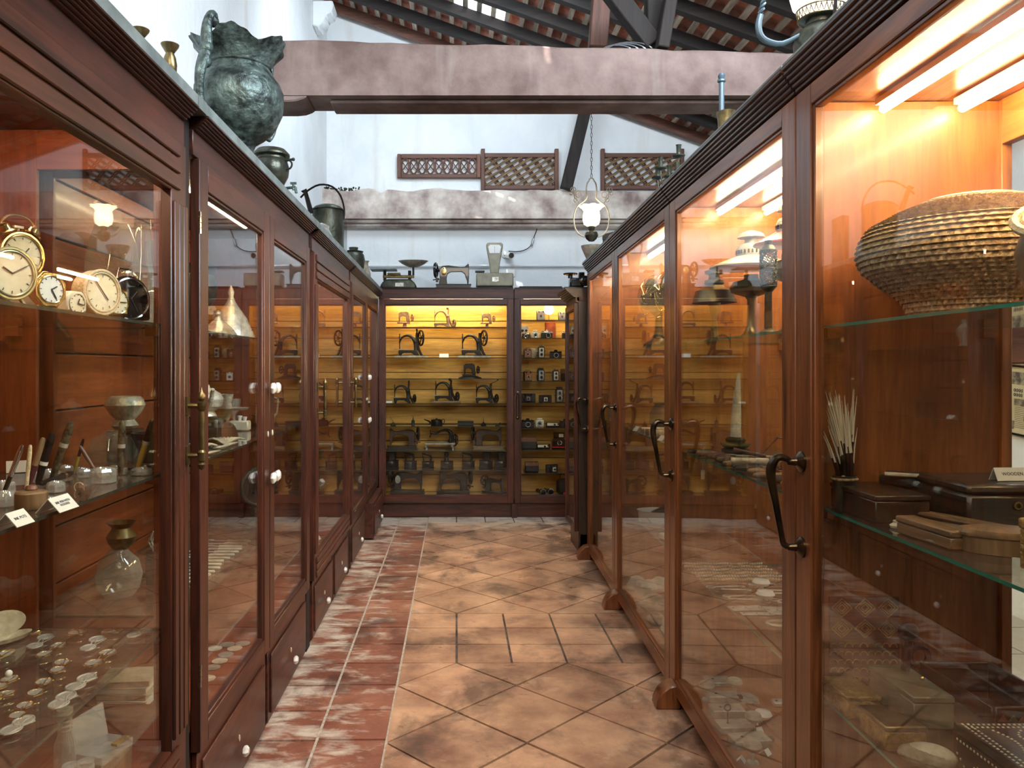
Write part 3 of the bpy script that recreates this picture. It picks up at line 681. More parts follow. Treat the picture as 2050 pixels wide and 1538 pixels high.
# ================================================================ OBJECT BUILDERS
def arch_machine(label, X, Y, Z, wheel='low', plate=True, mt=None, s=1, flip=1, fin=None, tray=True, cat='sewing machine', grp='antique sewing machines', rot=0):
    mt = mt or IRON; t = thing('sewing_machine', label, cat, (X, Y, Z), rot, grp)
    q = lambda x: x*s*flip
    h0 = 0
    if plate:
        ob('base_board', MB(True).box(-.175*s, .175*s, -.07*s, .07*s, 0, .012*s).box(-.165*s, .165*s, -.06*s, .06*s, .012*s, .02*s), WM if plate == 'wood' else PEWTER, t, bevel=.002*s); h0 = .02
    Zz = lambda z: (z+h0)*s
    m = MB()
    bed = [(-.125, .0), (-.10, .0), (-.095, .02), (-.07, .03), (0, .03), (.03, .012), (.05, 0), (.09, 0), (.075, .03), (.065, .06), (-.13, .06), (-.135, .045)]
    m.prism([(q(a), Zz(b)) for a, b in (bed if flip > 0 else bed[::-1])], -.035*s, .035*s); ob('bed', m, mt, t, bevel=.003*s)
    m = MB(); arc = [(-.118, .150), (-.112, .172), (-.095, .195), (-.065, .213), (-.03, .216), (0, .205), (.025, .18), (.04, .15), (.048, .115), (.05, .085), (.052, .055)]
    m.tube([(q(a), 0, Zz(b)) for a, b in arc], [r*s for r in (.009, .010, .011, .012, .014, .017, .019, .020, .020, .020, .024)], 10)
    m.ball((q(.045), 0, Zz(.15)), .026*s, 12, 8)
    m.tube([(q(.062), 0, Zz(.245)), (q(.058), 0, Zz(.2)), (q(.062), 0, Zz(.15)), (q(.075), 0, Zz(.09)), (q(.10), 0, Zz(.03)), (q(.118), 0, Zz(.0))], [r*s for r in (.013, .012, .016, .014, .014, .012)], 8)
    ob('arm', m, mt, t)
    m = MB().cyl((q(-.122), 0, Zz(.07)), (q(-.122), 0, Zz(.235)), .0055*s, 6).cyl((q(-.138), 0, Zz(.20)), (q(-.10), 0, Zz(.20)), .003*s, 6)
    m.ball((q(-.122), 0, Zz(.145)), (.009*s, .009*s, .014*s), 8, 6).ball((q(-.122), 0, Zz(.2)), .007*s, 8, 6)
    ob('needle_bar', m, mt, t)
    if tray: ob('work_plate', MB().lathe([(0, 0), (.06*s, 0), (.06*s, .004*s), (0, .004*s)], (q(-.12), 0, Zz(.066)), 18), PEWTER, t)
    m = MB()
    if wheel == 'tall': c, r_ = (q(.105), 0, Zz(.19)), .078*s
    else: c, r_ = (q(.135), 0, Zz(.055)), .045*s
    m.ring((0,0,0), r_, .0105*s, 'x', 26, 7)
    for k in range(5): a = k*2*math.pi/5; m.cyl((0,0,0), (0, r_*math.cos(a), r_*math.sin(a)), .005*s, 6)
    m.cyl((-.016*s, 0, 0), (.016*s, 0, 0), .012*s, 10)
    if wheel == 'tall': m.cyl((.0, r_*.6, -r_*.4), (.05*s*flip, r_*.6, -r_*.42), .004*s, 6)
    m.xf(T(c) @ rz(24*flip)); ob('hand_wheel', m, mt, t)
    if wheel == 'low': ob('axle', MB().cyl((q(.07), 0, Zz(.05)), c, .008*s, 8), mt, t)
    if fin == 'cup': ob('thread_cup', MB().lathe([(.006*s, .0), (.016*s, .01*s), (.02*s, .03*s), (.016*s, .034*s)], (q(.045), 0, Zz(.235)), 12), mt, t)
    if fin == 'spool': ob('thread_spool', MB().lathe([(.013*s, 0), (.013*s, .004*s), (.008*s, .008*s), (.008*s, .03*s), (.013*s, .034*s), (.011*s, .05*s), (0, .056*s)], (q(.062), 0, Zz(.235)), 12), mt, t)
    if fin == 'crank': ob('crank_arm', MB().tube([(q(.065), 0, Zz(.22)), (q(.08), 0, Zz(.255)), (q(.13), 0, Zz(.27)), (q(.15), 0, Zz(.29))], .004*s, 6).ball((q(.15), 0, Zz(.29)), .009*s, 8, 6), mt, t)
    if fin == 'block': ob('pillar_cap', MB().box(q(.062)-.011*s, q(.062)+.011*s, -.011*s, .011*s, Zz(.235), Zz(.285)), mt, t, bevel=.003*s)
    return t
def toy_machine(label, X, Y, Z, mt, mt2=None, s=1, flip=1, foot=True, rot=0):
    t = thing('sewing_machine', label, 'sewing machine', (X, Y, Z), rot, 'antique sewing machines'); q = lambda x: x*s*flip
    if foot == 'wide': ob('base', MB().lathe([(.115*s, 0), (.11*s, .008*s), (.08*s, .02*s), (.06*s, .026*s), (0, .026*s)], (0,0,0), 24, sc_=(1, .5)), mt, t); h = .024*s
    else: ob('base', MB().lathe([(.045*s, 0), (.045*s, .005*s), (.02*s, .012*s), (.016*s, .035*s), (.03*s, .045*s), (0, .045*s)], (0,0,0), 16), mt2 or mt, t); h = .04*s
    ob('bed', MB().box(-.075*s, .055*s, -.025*s, .025*s, h, h+.014*s), mt2 or mt, t, bevel=.002*s)
    m = MB(); pl = [(-.058, .014), (-.046, .014), (-.044, .065), (-.02, .075), (.012, .07), (.022, .014), (.055, .014), (.05, .08), (.045, .11), (.02, .122), (-.045, .117), (-.062, .10)]
    m.prism([(q(a), h+b*s) for a, b in (pl if flip > 0 else pl[::-1])], -.011*s, .011*s); ob('arm', m, mt, t, bevel=.004*s)
    ob('needle_bar', MB().cyl((q(-.052), 0, h+.012*s), (q(-.052), 0, h+.15*s), .003*s, 6).cyl((q(.03), 0, h+.1*s), (q(.03), 0, h+.15*s), .0025*s, 6), PEWTER, t)
    m = MB().ring((0,0,0), .034*s, .005*s, 'x', 20, 6)
    for k in range(4): a = k*math.pi/2+.4; m.cyl((0,0,0), (0, .034*s*math.cos(a), .034*s*math.sin(a)), .004*s, 5)
    m.cyl((-.02*s*flip, 0, 0), (.02*s*flip, 0, 0), .006*s, 8).cyl((0, 0, .02*s), (.03*s*flip, 0, .02*s), .003*s, 6)
    m.xf(T(q(.078), 0, h+.06*s) @ rz(22*flip)); ob('hand_wheel', m, mt, t); return t
def classic_machine(label, X, Y, Z, mt=None, s=1, flip=1, board=None, badge=None, rot=0, cat='sewing machine', grp='antique sewing machines'):
    mt = mt or IRON; t = thing('sewing_machine', label, cat, (X, Y, Z), rot, grp); q = lambda x: x*s*flip; h = .042*s
    ob('base_board', MB(True).box(-.175*s, .165*s, -.075*s, .075*s, 0, .012*s).box(-.165*s, .155*s, -.065*s, .065*s, .012*s, .034*s).box(-.172*s, .162*s, -.07*s, .07*s, .034*s, h), board or WB, t, bevel=.002)
    pl = [(-.135, .0), (-.125, .0), (-.122, .035), (-.108, .07), (-.10, .10), (-.07, .12), (.03, .117), (.06, .10), (.07, .06), (.065, 0), (.145, 0), (.135, .06), (.14, .12), (.135, .155), (.11, .175), (.05, .18), (-.06, .162), (-.10, .165), (-.125, .19), (-.14, .195), (-.142, .07)]
    ob('arm', MB().prism([(q(a), h+b*s) for a, b in (pl if flip > 0 else pl[::-1])], -.022*s, .022*s), mt, t, bevel=.010*s)
    ob('needle_bar', MB().cyl((q(-.131), 0, h), (q(-.131), 0, h+.03*s), .003*s, 6).cyl((q(-.131), 0, h+.19*s), (q(-.131), 0, h+.212*s), .003*s, 6).box(q(-.131)-.008*s, q(-.131)+.008*s, -.01*s, .01*s, h, h+.004*s), CHROME, t)
    m = MB().ring((0,0,0), .066*s, .011*s, 'x', 28, 8)
    for k in range(5): a = k*2*math.pi/5; m.cyl((0,0,0), (0, .066*s*math.cos(a), .066*s*math.sin(a)), .005*s, 6)
    m.cyl((-.03*s*flip, 0, 0), (.012*s*flip, 0, 0), .016*s, 12)
    m.xf(T(q(.172), 0, h+.135*s) @ rz(12*flip)); ob('hand_wheel', m, mt, t)
    ob('bobbin_winder', MB().cyl((q(.145), -.02*s, h+.05*s), (q(.2), -.03*s, h+.04*s), .006*s, 8).ball((q(.15), -.02*s, h+.05*s), .012*s, 8, 6).box(q(.16)-.012*s, q(.16)+.012*s, -.03*s, -.02*s, h+.02*s, h+.06*s), mt, t)
    if badge: ob('cover_plate', MB().lathe([(0, 0), (.033*s, 0), (.033*s, .003), (0, .005)], (q(.10), -.030*s, h+.11*s), 16, 'y', (.8, 1.2)), PEWTER, t)
    return t
def skeletal_machine(label, X, Y, Z, s=1):
    t = thing('sewing_machine', label, 'sewing machine', (X, Y, Z), 0, 'antique sewing machines')
    m = MB(True); m.box(-.17*s, .14*s, -.06*s, .06*s, .055*s, .07*s)
    ob('bed', m, PEWTER, t, bevel=.003)
    for x in (-.15, .12):
        for y in (-.045, .045): ob('leg', MB().tube([(x*s, y*s, .055*s), (x*s-.015*s, y*s, .035*s), (x*s, y*s, .015*s), (x*s-.004*s, y*s, .003)], [.012*s, .008*s, .006*s, .01*s], 8), PEWTER, t)
    ob('arm', MB().tube([(-.115*s, 0, .19*s), (-.10*s, 0, .175*s), (-.05*s, 0, .17*s), (.0, 0, .195*s), (.06*s, 0, .2*s), (.095*s, 0, .17*s), (.10*s, 0, .11*s), (.085*s, 0, .07*s)], [s*r for r in (.007, .009, .01, .012, .017, .022, .022, .03)], 10)
       , IRON, t)
    ob('tie_rod', MB().cyl((-.1*s, 0, .155*s), (.08*s, 0, .158*s), .004*s, 6), IRON, t)
    ob('needle_bar', MB().tube([(-.115*s, 0, .2*s), (-.11*s, 0, .15*s), (-.125*s, 0, .125*s)], .006*s, 6).ball((-.108*s, 0, .165*s), .013*s, 8, 6), IRON, t)
    m = MB().ring((0,0,0), .06*s, .006*s, 'x', 24, 6).ring((.02*s, 0, 0), .045*s, .005*s, 'x', 24, 6)
    for k in range(4): a = k*math.pi/2; m.cyl((0,0,0), (0, .06*s*math.cos(a), .06*s*math.sin(a)), .004*s, 5)
    m.cyl((-.03*s, 0, 0), (.03*s, 0, 0), .01*s, 8); m.xf(T(.14*s, 0, .10*s) @ rz(15)); ob('hand_wheel', m, IRON, t); return t
def flat_iron(label, X, Y, Z, s=1, kind='open', rot=0):
    t = thing('charcoal_iron', label, 'iron', (X, Y, Z), rot, 'charcoal irons')
    pl = [(-.065, -.04), (.02, -.045), (.065, -.02), (.078, 0), (.065, .02), (.02, .045), (-.065, .04)]
    m = MB().prism([(a*s, b*s) for a, b in pl][::-1], 0, .012*s, 'z').prism([(a*s*.94, b*s*.94) for a, b in pl][::-1], .012*s, .075*s, 'z').prism([(a*s, b*s) for a, b in pl][::-1], .075*s, .084*s, 'z')
    ob('body', m, IRON, t, bevel=.003)
    if kind == 'tower': ob('chimney', MB().box(-.02*s, .045*s, -.025*s, .025*s, .084*s, .16*s).box(-.03*s, .055*s, -.03*s, .03*s, .16*s, .18*s), IRON, t, bevel=.004); return t
    if kind == 'front': ob('handle_post', MB().lathe([(.03*s, .084*s), (.022*s, .10*s), (.018*s, .13*s), (.028*s, .15*s), (.024*s, .175*s), (0, .185*s)], (0,0,0), 12), IRON, t); return t
    ob('handle_post', MB().tube([(-.045*s, 0, .084*s), (-.05*s, 0, .12*s), (-.058*s, 0, .15*s)], .006*s, 8), IRON, t)
    ob('handle_post', MB().tube([(.035*s, 0, .084*s), (.04*s, 0, .12*s), (.03*s, 0, .15*s)], .013*s, 8), IRON, t)
    z0 = .168 if kind == 'open' else .15
    ob('handle', MB().tube([(-.065*s, 0, z0*s), (-.03*s, 0, (z0-.004)*s), (0, 0, (z0-.01)*s), (.045*s, 0, .145*s)], [.009*s, .012*s, .012*s, .01*s], 10), WD[0], t); return t
def camera_(kind, label, X, Y, Z, s=1, rot=0):
    t = thing('vintage_camera', label, 'camera', (X, Y, Z), rot, 'old cameras'); f = -1
    def lens(x, y, z, r, l, mt=BLACK, rim=CHROME):
        o = ob('lens', MB().lathe([(r*.55, 0), (r, 0), (r, -l), (r*.8, -l), (r*.7, -l*.6), (0, -l*.5)], (x, y, z), 20, 'y'), mt, t)
        ob('lens_ring', MB().ring((x, y-l, z), r*.9, r*.13, 'y', 20, 6), rim, o)
        ob('glass', MB().ball((x, y-l*.5, z), (r*.6, r*.2, r*.6), 12, 6), BLACK, o)
    if kind in ('box', 'boxw', 'boxs'):
        a, b, d = .042*s, .105*s, .04*s
        ob('body', MB().box(-a, a, -d+.004, d, 0, b), {'box': LEATHER, 'boxw': LEATHER, 'boxs': LEATHER}[kind], t, bevel=.004)
        ob('face_plate', MB().box(-a*.9, a*.9, -d-.001, -d+.006, .006, b-.006), {'box': PEWTER, 'boxw': CREAM, 'boxs': CHROME}[kind], t, bevel=.002)
        lens(0, -d, b*.42, .016*s, .008*s, BLACK if kind != 'boxw' else PEWTER)
        for x in (-.022, .022): ob('viewfinder', MB().box(x*s-.007*s, x*s+.007*s, -d-.002, -d+.002, b*.80, b*.92), BLACK, t)
        ob('carry_strap', MB().tube([(-.03*s, 0, b), (-.02*s, 0, b+.012*s), (.02*s, 0, b+.012*s), (.03*s, 0, b)], .003*s, 6), LEATHER, t)
    elif kind == 'tlr' or kind == 'tlrw':
        a, b, d = .035*s, .12*s, .035*s
        ob('body', MB().box(-a, a, -d, d, 0, b), LEATHER, t, bevel=.004)
        ob('face_plate', MB().box(-a*.72, a*.72, -d-.006, -d, .008, b-.01), CREAM if kind == 'tlrw' else PEWTER, t, bevel=.003)
        lens(0, -d-.006, b*.32, .018*s, .010*s); lens(0, -d-.006, b*.70, .016*s, .008*s)
        ob('hood', MB().box(-a*.8, a*.8, -d*.7, d*.7, b, b+.02*s), CHROME if kind == 'tlrw' else LEATHER, t, bevel=.003)
        for x in (-1, 1): ob('knob', MB().cyl((x*a, 0, b*.6), (x*(a+.012*s), 0, b*.6), .012*s, 12), CHROME, t)
    elif kind in ('slr', 'slrw', 'rf'):
        a, b, d = .068*s, .06*s, .018*s
        ob('body', MB().box(-a, a, -d, d, 0, b), LEATHER, t, bevel=.005)
        ob('top_cover', MB().box(-a, a, -d, d, b, b+.016*s), BLACK if kind == 'rf' else CHROME, t, bevel=.003)
        ob('prism_housing', MB().prism([(-.024*s, b+.015*s), (.024*s, b+.015*s), (.014*s, b+.036*s), (-.014*s, b+.036*s)][::1], -d*.8, d*.8), BLACK if kind == 'rf' else CHROME, t, bevel=.003)
        lens(0, -d, b*.52, .028*s, .03*s, BLACK, CHROME if kind != 'rf' else PEWTER)
        for x in (-.048, .05): ob('dial', MB().cyl((x*s, 0, b+.015*s), (x*s, 0, b+.024*s), .010*s, 12), CHROME, t)
    elif kind in ('fold', 'foldb'):
        a, b, d = .07*s, .08*s, .018*s
        ob('body', MB().box(-a, a, -d, d, 0, b), LEATHER, t, bevel=.006)
        ob('bed_plate', MB().box(-.04*s, .04*s, -d-.05*s, -d, .0, .006*s), BLACK, t)
        m = MB()
        for k in range(6):
            w_ = (.036-.003*k)*s; m.box(-w_, w_, -d-.007*s*(k+1), -d-.007*s*k-.001, .012*s+.001*k, .012*s+2*w_*.9)
        ob('bellows', m, BLACK, t)
        ob('lens_board', MB().box(-.02*s, .02*s, -d-.048*s, -d-.043*s, .012*s, .055*s), CHROME if kind == 'fold' else CREAM, t, bevel=.002)
        lens(0, -d-.048*s, .033*s, .014*s, .008*s)
        ob('strut', MB().cyl((-.04*s, -d, .07*s), (-.02*s, -d-.045*s, .01*s), .0025*s, 5).cyl((.04*s, -d, .07*s), (.02*s, -d-.045*s, .01*s), .0025*s, 5), CHROME, t)
    elif kind == 'instant':
        ob('body', MB().prism([(-.055*s, 0), (.055*s, 0), (.055*s, .05*s), (.045*s, .075*s), (-.045*s, .075*s), (-.055*s, .05*s)], -.04*s, .05*s), BLACK, t, bevel=.005)
        ob('flash_hood', MB().box(-.04*s, .045*s, -.01*s, .03*s, .078*s, .125*s), BLACK, t, bevel=.004)
        ob('trim_strip', MB().box(-.054*s, .054*s, -.044*s, -.04*s, .012*s, .02*s), RED, t)
        ob('flash_window', MB().box(.0, .035*s, -.014*s, -.01*s, .09*s, .115*s), CREAM, t)
        lens(0, -.04*s, .05*s, .018*s, .012*s)
    elif kind == 'white':
        a, b, d = .04*s, .07*s, .02*s
        ob('body', MB().box(-a, a, -d, d, 0, b), CREAM, t, bevel=.008)
        ob('top_cover', MB().box(-a*.6, a*.6, -d*.8, d*.8, b, b+.018*s), CREAM, t, bevel=.004)
        lens(0, -d, b*.5, .024*s, .012*s, PEWTER)
    elif kind == 'flat':
        a, b, d = .065*s, .042*s, .02*s
        ob('body', MB().box(-a, a, -d, d, 0, b), BLACK, t, bevel=.004)
        ob('face_plate', MB().box(-a*.85, a*.7, -d-.004, -d, .014*s, b-.004), CREAM, t, bevel=.002)
        lens(.01*s, -d-.004, b*.55, .010*s, .006*s); ob('viewfinder', MB().box(.035*s, .055*s, -d-.006, -d, .022*s, .036*s), BLACK, t)
    elif kind == 'case':
        a, b, d = .07*s, .10*s, .035*s
        ob('body', MB().box(-a, a, -d, d, 0, b), LEATHER, t, bevel=.01); ob('flap', MB().box(-a*1.01, a*1.01, -d-.004, d, b*.6, b+.004), TAN, t, bevel=.006)
    return t
def clock(label, X, Y, Z, r, rot, shape='round', mt=None, bells=False, depth=.045, face=None, hands=(40, 150), tilt=0, feet=True):
    """front looks along local -y"""
    mt = mt or GOLD; t = thing('alarm_clock', label, 'clock', (X, Y, Z), rot, 'old alarm clocks'); zc = r+.008; d = depth
    if shape == 'round':
        ob('case', MB().lathe([(r*.6, d*.5), (r*.92, d*.42), (r, d*.1), (r, -d*.42), (r*1.04, -d*.46), (r*1.0, -d*.5), (r*.93, -d*.5), (r*.9, -d*.38)], (0, 0, zc), 32, 'y'), mt, t)
    elif shape == 'oct':
        pts = [(r*1.08*math.cos(math.pi/8+k*math.pi/4), zc+r*1.08*math.sin(math.pi/8+k*math.pi/4)) for k in range(8)]
        ob('case', MB().prism(pts, -d*.42, d*.5), mt, t, bevel=.003)
    elif shape == 'square':
        ob('case', MB().box(-r, r, -d*.42, d*.5, .008, .008+2*r), mt, t, bevel=.012)
    elif shape == 'house':
        ob('case', MB().prism([(-r, .008), (r, .008), (r, r*1.3), (r*.6, r*1.8), (-r*.6, r*1.8), (-r, r*1.3)], -d*.42, d*.5), mt, t, bevel=.003); zc = r*.85
    elif shape == 'arch':
        pts = [(-r, .008)]+[(-r*math.cos(math.pi*k/12), r*1.0+r*math.sin(math.pi*k/12)) for k in range(13)]+[(r, .008)]
        ob('case', MB().prism(pts[::-1], -d*.42, d*.5), mt, t, bevel=.006); ob('carry_handle', MB().tube([(-r*.4, 0, 2*r-.01), (-r*.3, 0, 2*r+.02), (r*.3, 0, 2*r+.02), (r*.4, 0, 2*r-.01)], .003, 6), CHROME, t); zc = r
    fr = r*.86 if shape in ('round', 'arch') else r*.78
    fo = ob('dial', MB().lathe([(0, -d*.44), (fr, -d*.44), (fr, -d*.40)], (0, 0, zc), 32, 'y'), face or FACE, t)
    ob('bezel', MB().ring((0, -d*.46, zc), fr, r*.05, 'y', 32, 6), mt if shape != 'arch' else CHROME, t)
    m = MB(); y = -d*.47
    for k in range(12): a = k*math.pi/6; m.box(-.0007, .0007, y, y+.0006, fr*.80, fr*.92) if 0 else m.cyl((fr*.78*math.sin(a), y, zc+fr*.78*math.cos(a)), (fr*.9*math.sin(a), y, zc+fr*.9*math.cos(a)), .0009, 4)
    ob('hour_marks', m, INK, fo)
    for nm, a, l in (('hour_hand', hands[0], .5), ('minute_hand', hands[1], .75)):
        a = R(a); ob(nm, MB().cyl((0, y-.001, zc), (fr*l*math.sin(a), y-.001, zc+fr*l*math.cos(a)), .0015, 5), INK, fo)
    if feet and shape in ('round', 'oct'):
        for sx in (-1, 1): ob('foot', MB().cyl((sx*r*.55, 0, r*.25), (sx*r*.75, 0, 0), .004, 8), mt, t)
    if bells:
        for sx in (-1, 1):
            o = ob('bell', MB().lathe([(r*.42, 0), (r*.44, r*.06), (r*.36, r*.12), (r*.30, r*.34), (r*.18, r*.42), (0, r*.44)], (0,0,0), 20).xf(T(sx*r*.55, 0, zc+r*.92) @ ry(sx*26)), mt, t)
        ob('carry_handle', MB().tube([(-r*.8, 0, zc+r*1.3), (-r*.5, 0, zc+r*1.65), (0, 0, zc+r*1.78), (r*.5, 0, zc+r*1.65), (r*.8, 0, zc+r*1.3)], .0028, 7), mt, t)
        ob('hammer', MB().cyl((0, 0, zc+r), (0, 0, zc+r*1.25), .003, 6).box(-.012, .012, -.004, .004, zc+r*1.2, zc+r*1.3), PEWTER, t)
    return t
def pen(label, base, top, r, body, cap=None, band=None, split=.5):
    b = Vector(base); v = Vector(top)-b; L_ = v.length; n = v.normalized()
    t = thing('fountain_pen', label, 'pen', b, 0, 'old pens')
    q = n.to_track_quat('Z', 'Y').to_matrix().to_4x4()
    ob('barrel', MB().lathe([(r*.5, 0), (r*.85, L_*.06), (r, L_*.25), (r*1.0, L_*split)], (0,0,0), 12).xf(q), body, t)
    ob('cap', MB().lathe([(r*1.1, L_*split), (r*1.12, L_*.85), (r*.9, L_*.96), (r*.6, L_), (0, L_)], (0,0,0), 12).xf(q), cap or body, t)
    if band: ob('band', MB().lathe([(r*1.2, L_*split), (r*1.2, L_*(split+.07))], (0,0,0), 12).xf(q), band, t)
    return t
def card(label, X, Y, Z, w_, h, rot, text=None, size=.012, lean=35, name='label_card', th=.0015):
    """tent card, its text side looks along local -y"""
    t = thing(name, label, 'label', (X, Y, Z), rot); a = R(90-lean)
    M = T(0, 0, 0) @ rx(90-lean-0)
    m = MB().box(-w_/2, w_/2, 0, h, 0, th); o1 = ob('front_leaf', m.xf(T(0, -h*math.sin(R(lean)), 0) @ rx(90-lean)), PAPER, t, smooth=0)
    m = MB().box(-w_/2, w_/2, 0, h, -th, 0); ob('back_leaf', m.xf(T(0, h*math.sin(R(lean)), 0) @ Matrix.Scale(-1, 4, (0, 1, 0)) @ rx(90-lean)), PAPER, t, smooth=0)
    if text: text_ob(text, size, INK, o1, T(0, -h*math.sin(R(lean)), 0) @ rx(90-lean) @ T(0, h*.5, th+.0004))
    return t
def spectacles(label, a, b, r=.021, wire=None, lens=None, tilt=0, yaw=None):
    a, b = Vector(a), Vector(b); c = (a+b)/2; d = (b-a); yaw = math.degrees(math.atan2(d.y, d.x)); h = d.length/2
    t = thing('spectacles', label, 'spectacles', c, yaw, 'antique wire spectacles'); wire = wire or GOLD; z = .004
    if tilt: t.rotation_euler = (R(tilt), 0, R(yaw))
    for sx in (-1, 1):
        ob('rim', MB().ring((sx*h, 0, z), r, .0023, 'z', 22, 5, (1.15, .95)), wire, t)
        ob('lens', MB().lathe([(0, z+.001), (r, z), (0, z-.001)], (sx*h, 0, 0), 18, sc_=(1.12, .92)), lens or LENS, t)
    ob('bridge', MB().tube([(-h+r, 0, z), (-(h-r)*.4, .002, z+.006), ((h-r)*.4, .002, z+.006), (h-r, 0, z)], .0014, 5), wire, t)
    for sx in (-1, 1):
        x = sx*(h+r*1.12)
        ob('temple', MB().tube([(x, 0, z), (x+sx*.002, .006, z), (sx*h*.4, .012+.006*sx, z+.002), (-sx*h*1.0, .022+.005*sx, z), (-sx*h*1.2, .012, z-.002)], .0011, 5), wire, t)
    return t
def lathe_thing(name, label, cat, X, Y, Z, prof, mt, part='body', seg=28, group=None, mod=None, extra=None, rot=0):
    t = thing(name, label, cat, (X, Y, Z), rot, group)
    ob(part, MB().lathe(prof, (0,0,0), seg, mod=mod), mt, t)
    if extra: extra(t)
    return t
def key_(label, X, Y, Z, L_, rot, mt, grp):
    t = thing('iron_key', label, 'key', (X, Y, Z), rot, grp)
    ob('bow', MB().ring((-L_*.42, 0, .004), L_*.11, .0025, 'z', 14, 5, (1.1, .8)), mt, t)
    ob('shank', MB().cyl((-L_*.31, 0, .004), (L_*.5, 0, .004), .003, 6), mt, t)
    ob('bit', MB().box(L_*.38, L_*.49, -.016, 0, .002, .006), mt, t); return t
def box_thing(name, label, cat, X, Y, Z, w_, d, h, mt, rot=0, lid=.25, group=None, bevel=.003, lidmt=None):
    t = thing(name, label, cat, (X, Y, Z), rot, group)
    zl = h*(1-lid)
    ob('body', MB(True).box(-w_/2, w_/2, -d/2, d/2, 0, zl-.001), mt, t, bevel=bevel)
    ob('lid', MB(True).box(-w_/2-.002, w_/2+.002, -d/2-.002, d/2+.002, zl, h), lidmt or mt, t, bevel=bevel); return t
# ================================================================ THE FAR END: SEWING MACHINES
YB = 8.50; KB = YB/F
def bx(px): return (px-CX)*KB
RUST = mat('brown_japanned_iron', (.035, .018, .012), .5, .1, (.08, .04, .025), 15)
BR = mat('worn_red_silver', (.30, .05, .04), .4, .3, (.38, .28, .22), 40)
ROSE = mat('rosy_cast_metal', (.16, .085, .05), .35, .5, (.30, .19, .12), 25)
toy_machine('small toy sewing machine with red base at left of the top shelf', bx(810), YB, zb[0], ROSE, BR, 1.08)
arch_machine('rosy metal arched sewing machine in the middle of the top shelf', bx(889), YB, zb[0], 'low', False, ROSE, .82, 1, 'cup', False)
toy_machine('small pale toy sewing machine at right of the top shelf', bx(975), YB, zb[0], ROSE, None, .95)
arch_machine('arched sewing machine with tall wheel and ridged arm, left on the second shelf', bx(823), YB, zb[1], 'tall', True, IRON, 1.02, 1, 'spool')
arch_machine('arched sewing machine with tall wheel, right on the second shelf', bx(949), YB, zb[1], 'tall', True, IRON, 1.02, 1)
toy_machine('little black sewing machine alone on the third shelf', bx(941), YB, zb[2], IRON, IRON, 1.12, 1, 'wide')
arch_machine('black arched sewing machine with square pillar cap, left on the fourth shelf', bx(809), YB, zb[3], 'low', False, IRON, .84, 1, 'block')
arch_machine('arched sewing machine on a pale board, middle of the fourth shelf', bx(893), YB, zb[3], 'low', 'wood', IRON, .92, 1, 'cup')
arch_machine('arched sewing machine with raised crank arm, right on the fourth shelf', bx(973), YB, zb[3], 'low', False, IRON, .85, 1, 'crank')
classic_machine('brown cast sewing machine facing left on the sixth shelf', bx(806), YB, zb[5], RUST, .98, 1)
skeletal_machine('open framed sewing machine with slender arm between two cast ones', bx(884), YB, zb[5], 1.05)
classic_machine('brown cast sewing machine facing right on a pale board', bx(978), YB, zb[5], RUST, 1.0, -1, WM)
classic_machine('large black sewing machine with oval cover plate on the cabinet floor', bx(817), YB, .216, IRON, 1.10, -1, None, True)
classic_machine('black sewing machine with stacked wheels, middle of the cabinet floor', bx(908), YB, .216, IRON, 1.08, 1)
classic_machine('black sewing machine half hidden at right of the cabinet floor', bx(990), YB, .216, IRON, .8, -1, None, False, -40)
card('small white card between the two tall wheeled sewing machines', bx(889), YB-.04, zb[1], .10, .045, 0, None, lean=20)
card('small white card lying left on the fourth shelf', bx(780), YB-.04, zb[3], .065, .03, 0, None, lean=60)
def oilcan(label, x, z, s=1, tip=.5, mt=BRASS):
    t = thing('oil_can', label, 'oil can', (x, YB, z), 0, 'small oil cans')
    ob('body', MB().lathe([(.030*s, 0), (.032*s, .008*s), (.02*s, .022*s), (.006*s, .034*s), (.005*s, .04*s), (0, .04*s)], (0,0,0), 16), mt, t)
    ob('spout', MB().tube([(0, 0, .036*s), (-.012*tip*s, 0, .06*s), (-.04*tip*s, 0, .10*s)], [.004*s, .003*s, .0015*s], 6), mt, t)
oilcan('small brass oil can with slanting spout left of the tall tin', bx(787), zb[4], 1.0, 1)
oilcan('small dark oil can with upright spout right of the black box', bx(968), zb[4], .95, .05, IRON)
t = thing('oil_bottle', 'narrow tin bottle with thin nozzle between two oil cans', 'bottle', (bx(827), YB, zb[4]))
ob('body', MB().lathe([(.018, 0), (.019, .004), (.019, .05), (.012, .058), (.006, .064), (.005, .08), (.002, .10), (0, .10)], (0,0,0), 14), DBRONZE, t)
t = thing('spouted_can', 'black can with long straight spout and loop handle', 'can', (bx(874), YB, zb[4]))
ob('body', MB().lathe([(.064, 0), (.066, .01), (.06, .058), (.05, .064), (.012, .068), (.008, .078), (0, .08)], (0,0,0), 20), IRON, t)
ob('spout', MB().tube([(-.055, 0, .02), (-.085, 0, .045), (-.135, 0, .065)], [.014, .010, .005], 8), IRON, t)
ob('handle', MB().tube([(.055, 0, .055), (.078, 0, .068), (.088, 0, .045), (.078, 0, .02), (.06, 0, .012)], .004, 6), IRON, t)
box_thing('attachment_box', 'low black box lying right of the long spouted can', 'box', bx(932), YB, zb[4], .17, .09, .045, LEATHER)
t = thing('presser_foot', 'tiny dark metal attachment at right end of the fifth shelf', 'tool', (bx(997), YB, zb[4]))
ob('body', MB().box(-.03, .02, -.01, .01, 0, .012).cyl((.01, 0, .01), (.025, 0, .03), .006, 8), IRON, t)
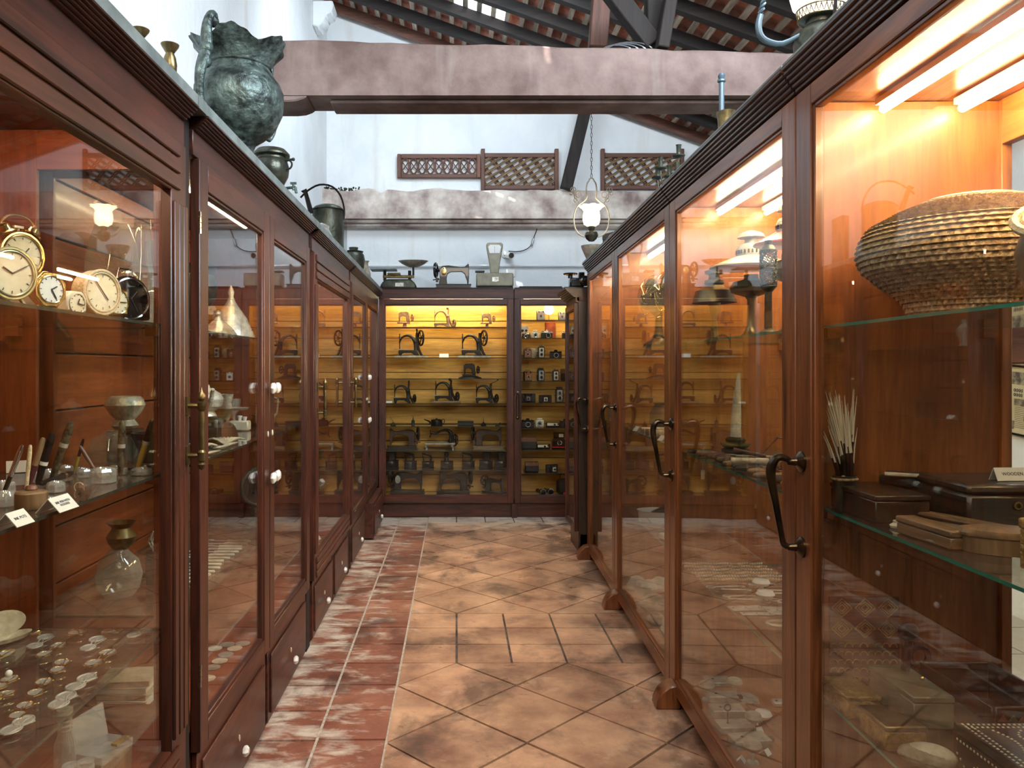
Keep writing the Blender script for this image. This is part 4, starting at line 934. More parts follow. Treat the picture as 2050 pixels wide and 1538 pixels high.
for (px, k, s, l) in ((783, 'tower', 1.11, 'tall charcoal iron with chimney at left end of the iron shelf'), (821, 'open', 1.0, 'charcoal iron with slanting wooden handle, second from left on the iron shelf'),
    (856, 'open', .95, 'charcoal iron with handle on thin post, third from left on the iron shelf'), (894, 'front', 1.0, 'charcoal iron seen end on in the middle of the iron shelf'),
    (937, 'low', 1.0, 'charcoal iron with ornate posts, fifth from left on the iron shelf'), (972, 'tower', 1.08, 'charcoal iron with chimney, second from right on the iron shelf'), (1002, 'tower', 1.1, 'charcoal iron with chimney at right end of the iron shelf')):
    flat_iron(l, bx(px), YB, zb[6], s, 'open' if k == 'low' else k, 0)
# ================================================================ THE FAR END: CAMERAS
def cz(i): return zr_[i]
C_ = [
 ('boxw', 1082, 0, .92, 0, 'tall white faced camera on the highest camera shelf, left'), ('boxw', 1124, 0, .78, 0, 'white square box camera on the highest camera shelf, right'),
 ('slr', 1053, 1, .62, -12, 'black lensed camera at left end of the second camera shelf'), ('white', 1071, 1, .9, 0, 'round fronted white camera beside the orange leather case'),
 ('slrw', 1094, 1, .85, 15, 'silver camera with large lens before the orange leather case'), ('slrw', 1136, 1, .8, 5, 'silver camera at right end of the second camera shelf'),
 ('boxs', 1056, 2, .85, 0, 'silver faced box camera left on the third camera shelf'), ('tlrw', 1083, 2, .9, 0, 'twin lens camera with white trim on the third camera shelf'),
 ('rf', 1112, 2, .85, 0, 'squat black camera with pale front on the third camera shelf'), ('tlr', 1141, 2, .85, 20, 'twin lens camera at right end of the third camera shelf'),
 ('boxs', 1056, 3, .95, 8, 'dark box camera left on the fourth camera shelf'), ('tlr', 1082, 3, .98, 5, 'tall twin lens camera second on the fourth camera shelf'),
 ('tlrw', 1112, 3, .9, 0, 'twin lens camera with hanging strap on the fourth camera shelf'), ('case', 1139, 3, 1.25, 30, 'large dark camera case at right end of the fourth camera shelf'),
 ('fold', 1056, 4, 1.15, 0, 'open folding camera left on the fifth camera shelf'), ('foldb', 1091, 4, .95, 0, 'wide folding camera second on the fifth camera shelf'),
 ('tlr', 1119, 4, 1.15, 0, 'large twin lens camera with pale hood on the fifth camera shelf'), ('fold', 1146, 4, .9, -30, 'tilted folding camera at right end of the fifth camera shelf'),
 ('rf', 1056, 5, .9, 0, 'black camera left on the sixth camera shelf'), ('white', 1080, 5, 1.0, -8, 'cream camera with round flash dial on the sixth camera shelf'),
 ('flat', 1107, 5, 1.1, 0, 'low cream and black camera on the sixth camera shelf'), ('rf', 1131, 5, .85, 25, 'dark camera turned sideways on the sixth camera shelf'),
 ('case', 1058, 6, 1.1, 0, 'open black camera case left on the seventh camera shelf'), ('flat', 1087, 6, 1.05, 6, 'low silver camera beside the open case on the seventh shelf'),
 ('instant', 1118, 6, 1.25, 0, 'instant camera with raised flash hood and red stripe'),
 ('case', 1064, 7, .95, 0, 'shadowed dark camera case left on the eighth camera shelf'), ('foldb', 1104, 7, .9, 20, 'dark folding camera on the eighth camera shelf'), ('box', 1142, 7, .8, 0, 'small dark box camera right on the eighth camera shelf')]
for k, px, i, s, r_, l in C_: camera_(k, l, bx(px), YB-.02, cz(i), s*(1.12 if i not in (3, 4) else 1.04), r_)
t = thing('movie_camera', 'tall grey stereo camera standing behind the second camera shelf, left', 'camera', (bx(1050), YB+.06, cz(1)), 0, 'old cameras')
ob('body', MB().box(-.045, .045, -.04, .04, 0, .14), PEWTER, t, bevel=.004)
for x in (-.02, .02): ob('lens', MB().cyl((x, -.04, .085), (x, -.05, .085), .014, 14), BLACK, t)
ob('face_plate', MB().box(-.035, .035, -.045, -.04, .02, .06), CREAM, t, bevel=.002)
t = thing('leather_case', 'upright orange leather case standing behind the silver cameras', 'case', (bx(1103), YB+.07, cz(1)))
ob('body', MB().box(-.058, .058, -.03, .03, 0, .18), ORANGE, t, bevel=.008); ob('front_panel', MB().lathe([(0, 0), (.045, 0), (.05, .004), (.05, .01)], (0, -.035, .105), 24, 'y', (1, 1.45)), ORANGE, t)
t = thing('flash_reflector', 'round white flash reflector above the camera shelves', 'reflector', (bx(1100), YB+.05, cz(0)+.0))
ob('dish', MB().lathe([(0, .012), (.03, .01), (.055, 0), (.056, -.006), (.052, -.004), (.03, .006), (0, .008)], (0, 0, .125), 26, 'y'), PORC, t); ob('stem', MB().cyl((0, .01, 0), (0, .01, .09), .006, 8), CHROME, t)
ob('hub', MB().ball((0, .0, .125), .006, 8, 6), BLACK, t)
t = thing('leather_pouch', 'crumpled cream pouch behind the silver faced box camera', 'pouch', (bx(1067), YB+.05, cz(2)))
ob('body', MB().lathe([(.02, 0), (.035, .02), (.055, .06), (.05, .09), (.045, .105), (0, .11)], (0,0,0), 12, mod=lambda r, z, a, i: r*(1+.15*math.cos(3*a+i))), STRAWL, t)
t = thing('flash_reflector', 'shiny flash dish at right end of the seventh camera shelf', 'reflector', (bx(1143), YB-.02, cz(6)), -50)
ob('dish', MB().lathe([(0, .03), (.04, .02), (.07, 0), (.072, -.004), (.04, .014), (0, .02)], (0, 0, .10), 26, 'y'), CHROME, t); ob('stem', MB().box(-.008, .008, 0, .02, 0, .1), BLACK, t)
t = thing('binoculars', 'dark binoculars lying on the floor of the camera cabinet', 'binoculars', (bx(1090), YB-.05, .216), 20)
for x in (-.045, .045): ob('barrel', MB().lathe([(.034, -.05), (.036, -.03), (.03, .0), (.022, .05), (.024, .09)], (x, 0, .04), 16, 'y'), BLACK, t); ob('rim', MB().ring((x, -.05, .04), .033, .003, 'y', 20, 6), CHROME, t)
ob('bridge', MB().box(-.02, .02, -.01, .03, .03, .05), BLACK, t)
t = thing('camera_bag', 'dark leather bag with upright handle on the camera cabinet floor', 'bag', (bx(1130), YB+.02, .216))
ob('body', MB().box(-.085, .085, -.05, .05, 0, .17), LEATHER, t, bevel=.03); ob('handle', MB().tube([(-.045, 0, .165), (-.04, 0, .215), (0, 0, .225), (.04, 0, .215), (.045, 0, .165)], .005, 6), LEATHER, t)
t = thing('toy_viewer', 'red and yellow plastic viewer on the camera cabinet floor', 'toy', (bx(1136), YB-.10, .216))
ob('body', MB().box(-.06, .06, -.03, .03, 0, .04), RED, t, bevel=.012); ob('button', MB().ball((0, -.025, .022), (.028, .012, .014), 14, 8), YEL, t)
# ================================================================ LEFT CABINET: CLOCKS
GC = mat('greenish_clock_case', (.30, .29, .18), .35, .7, (.42, .38, .22), 12)
clock('brass twin bell alarm clock with pale radial face, tallest of the clocks', -1.08, 1.92, 1.811, 0.0565, 62, 'round', GOLD, True, .04)
box_thing('wooden_block', 'small wooden block under the twin bell alarm clock', 'block', -1.08, 1.92, 1.731, .09, .07, .079, WM, 62, .1)
clock('chrome round clock at the left edge below the twin bells', -.93, 1.47, 1.731, 0.0452, 60, 'round', CHROME, False, .04, hands=(200, 10))
clock('greenish round clock leaning before the twin bell clock', -.925, 1.60, 1.731, 0.0531, 62, 'round', GC, False, .045, hands=(300, 60))
clock('octagonal brass clock with round white dial', -.945, 1.80, 1.731, 0.0407, 64, 'oct', GOLD, False, .03, PAPER, (60, 150))
clock('small cream gabled clock between the octagonal and the patterned clock', -.96, 1.93, 1.731, 0.0316, 72, 'house', CREAM, False, .06, hands=(20, 100))
clock('large round clock with patterned cream case and dotted dial', -.955, 2.06, 1.731, 0.0588, 66, 'round', STRAWL, False, .06, hands=(140, 320))
clock('square gilt alarm clock with two small bells on top', -.955, 2.17, 1.731, 0.0429, 60, 'square', GOLD, False, .04, hands=(180, 90))
clock('big black arched clock with carrying handle, nearest the cabinet end', -.965, 2.27, 1.731, 0.0678, 56, 'arch', BLACK, False, .06, BLACK)
t = thing('carved_mask', 'small dark carved lump resting behind the cream gabled clock', 'carving', (-1.10, 2.12, 1.731), 60)
ob('body', MB().ball((0, 0, .035), (.05, .03, .035), 14, 8), DBRONZE, t)
# pens -------------------------------------------------------------
def sp(px, py, Z=1.31): return on(px, py, Z)
def top_(b, px, py, dy=0): return P(px, py, b.y+dy)
MARB = mat('marbled_black_pen', (.02, .018, .012), .25, 0, (.16, .13, .07), 60, coat=.4)
MAR2 = mat('maroon_pen', (.10, .02, .03), .3, coat=.3); OLV = mat('olive_pen', (.35, .30, .05), .3); WARM = mat('mustard_pen', (.55, .33, .06), .35, coat=.3); BRN = mat('brown_pen', (.14, .07, .045), .35)
for l, b, tp, r, bd, cp, bn, spl in (
  ('slim pen with black barrel and silver cap at the left edge', (5, 978), (45, 891), .0055, BLACK, CHROME, None, .4),
  ('thin yellowish pen standing in the wooden ink pot', (51, 980), (61, 891), .0045, STRAWL, STRAWL, None, .5),
  ('pen with maroon barrel and wooden cap leaning right', (58, 956), (87, 877), .0075, MAR2, WM[0], None, .42),
  ('thick black pen with white band and silver tip', (75, 955), (105, 867), .009, BLACK, BLACK, PORC, .38),
  ('large marbled black pen with broad silver band', (103, 948), (143, 846), .010, MARB, MARB, SILVER, .58),
  ('thin olive pen with black cap at the back', (148, 935), (167, 879), .004, OLV, BLACK, None, .5),
  ('brown pen leaning left out of the glass inkwell', (199, 942), (160, 893), .005, BRN, BRN, None, .5),
  ('upright rippled black pen with silver band', (241, 938), (245, 842), .009, MARB, MARB, SILVER, .5),
  ('mustard pen with black cap and silver band, farthest right', (276, 926), (306, 841), .0095, WARM, BLACK, SILVER, .5)):
    p_ = sp(*b); p_.z = 1.29; pen(l, p_, P(tp[0], tp[1], p_.y), r, bd, cp, bn, spl)
a_ = on(80, 969, 1.296); b_ = on(145, 947, 1.299); pen('black pen with gold ring lying flat beside the wooden ink pot', a_, b_, .0085, BLACK, BLACK, GOLD, .68)
a_ = on(262, 945, 1.294); b_ = on(303, 931, 1.294); pen('short marbled pen lying near the shelf corner', a_, b_, .006, MARB, MARB, SILVER, .6)
t = thing('reed_pen_bundle', 'bundle of brown reed pens tied with string', 'pen bundle', on(158, 982, 1.286), 0)
for k in range(5):
    dx = random.uniform(-.006, .006); ob('reed_pen', MB().cyl((dx-.02, .05+k*.003, .006+.005*(k % 2)), (dx+.03, -.05-k*.002, .006+.005*(k % 2)), .0045, 7), BRN, t)
ob('string', MB().ring((0, 0, .008), .012, .0015, 'y', 14, 5), STRAWL, t)
c0 = on(48, 1022, 1.286)
t = lathe_thing('wooden_ink_pot', 'round wooden ink pot with lid behind the nearest card', 'ink pot', c0.x, c0.y+.03, 1.286, [(.033, 0), (.034, .004), (.034, .034), (.030, .038), (0, .042)], WM[0], extra=lambda t: ob('lid_knob', MB().lathe([(.012, .038), (.014, .043), (.010, .05), (0, .052)], (0,0,0), 16), TAN, t))
def inkwell(label, px, py, r, h, oct_=True):
    c = on(px, py, 1.286); c.y = min(c.y, 2.37-y1*0-r-.02); t = thing('glass_inkwell', label, 'inkwell', c, 20, 'glass inkwells and stands')
    ob('block', MB().lathe([(0, .001), (r, .001), (r*1.02, h*.3), (r, h*.8), (r*.85, h), (r*.5, h), (r*.45, h*.5), (0, h*.4)], (0,0,0), 8 if oct_ else 20), CLEAR, t, smooth=20)
    ob('neck', MB().ring((0, 0, h), r*.5, .003, 'z', 18, 6), CLEAR, t)
for l, px, py, r, h, o_ in (('big faceted glass inkwell holding the brown pen', 206, 966, .034, .038, True), ('low glass stand left of the wooden ink pot', 12, 1012, .03, .03, False),
    ('square glass inkwell beside the lying black pen', 112, 985, .022, .025, True), ('glass dish at the shelf corner under the short marbled pen', 283, 950, .03, .018, False),
    ('glass inkwell under the upright rippled pen', 238, 950, .024, .02, True), ('glass block under the large marbled pen', 100, 960, .026, .026, True),
    ('glass stand under the thick black pen', 72, 965, .024, .024, False), ('small glass inkwell at the back under the olive pen', 148, 942, .02, .02, True),
    ('glass inkwell at left under the silver capped pen', 8, 985, .026, .026, True), ('low glass tray between the two label cards', 95, 1010, .022, .015, False),
    ('glass stopper block behind the reed pens', 170, 955, .022, .022, True), ('round glass dish behind the brown pen', 185, 940, .025, .014, False), ('glass base under the mustard pen', 272, 934, .022, .02, True)):
    inkwell(l, px, py, r, h, o_)
c0 = on(38, 1052, 1.286); card('white tent card reading INK POTS at the shelf edge', c0.x-.01, c0.y, 1.287, .060, .036, 88, 'INK POTS', .009, lean=42)
c0 = on(135, 1022, 1.286); card('white tent card reading INK PEN WITH HOLDERS', c0.x-.022, c0.y, 1.287, .080, .040, 88, 'INK PEN WITH\nHOLDERS', .0085, lean=42)
c0 = on(20, 950, 1.286); card('white printed paper standing behind the pens at left', c0.x, c0.y+.04, 1.287, .06, .035, 30, None, lean=10)
# spectacles ---------------------------------------------------------
def Q(px, py):
    v = on(px/4.836, 1220+py/4.836, .815); v.y = min(v.y, 2.315-(1600-px)*.00002); return v
AMB = glassmat('amber_lens', (.85, .62, .30), .10, .05, dust_gleam=.25)
for l, a, b, r_, wm, lm in (
  ('green rimmed spectacles near the back left of the spectacle shelf', (435, 280), (335, 365), .020, PEWTER, None), ('wire spectacles with thick lenses left of centre', (565, 360), (430, 445), .021, None, None),
  ('large amber lens spectacles at the back of the shelf', (860, 145), (745, 240), .026, GOLD, AMB), ('round wire spectacles tipped up beside the amber pair', (1120, 185), (1235, 120), .021, None, None),
  ('pale spectacles farthest right on the spectacle shelf', (1445, 180), (1300, 260), .019, SILVER, None), ('white lens spectacles in the middle of the shelf', (935, 300), (850, 385), .020, SILVER, None),
  ('bright lens spectacles right of the middle pair', (1040, 430), (905, 530), .023, None, None), ('dark lens spectacles with gold rims in the middle row', (600, 525), (565, 595), .021, None, None),
  ('empty gold rimmed spectacles crossing their arms', (420, 715), (345, 820), .020, GOLD, None), ('silver spectacles close to the front edge, upper pair', (840, 675), (730, 760), .022, SILVER, None),
  ('silver spectacles close to the front edge, middle pair', (640, 855), (570, 930), .022, SILVER, None), ('folded spectacles with curled arms, lower left', (240, 945), (170, 1040), .019, None, None),
  ('rimmed spectacles at the left picture edge, upper', (50, 440), (-60, 500), .023, None, None), ('rimmed spectacles at the left picture edge, middle', (60, 830), (-60, 880), .019, None, None),
  ('gold spectacles with a bright bead on the lens', (90, 690), (-10, 760), .021, GOLD, None), ('flat oval spectacles at lower left with pale lens', (230, 1095), (110, 1180), .021, SILVER, None), ('narrow spectacles with looped cord at the back left', (460, 180), (400, 215), .014, None, None)):
    spectacles(l, Q(*a), Q(*b), r_, wm, lm)
t = thing('spectacle_case', 'open pale spectacle case at left edge of the spectacle shelf', 'case', Q(70, 300), 60)
ob('tray', MB().lathe([(0, 0), (.03, 0), (.036, .012), (.03, .012), (0, .004)], (0,0,0), 24, sc_=(2.0, .9)), IVORY, t)
ob('lid', MB().lathe([(0, 0), (.03, 0), (.036, .008), (.03, .01), (0, .004)], (0,0,0), 24, sc_=(2.0, 1.0)).xf(T(0, .035, .04) @ rx(75)), IVORY, t)
t = thing('white_bead', 'white knob with a dark spot on the spectacle shelf', 'knob', Q(85, 660)); ob('body', MB().ball((0, 0, .010), .009, 12, 8), PORC, t)
def jar(label, px, top, Y, r, h, mt=CLEAR, lid=None):
    X = (px-CX)*Y/F; t = thing('glass_bottle', label, 'bottle', (X, Y, .451), 0, 'bottles on the cabinet floor')
    ob('body', MB().lathe([(r*.95, 0), (r, .01), (r, h*.72), (r*.6, h*.82), (r*.6, h*.97), (r*.68, h)], (0,0,0), 18), mt, t)
    m = MB()
    for k in range(3): m.ring((0, 0, h*(.85+.045*k)), r*.62, .003, 'z', 18, 5)
    ob('thread', m, mt, t)
    if lid: ob('lid', MB().cyl((0, 0, h), (0, 0, h+.012), r*.75, 18), lid, t)
jar('tall bottle with silver stopper on the cabinet floor below the spectacles', 130, 1450, 1.98, .026, .27, CLEAR, SILVER)
jar('squat ribbed glass jar beside the tall stoppered bottle', 142, 1500, 1.86, .030, .20, CLEAR)
jar('round glass jar between the ribbed jar and clear plastic box', 172, 1505, 1.90, .028, .19, CLEAR)
jar('dark bottle at left of the cabinet floor', 75, 1500, 1.80, .032, .20, LENS, None)
t = thing('plastic_box', 'open clear plastic box with lid raised on the cabinet floor', 'box', (-.93, 2.06, .451), 75)
ob('stand', MB().box(-.06, .06, -.04, .04, 0, .13), WM[0], t, bevel=.003); ob('tray', MB().box(-.06, .06, -.04, .04, .131, .15), CLEAR, t); ob('lid', MB().box(-.06, .06, -.002, .002, 0, .085).xf(T(-.0, .04, .15) @ rx(-12)), CLEAR, t)
ob('gilt_strip', MB().box(.0, .05, -.038, -.02, .151, .157), GOLDL, t)
# ================================================================ LEFT CABINET 2
def L_(px, X): return X*F/(px-CX)
rep = lambda n, k: (lambda r, z, a, i: r*(1+k*math.cos(n*a)*math.sin(i*2.1)))
def dome(label, X, Y, Z, r, h, group='silver dish covers'):
    return lathe_thing('dish_cover', label, 'cover', X, Y, Z, [(r, 0), (r*1.02, .004), (r*.9, h*.12), (r*.62, h*.42), (r*.3, h*.62), (r*.16, h*.72), (r*.09, h*.8), (r*.13, h*.88), (r*.07, h*.95), (0, h)], SILVER, seg=36, mod=rep(16, .02), group=group)
dome('filigree silver dome cover behind the left door of the white knobbed cabinet', -1.13, 3.70, 1.731, .10, .14)
dome('pointed silver cover with swirled rim, higher and farther back', -1.18, 4.08, 1.731, .13, .30)
lathe_thing('large_bowl', 'large embossed metal bowl on a foot, upper shelf of the white knobbed cabinet', 'bowl', -1.12, 3.30, 1.731,
    [(.06, 0), (.05, .02), (.03, .04), (.035, .09), (.07, .12), (.10, .17), (.105, .22), (.09, .26), (.10, .29), (.104, .30), (.09, .295), (0, .2)], DBRONZE, seg=36, mod=rep(12, .03))
lathe_thing('tall_vase', 'tall pale flared vase beside the embossed bowl', 'vase', -1.20, 3.20, 1.731, [(.05, 0), (.045, .02), (.05, .1), (.06, .25), (.075, .38), (.07, .38), (.05, .2), (0, .03)], ENAM)
lathe_thing('lamp_glass', 'clear glass lamp chimney seen through the glazed cabinet end', 'chimney', -1.12, 2.78, 1.731, [(.03, 0), (.035, .03), (.06, .10), (.055, .16), (.03, .26), (.028, .40), (.026, .40)], CLEAR)
lathe_thing('lamp_glass', 'wide opal glass shade beside the clear lamp chimney', 'lamp shade', -1.28, 2.90, 1.731, [(.05, 0), (.05, .03), (.085, .09), (.10, .2), (.085, .33), (.06, .40), (.055, .40)], LENS)
lathe_thing('metal_jar', 'dark round metal jar seen through the glazed cabinet end', 'jar', -1.20, 2.66, 1.731, [(.05, 0), (.07, .02), (.085, .06), (.08, .10), (.05, .13), (.055, .14), (0, .14)], DBRONZE)
t = lathe_thing('tea_pot', 'silver teapot with curved spout on a raised stand', 'teapot', -1.05, 3.28, 1.281+.115, [(.04, 0), (.035, .01), (.03, .02), (.06, .04), (.068, .07), (.055, .095), (.03, .11), (.012, .12), (.01, .13), (0, .135)], SILVER, mod=rep(14, .02),
    extra=lambda t: (ob('spout', MB().tube([(.05, .0, .05), (.08, 0, .07), (.09, 0, .10), (.11, 0, .115)], [.014, .010, .008, .007], 8), SILVER, t), ob('handle', MB().tube([(-.05, 0, .09), (-.09, 0, .10), (-.10, 0, .06), (-.06, 0, .035)], .005, 8), SILVER, t)), rot=-60)
box_thing('stand', 'dark wooden stand under the silver teapot', 'stand', -1.06, 3.32, 1.281, .12, .12, .113, WB, 0, .1)
t = thing('raised_tray', 'round silver tray on a slim pedestal holding an embossed cup', 'tray', (-1.10, 3.72, 1.281))
ob('tray', MB().lathe([(0, .118), (.10, .118), (.108, .126), (.10, .122), (0, .121)], (0,0,0), 30), SILVER, t); ob('pedestal', MB().lathe([(.05, 0), (.02, .02), (.012, .06), (.03, .118)], (0,0,0), 16), SILVER, t)
lathe_thing('silver_cup', 'embossed silver cup standing on the raised tray', 'cup', -1.10, 3.72, 1.281+.122, [(.022, 0), (.026, .01), (.024, .03), (.032, .055), (.035, .07), (.03, .07), (0, .01)], SILVER, mod=rep(10, .03))
def shell(label, px, py, r, rot, mt=IVORY):
    c = on(px, py, 1.272)-Vector((.02, 0, 0)); t = thing('carved_shell', label, 'shell', c, rot, 'carved white shells')
    m = MB(); n = 18; vs = [(0, -r*.9, .01)]; fs = []
    for ring in (0, 1, 2):
        for k in range(n+1):
            a = R(-65+130*k/n); q = r*(.5+.5*ring*.6+.3); q = r*(.45+.35*ring); vs.append((q*math.sin(a), -r*.9+q*math.cos(a)*1.25, .012+.022*math.sin(math.pi*(ring+1)/4)*(1+.12*(-1)**k)))
    for k in range(n): fs += [(0, 1+k+1, 1+k), (1+k, 2+k, 2+k+n+1, 1+k+n+1), (n+2+k, n+3+k, 2*n+4+k, 2*n+3+k)]
    o = ob('fan', m.add(vs, fs), mt, t); md = o.modifiers.new('th', 'SOLIDIFY'); md.thickness = .004
shell('ribbed white shell at the left of the shelf, behind', 425, 885, .055, 20); shell('ribbed white shell nearest the door at left', 420, 905, .06, -10); shell('large ribbed white shell in the middle of the shelf', 462, 892, .075, 15)
t = thing('dish_stack', 'cream painted porcelain dish with a round mark', 'dish', on(455, 862, 1.281)); ob('body', MB().lathe([(.03, 0), (.06, .03), (.062, .035), (0, .01)], (0,0,0), 24), PORC, t)
t = thing('porcelain_box', 'small cream porcelain box with tiny cups on top', 'box', on(480, 862, 1.281)); ob('body', MB().box(-.05, .05, -.03, .03, 0, .05), CREAM, t, bevel=.006); ob('cup', MB().lathe([(.008, .05), (.014, .075), (.012, .075), (0, .055)], (0,0,0), 12), PORC, t); ob('cup', MB().lathe([(.008, .05), (.014, .07), (.012, .07), (0, .055)], (.025, 0, 0), 12), PORC, t)
t = thing('brown_comb', 'curved dark brown comb standing among the white shells', 'comb', on(455, 884, 1.281), 70)
pts = [(.075*math.cos(a), .085*math.sin(a)) for a in [math.pi*k/12 for k in range(13)]]+[(.045*math.cos(a), .03+.03*math.sin(a)) for a in [math.pi*k/8 for k in range(8, -1, -1)]]
ob('body', MB().prism(pts[:13][::-1]+[], -.006, .006), TAN, t, bevel=.003)
for k, (px, py) in enumerate(((423, 925), (448, 910), (470, 898), (487, 892))):
    t = thing('bone_strip', ORD[k]+' pale bone slat from the front along the shelf edge', 'bone', on(px, py, 1.281)-Vector((.05, 0, 0)), 75+k*4, 'bone strips'); ob('body', MB().lathe([(0, 0), (.012, .003), (.016, .008), (0, .012)], (0,0,0), 12, sc_=(5, 1)), IVORY, t)
for k in range(14):
    y = 3.52-.052*k; t = thing('fork' if k % 3 else 'spoon', ORD[k]+' piece of bone handled cutlery from the back of the row', 'cutlery', (-1.02+random.uniform(-.01, .01), y, .811), random.uniform(-4, 4), 'bone handled cutlery')
    ob('handle', MB().box(-.02, .085, -.008, .008, 0, .010), IVORY, t, bevel=.003)
    if k % 3: 
        m = MB().cyl((-.02, 0, .005), (-.07, 0, .006), .003, 6).box(-.085, -.07, -.011, .011, .004, .008)
        for q in (-.009, -.003, .003, .009): m.cyl((-.085, q, .006), (-.125, q, .009), .0016, 5)
        ob('tines', m, SILVER, t)
    else: ob('bowl', MB().cyl((-.02, 0, .005), (-.08, 0, .006), .003, 6).ball((-.10, 0, .008), (.024, .014, .005), 14, 6), SILVER, t)
for k, (px, py) in enumerate(((425, 1338), (440, 1325), (452, 1312), (470, 1300), (486, 1290), (430, 1300), (455, 1292), (415, 1360))):
    c = on(px, py, .452); t = thing('medal_disc', ORD[k]+' small pale disc on the cabinet floor below the cutlery', 'disc', c, 0, 'pale discs'); ob('body', MB().lathe([(0, 0), (.028, 0), (.030, .004), (.024, .006), (0, .005)], (0,0,0), 22), IVORY if k % 2 else PEWTER, t)
lathe_thing('glass_jug', 'tall cut glass jug behind the right white knobbed door', 'jug', -1.02, 4.15, 1.281, [(.04, 0), (.045, .01), (.05, .06), (.045, .12), (.03, .16), (.035, .19), (.04, .20), (.035, .2), (0, .02)], CLEAR, extra=lambda t: ob('handle', MB().tube([(.03, 0, .17), (.07, 0, .15), (.065, 0, .08), (.045, 0, .05)], .005, 8), CLEAR, t))
lathe_thing('glass_goblet', 'cut glass goblet beside the glass jug', 'goblet', -1.20, 4.2, 1.281, [(.035, 0), (.01, .01), (.008, .06), (.03, .09), (.038, .15), (.034, .15), (0, .1)], CLEAR)
lathe_thing('wooden_bowl', 'dark flared wooden bowl right of the glass jug', 'bowl', -1.06, 4.29, 1.281, [(.03, 0), (.035, .01), (.06, .05), (.07, .06), (.064, .06), (0, .02)], TAN)
t = thing('round_mirror', 'round framed mirror with leafy edge on the lower shelf', 'mirror', (-1.08, 4.25, .811), 40)
ob('frame', MB().ring((0, 0, .14), .10, .012, 'y', 28, 8), DBRONZE, t); ob('glass', MB().lathe([(0, 0), (.095, 0), (.095, .004), (0, .004)], (0, 0, .14), 28, 'y'), BLACK, t); ob('foot', MB().box(-.04, .04, -.03, .03, 0, .03), DBRONZE, t, bevel=.005)
m_ = MB()
t = thing('hanging_ladle', 'thin iron ladle lying on the lower shelf of the white knobbed cabinet', 'ladle', (-1.1, 3.0, .811), 50); ob('body', MB().tube([(-.1, 0, .01), (0, 0, .015), (.1, .01, .03)], .004, 6).ball((-.12, 0, .012), (.03, .025, .012), 12, 6), IRON, t)
# lower silver things seen through the cabinet end
lathe_thing('silver_bowl', 'embossed silver bowl on a foot seen through the glazed cabinet end', 'bowl', -1.14, 2.68, 1.281+.11, [(.035, 0), (.045, .01), (.03, .03), (.05, .05), (.066, .08), (.06, .10), (.05, .11), (0, .1)], SILVER, mod=rep(14, .02))
box_thing('stand', 'small dark block under the embossed silver bowl', 'stand', -1.14, 2.68, 1.281, .09, .09, .108, WB, 0, .1)
dome('small silver cover with a pine cone knob beside the silver bowl', -1.10, 2.86, 1.281, .06, .10)
lathe_thing('glass_carboy', 'big round glass bottle behind the pens, through the glazed end', 'bottle', -1.15, 2.60, 1.281, [(.06, 0), (.075, .02), (.08, .05), (.06, .085), (.025, .10), (.02, .108), (.024, .109)], LENS)
t = lathe_thing('stone_mortar', 'dark flared mortar standing behind the pens', 'mortar', -1.03, 2.62, 1.281, [(.03, 0), (.032, .02), (.05, .07), (.062, .10), (.055, .10), (0, .03)], IRON)
lathe_thing('brass_pot', 'small brass pot with wide rim on the lower shelf, through the glazed end', 'pot', -1.17, 2.72, .811+.16, [(.03, 0), (.045, .02), (.05, .04), (.03, .07), (.05, .09), (.045, .09), (0, .05)], BRASS)
t = lathe_thing('glass_globe', 'smoky glass globe below the small brass pot', 'globe', -1.17, 2.70, .811, [(.05, 0), (.07, .03), (.078, .07), (.065, .12), (.035, .15), (.03, .158)], LENS)
t = thing('filigree_cage', 'pierced pale metal cage ornament beside the small brass pot', 'ornament', (-1.09, 2.85, .811+.12), 0)
m = MB()
for k in range(8): a = k*math.pi/4; m.tube([(.02*math.cos(a), .02*math.sin(a), 0), (.035*math.cos(a+.4), .035*math.sin(a+.4), .035), (.02*math.cos(a+.8), .02*math.sin(a+.8), .07)], .003, 5)
ob('cage', m, SILVER, t); ob('foot', MB().box(-.035, .035, -.035, .035, -.119, 0), WB[0], t, bevel=.004)
for k in range(4): box_thing('old_book', ('lowest', 'second', 'third', 'topmost')[k]+' of four pale books stacked on the cabinet floor', 'book', -1.13+random.uniform(-.01, .01), 2.70, .451+.022*k, .13, .17, .020, IVORY if k % 2 else PAPER, 86+k*3, .15, 'stack of pale books', .001)
# ================================================================ LEFT CABINETS 3 AND 4
def wc(l, X, Y, Z, rot=80, s=.05): card(l, X, Y, Z, s, s*.6, rot, None, lean=40)
classic_machine('dark sewing machine on the lowest shelf behind the second fluted door', -1.12, 5.0, .811, IRON, .9, 1, None, False, 80)
classic_machine('dark sewing machine on the floor of the third left cabinet', -1.12, 5.3, .451, IRON, .9, -1, None, False, 80)
flat_iron('charcoal iron on the middle shelf of the third left cabinet', -1.05, 5.0, 1.281, 1.1, 'open', 70); flat_iron('second charcoal iron farther along the same middle shelf', -1.05, 5.5, 1.281, 1.0, 'front', 70)
lathe_thing('iron_grinder', 'dark iron grinder with round hopper on the lower shelf', 'grinder', -1.02, 5.55, .811, [(.05, 0), (.03, .02), (.03, .1), (.06, .14), (.08, .2), (.07, .2), (0, .12)], IRON, extra=lambda t: ob('crank', MB().tube([(.03, 0, .08), (.09, 0, .08), (.09, 0, .14)], .007, 8), IRON, t))
lathe_thing('pedestal_lamp', 'pale metal oil lamp on the top shelf of the third left cabinet', 'lamp', -1.1, 5.1, 1.731, [(.05, 0), (.045, .01), (.02, .03), (.05, .08), (.055, .12), (.02, .15), (.025, .18), (0, .18)], SILVER)
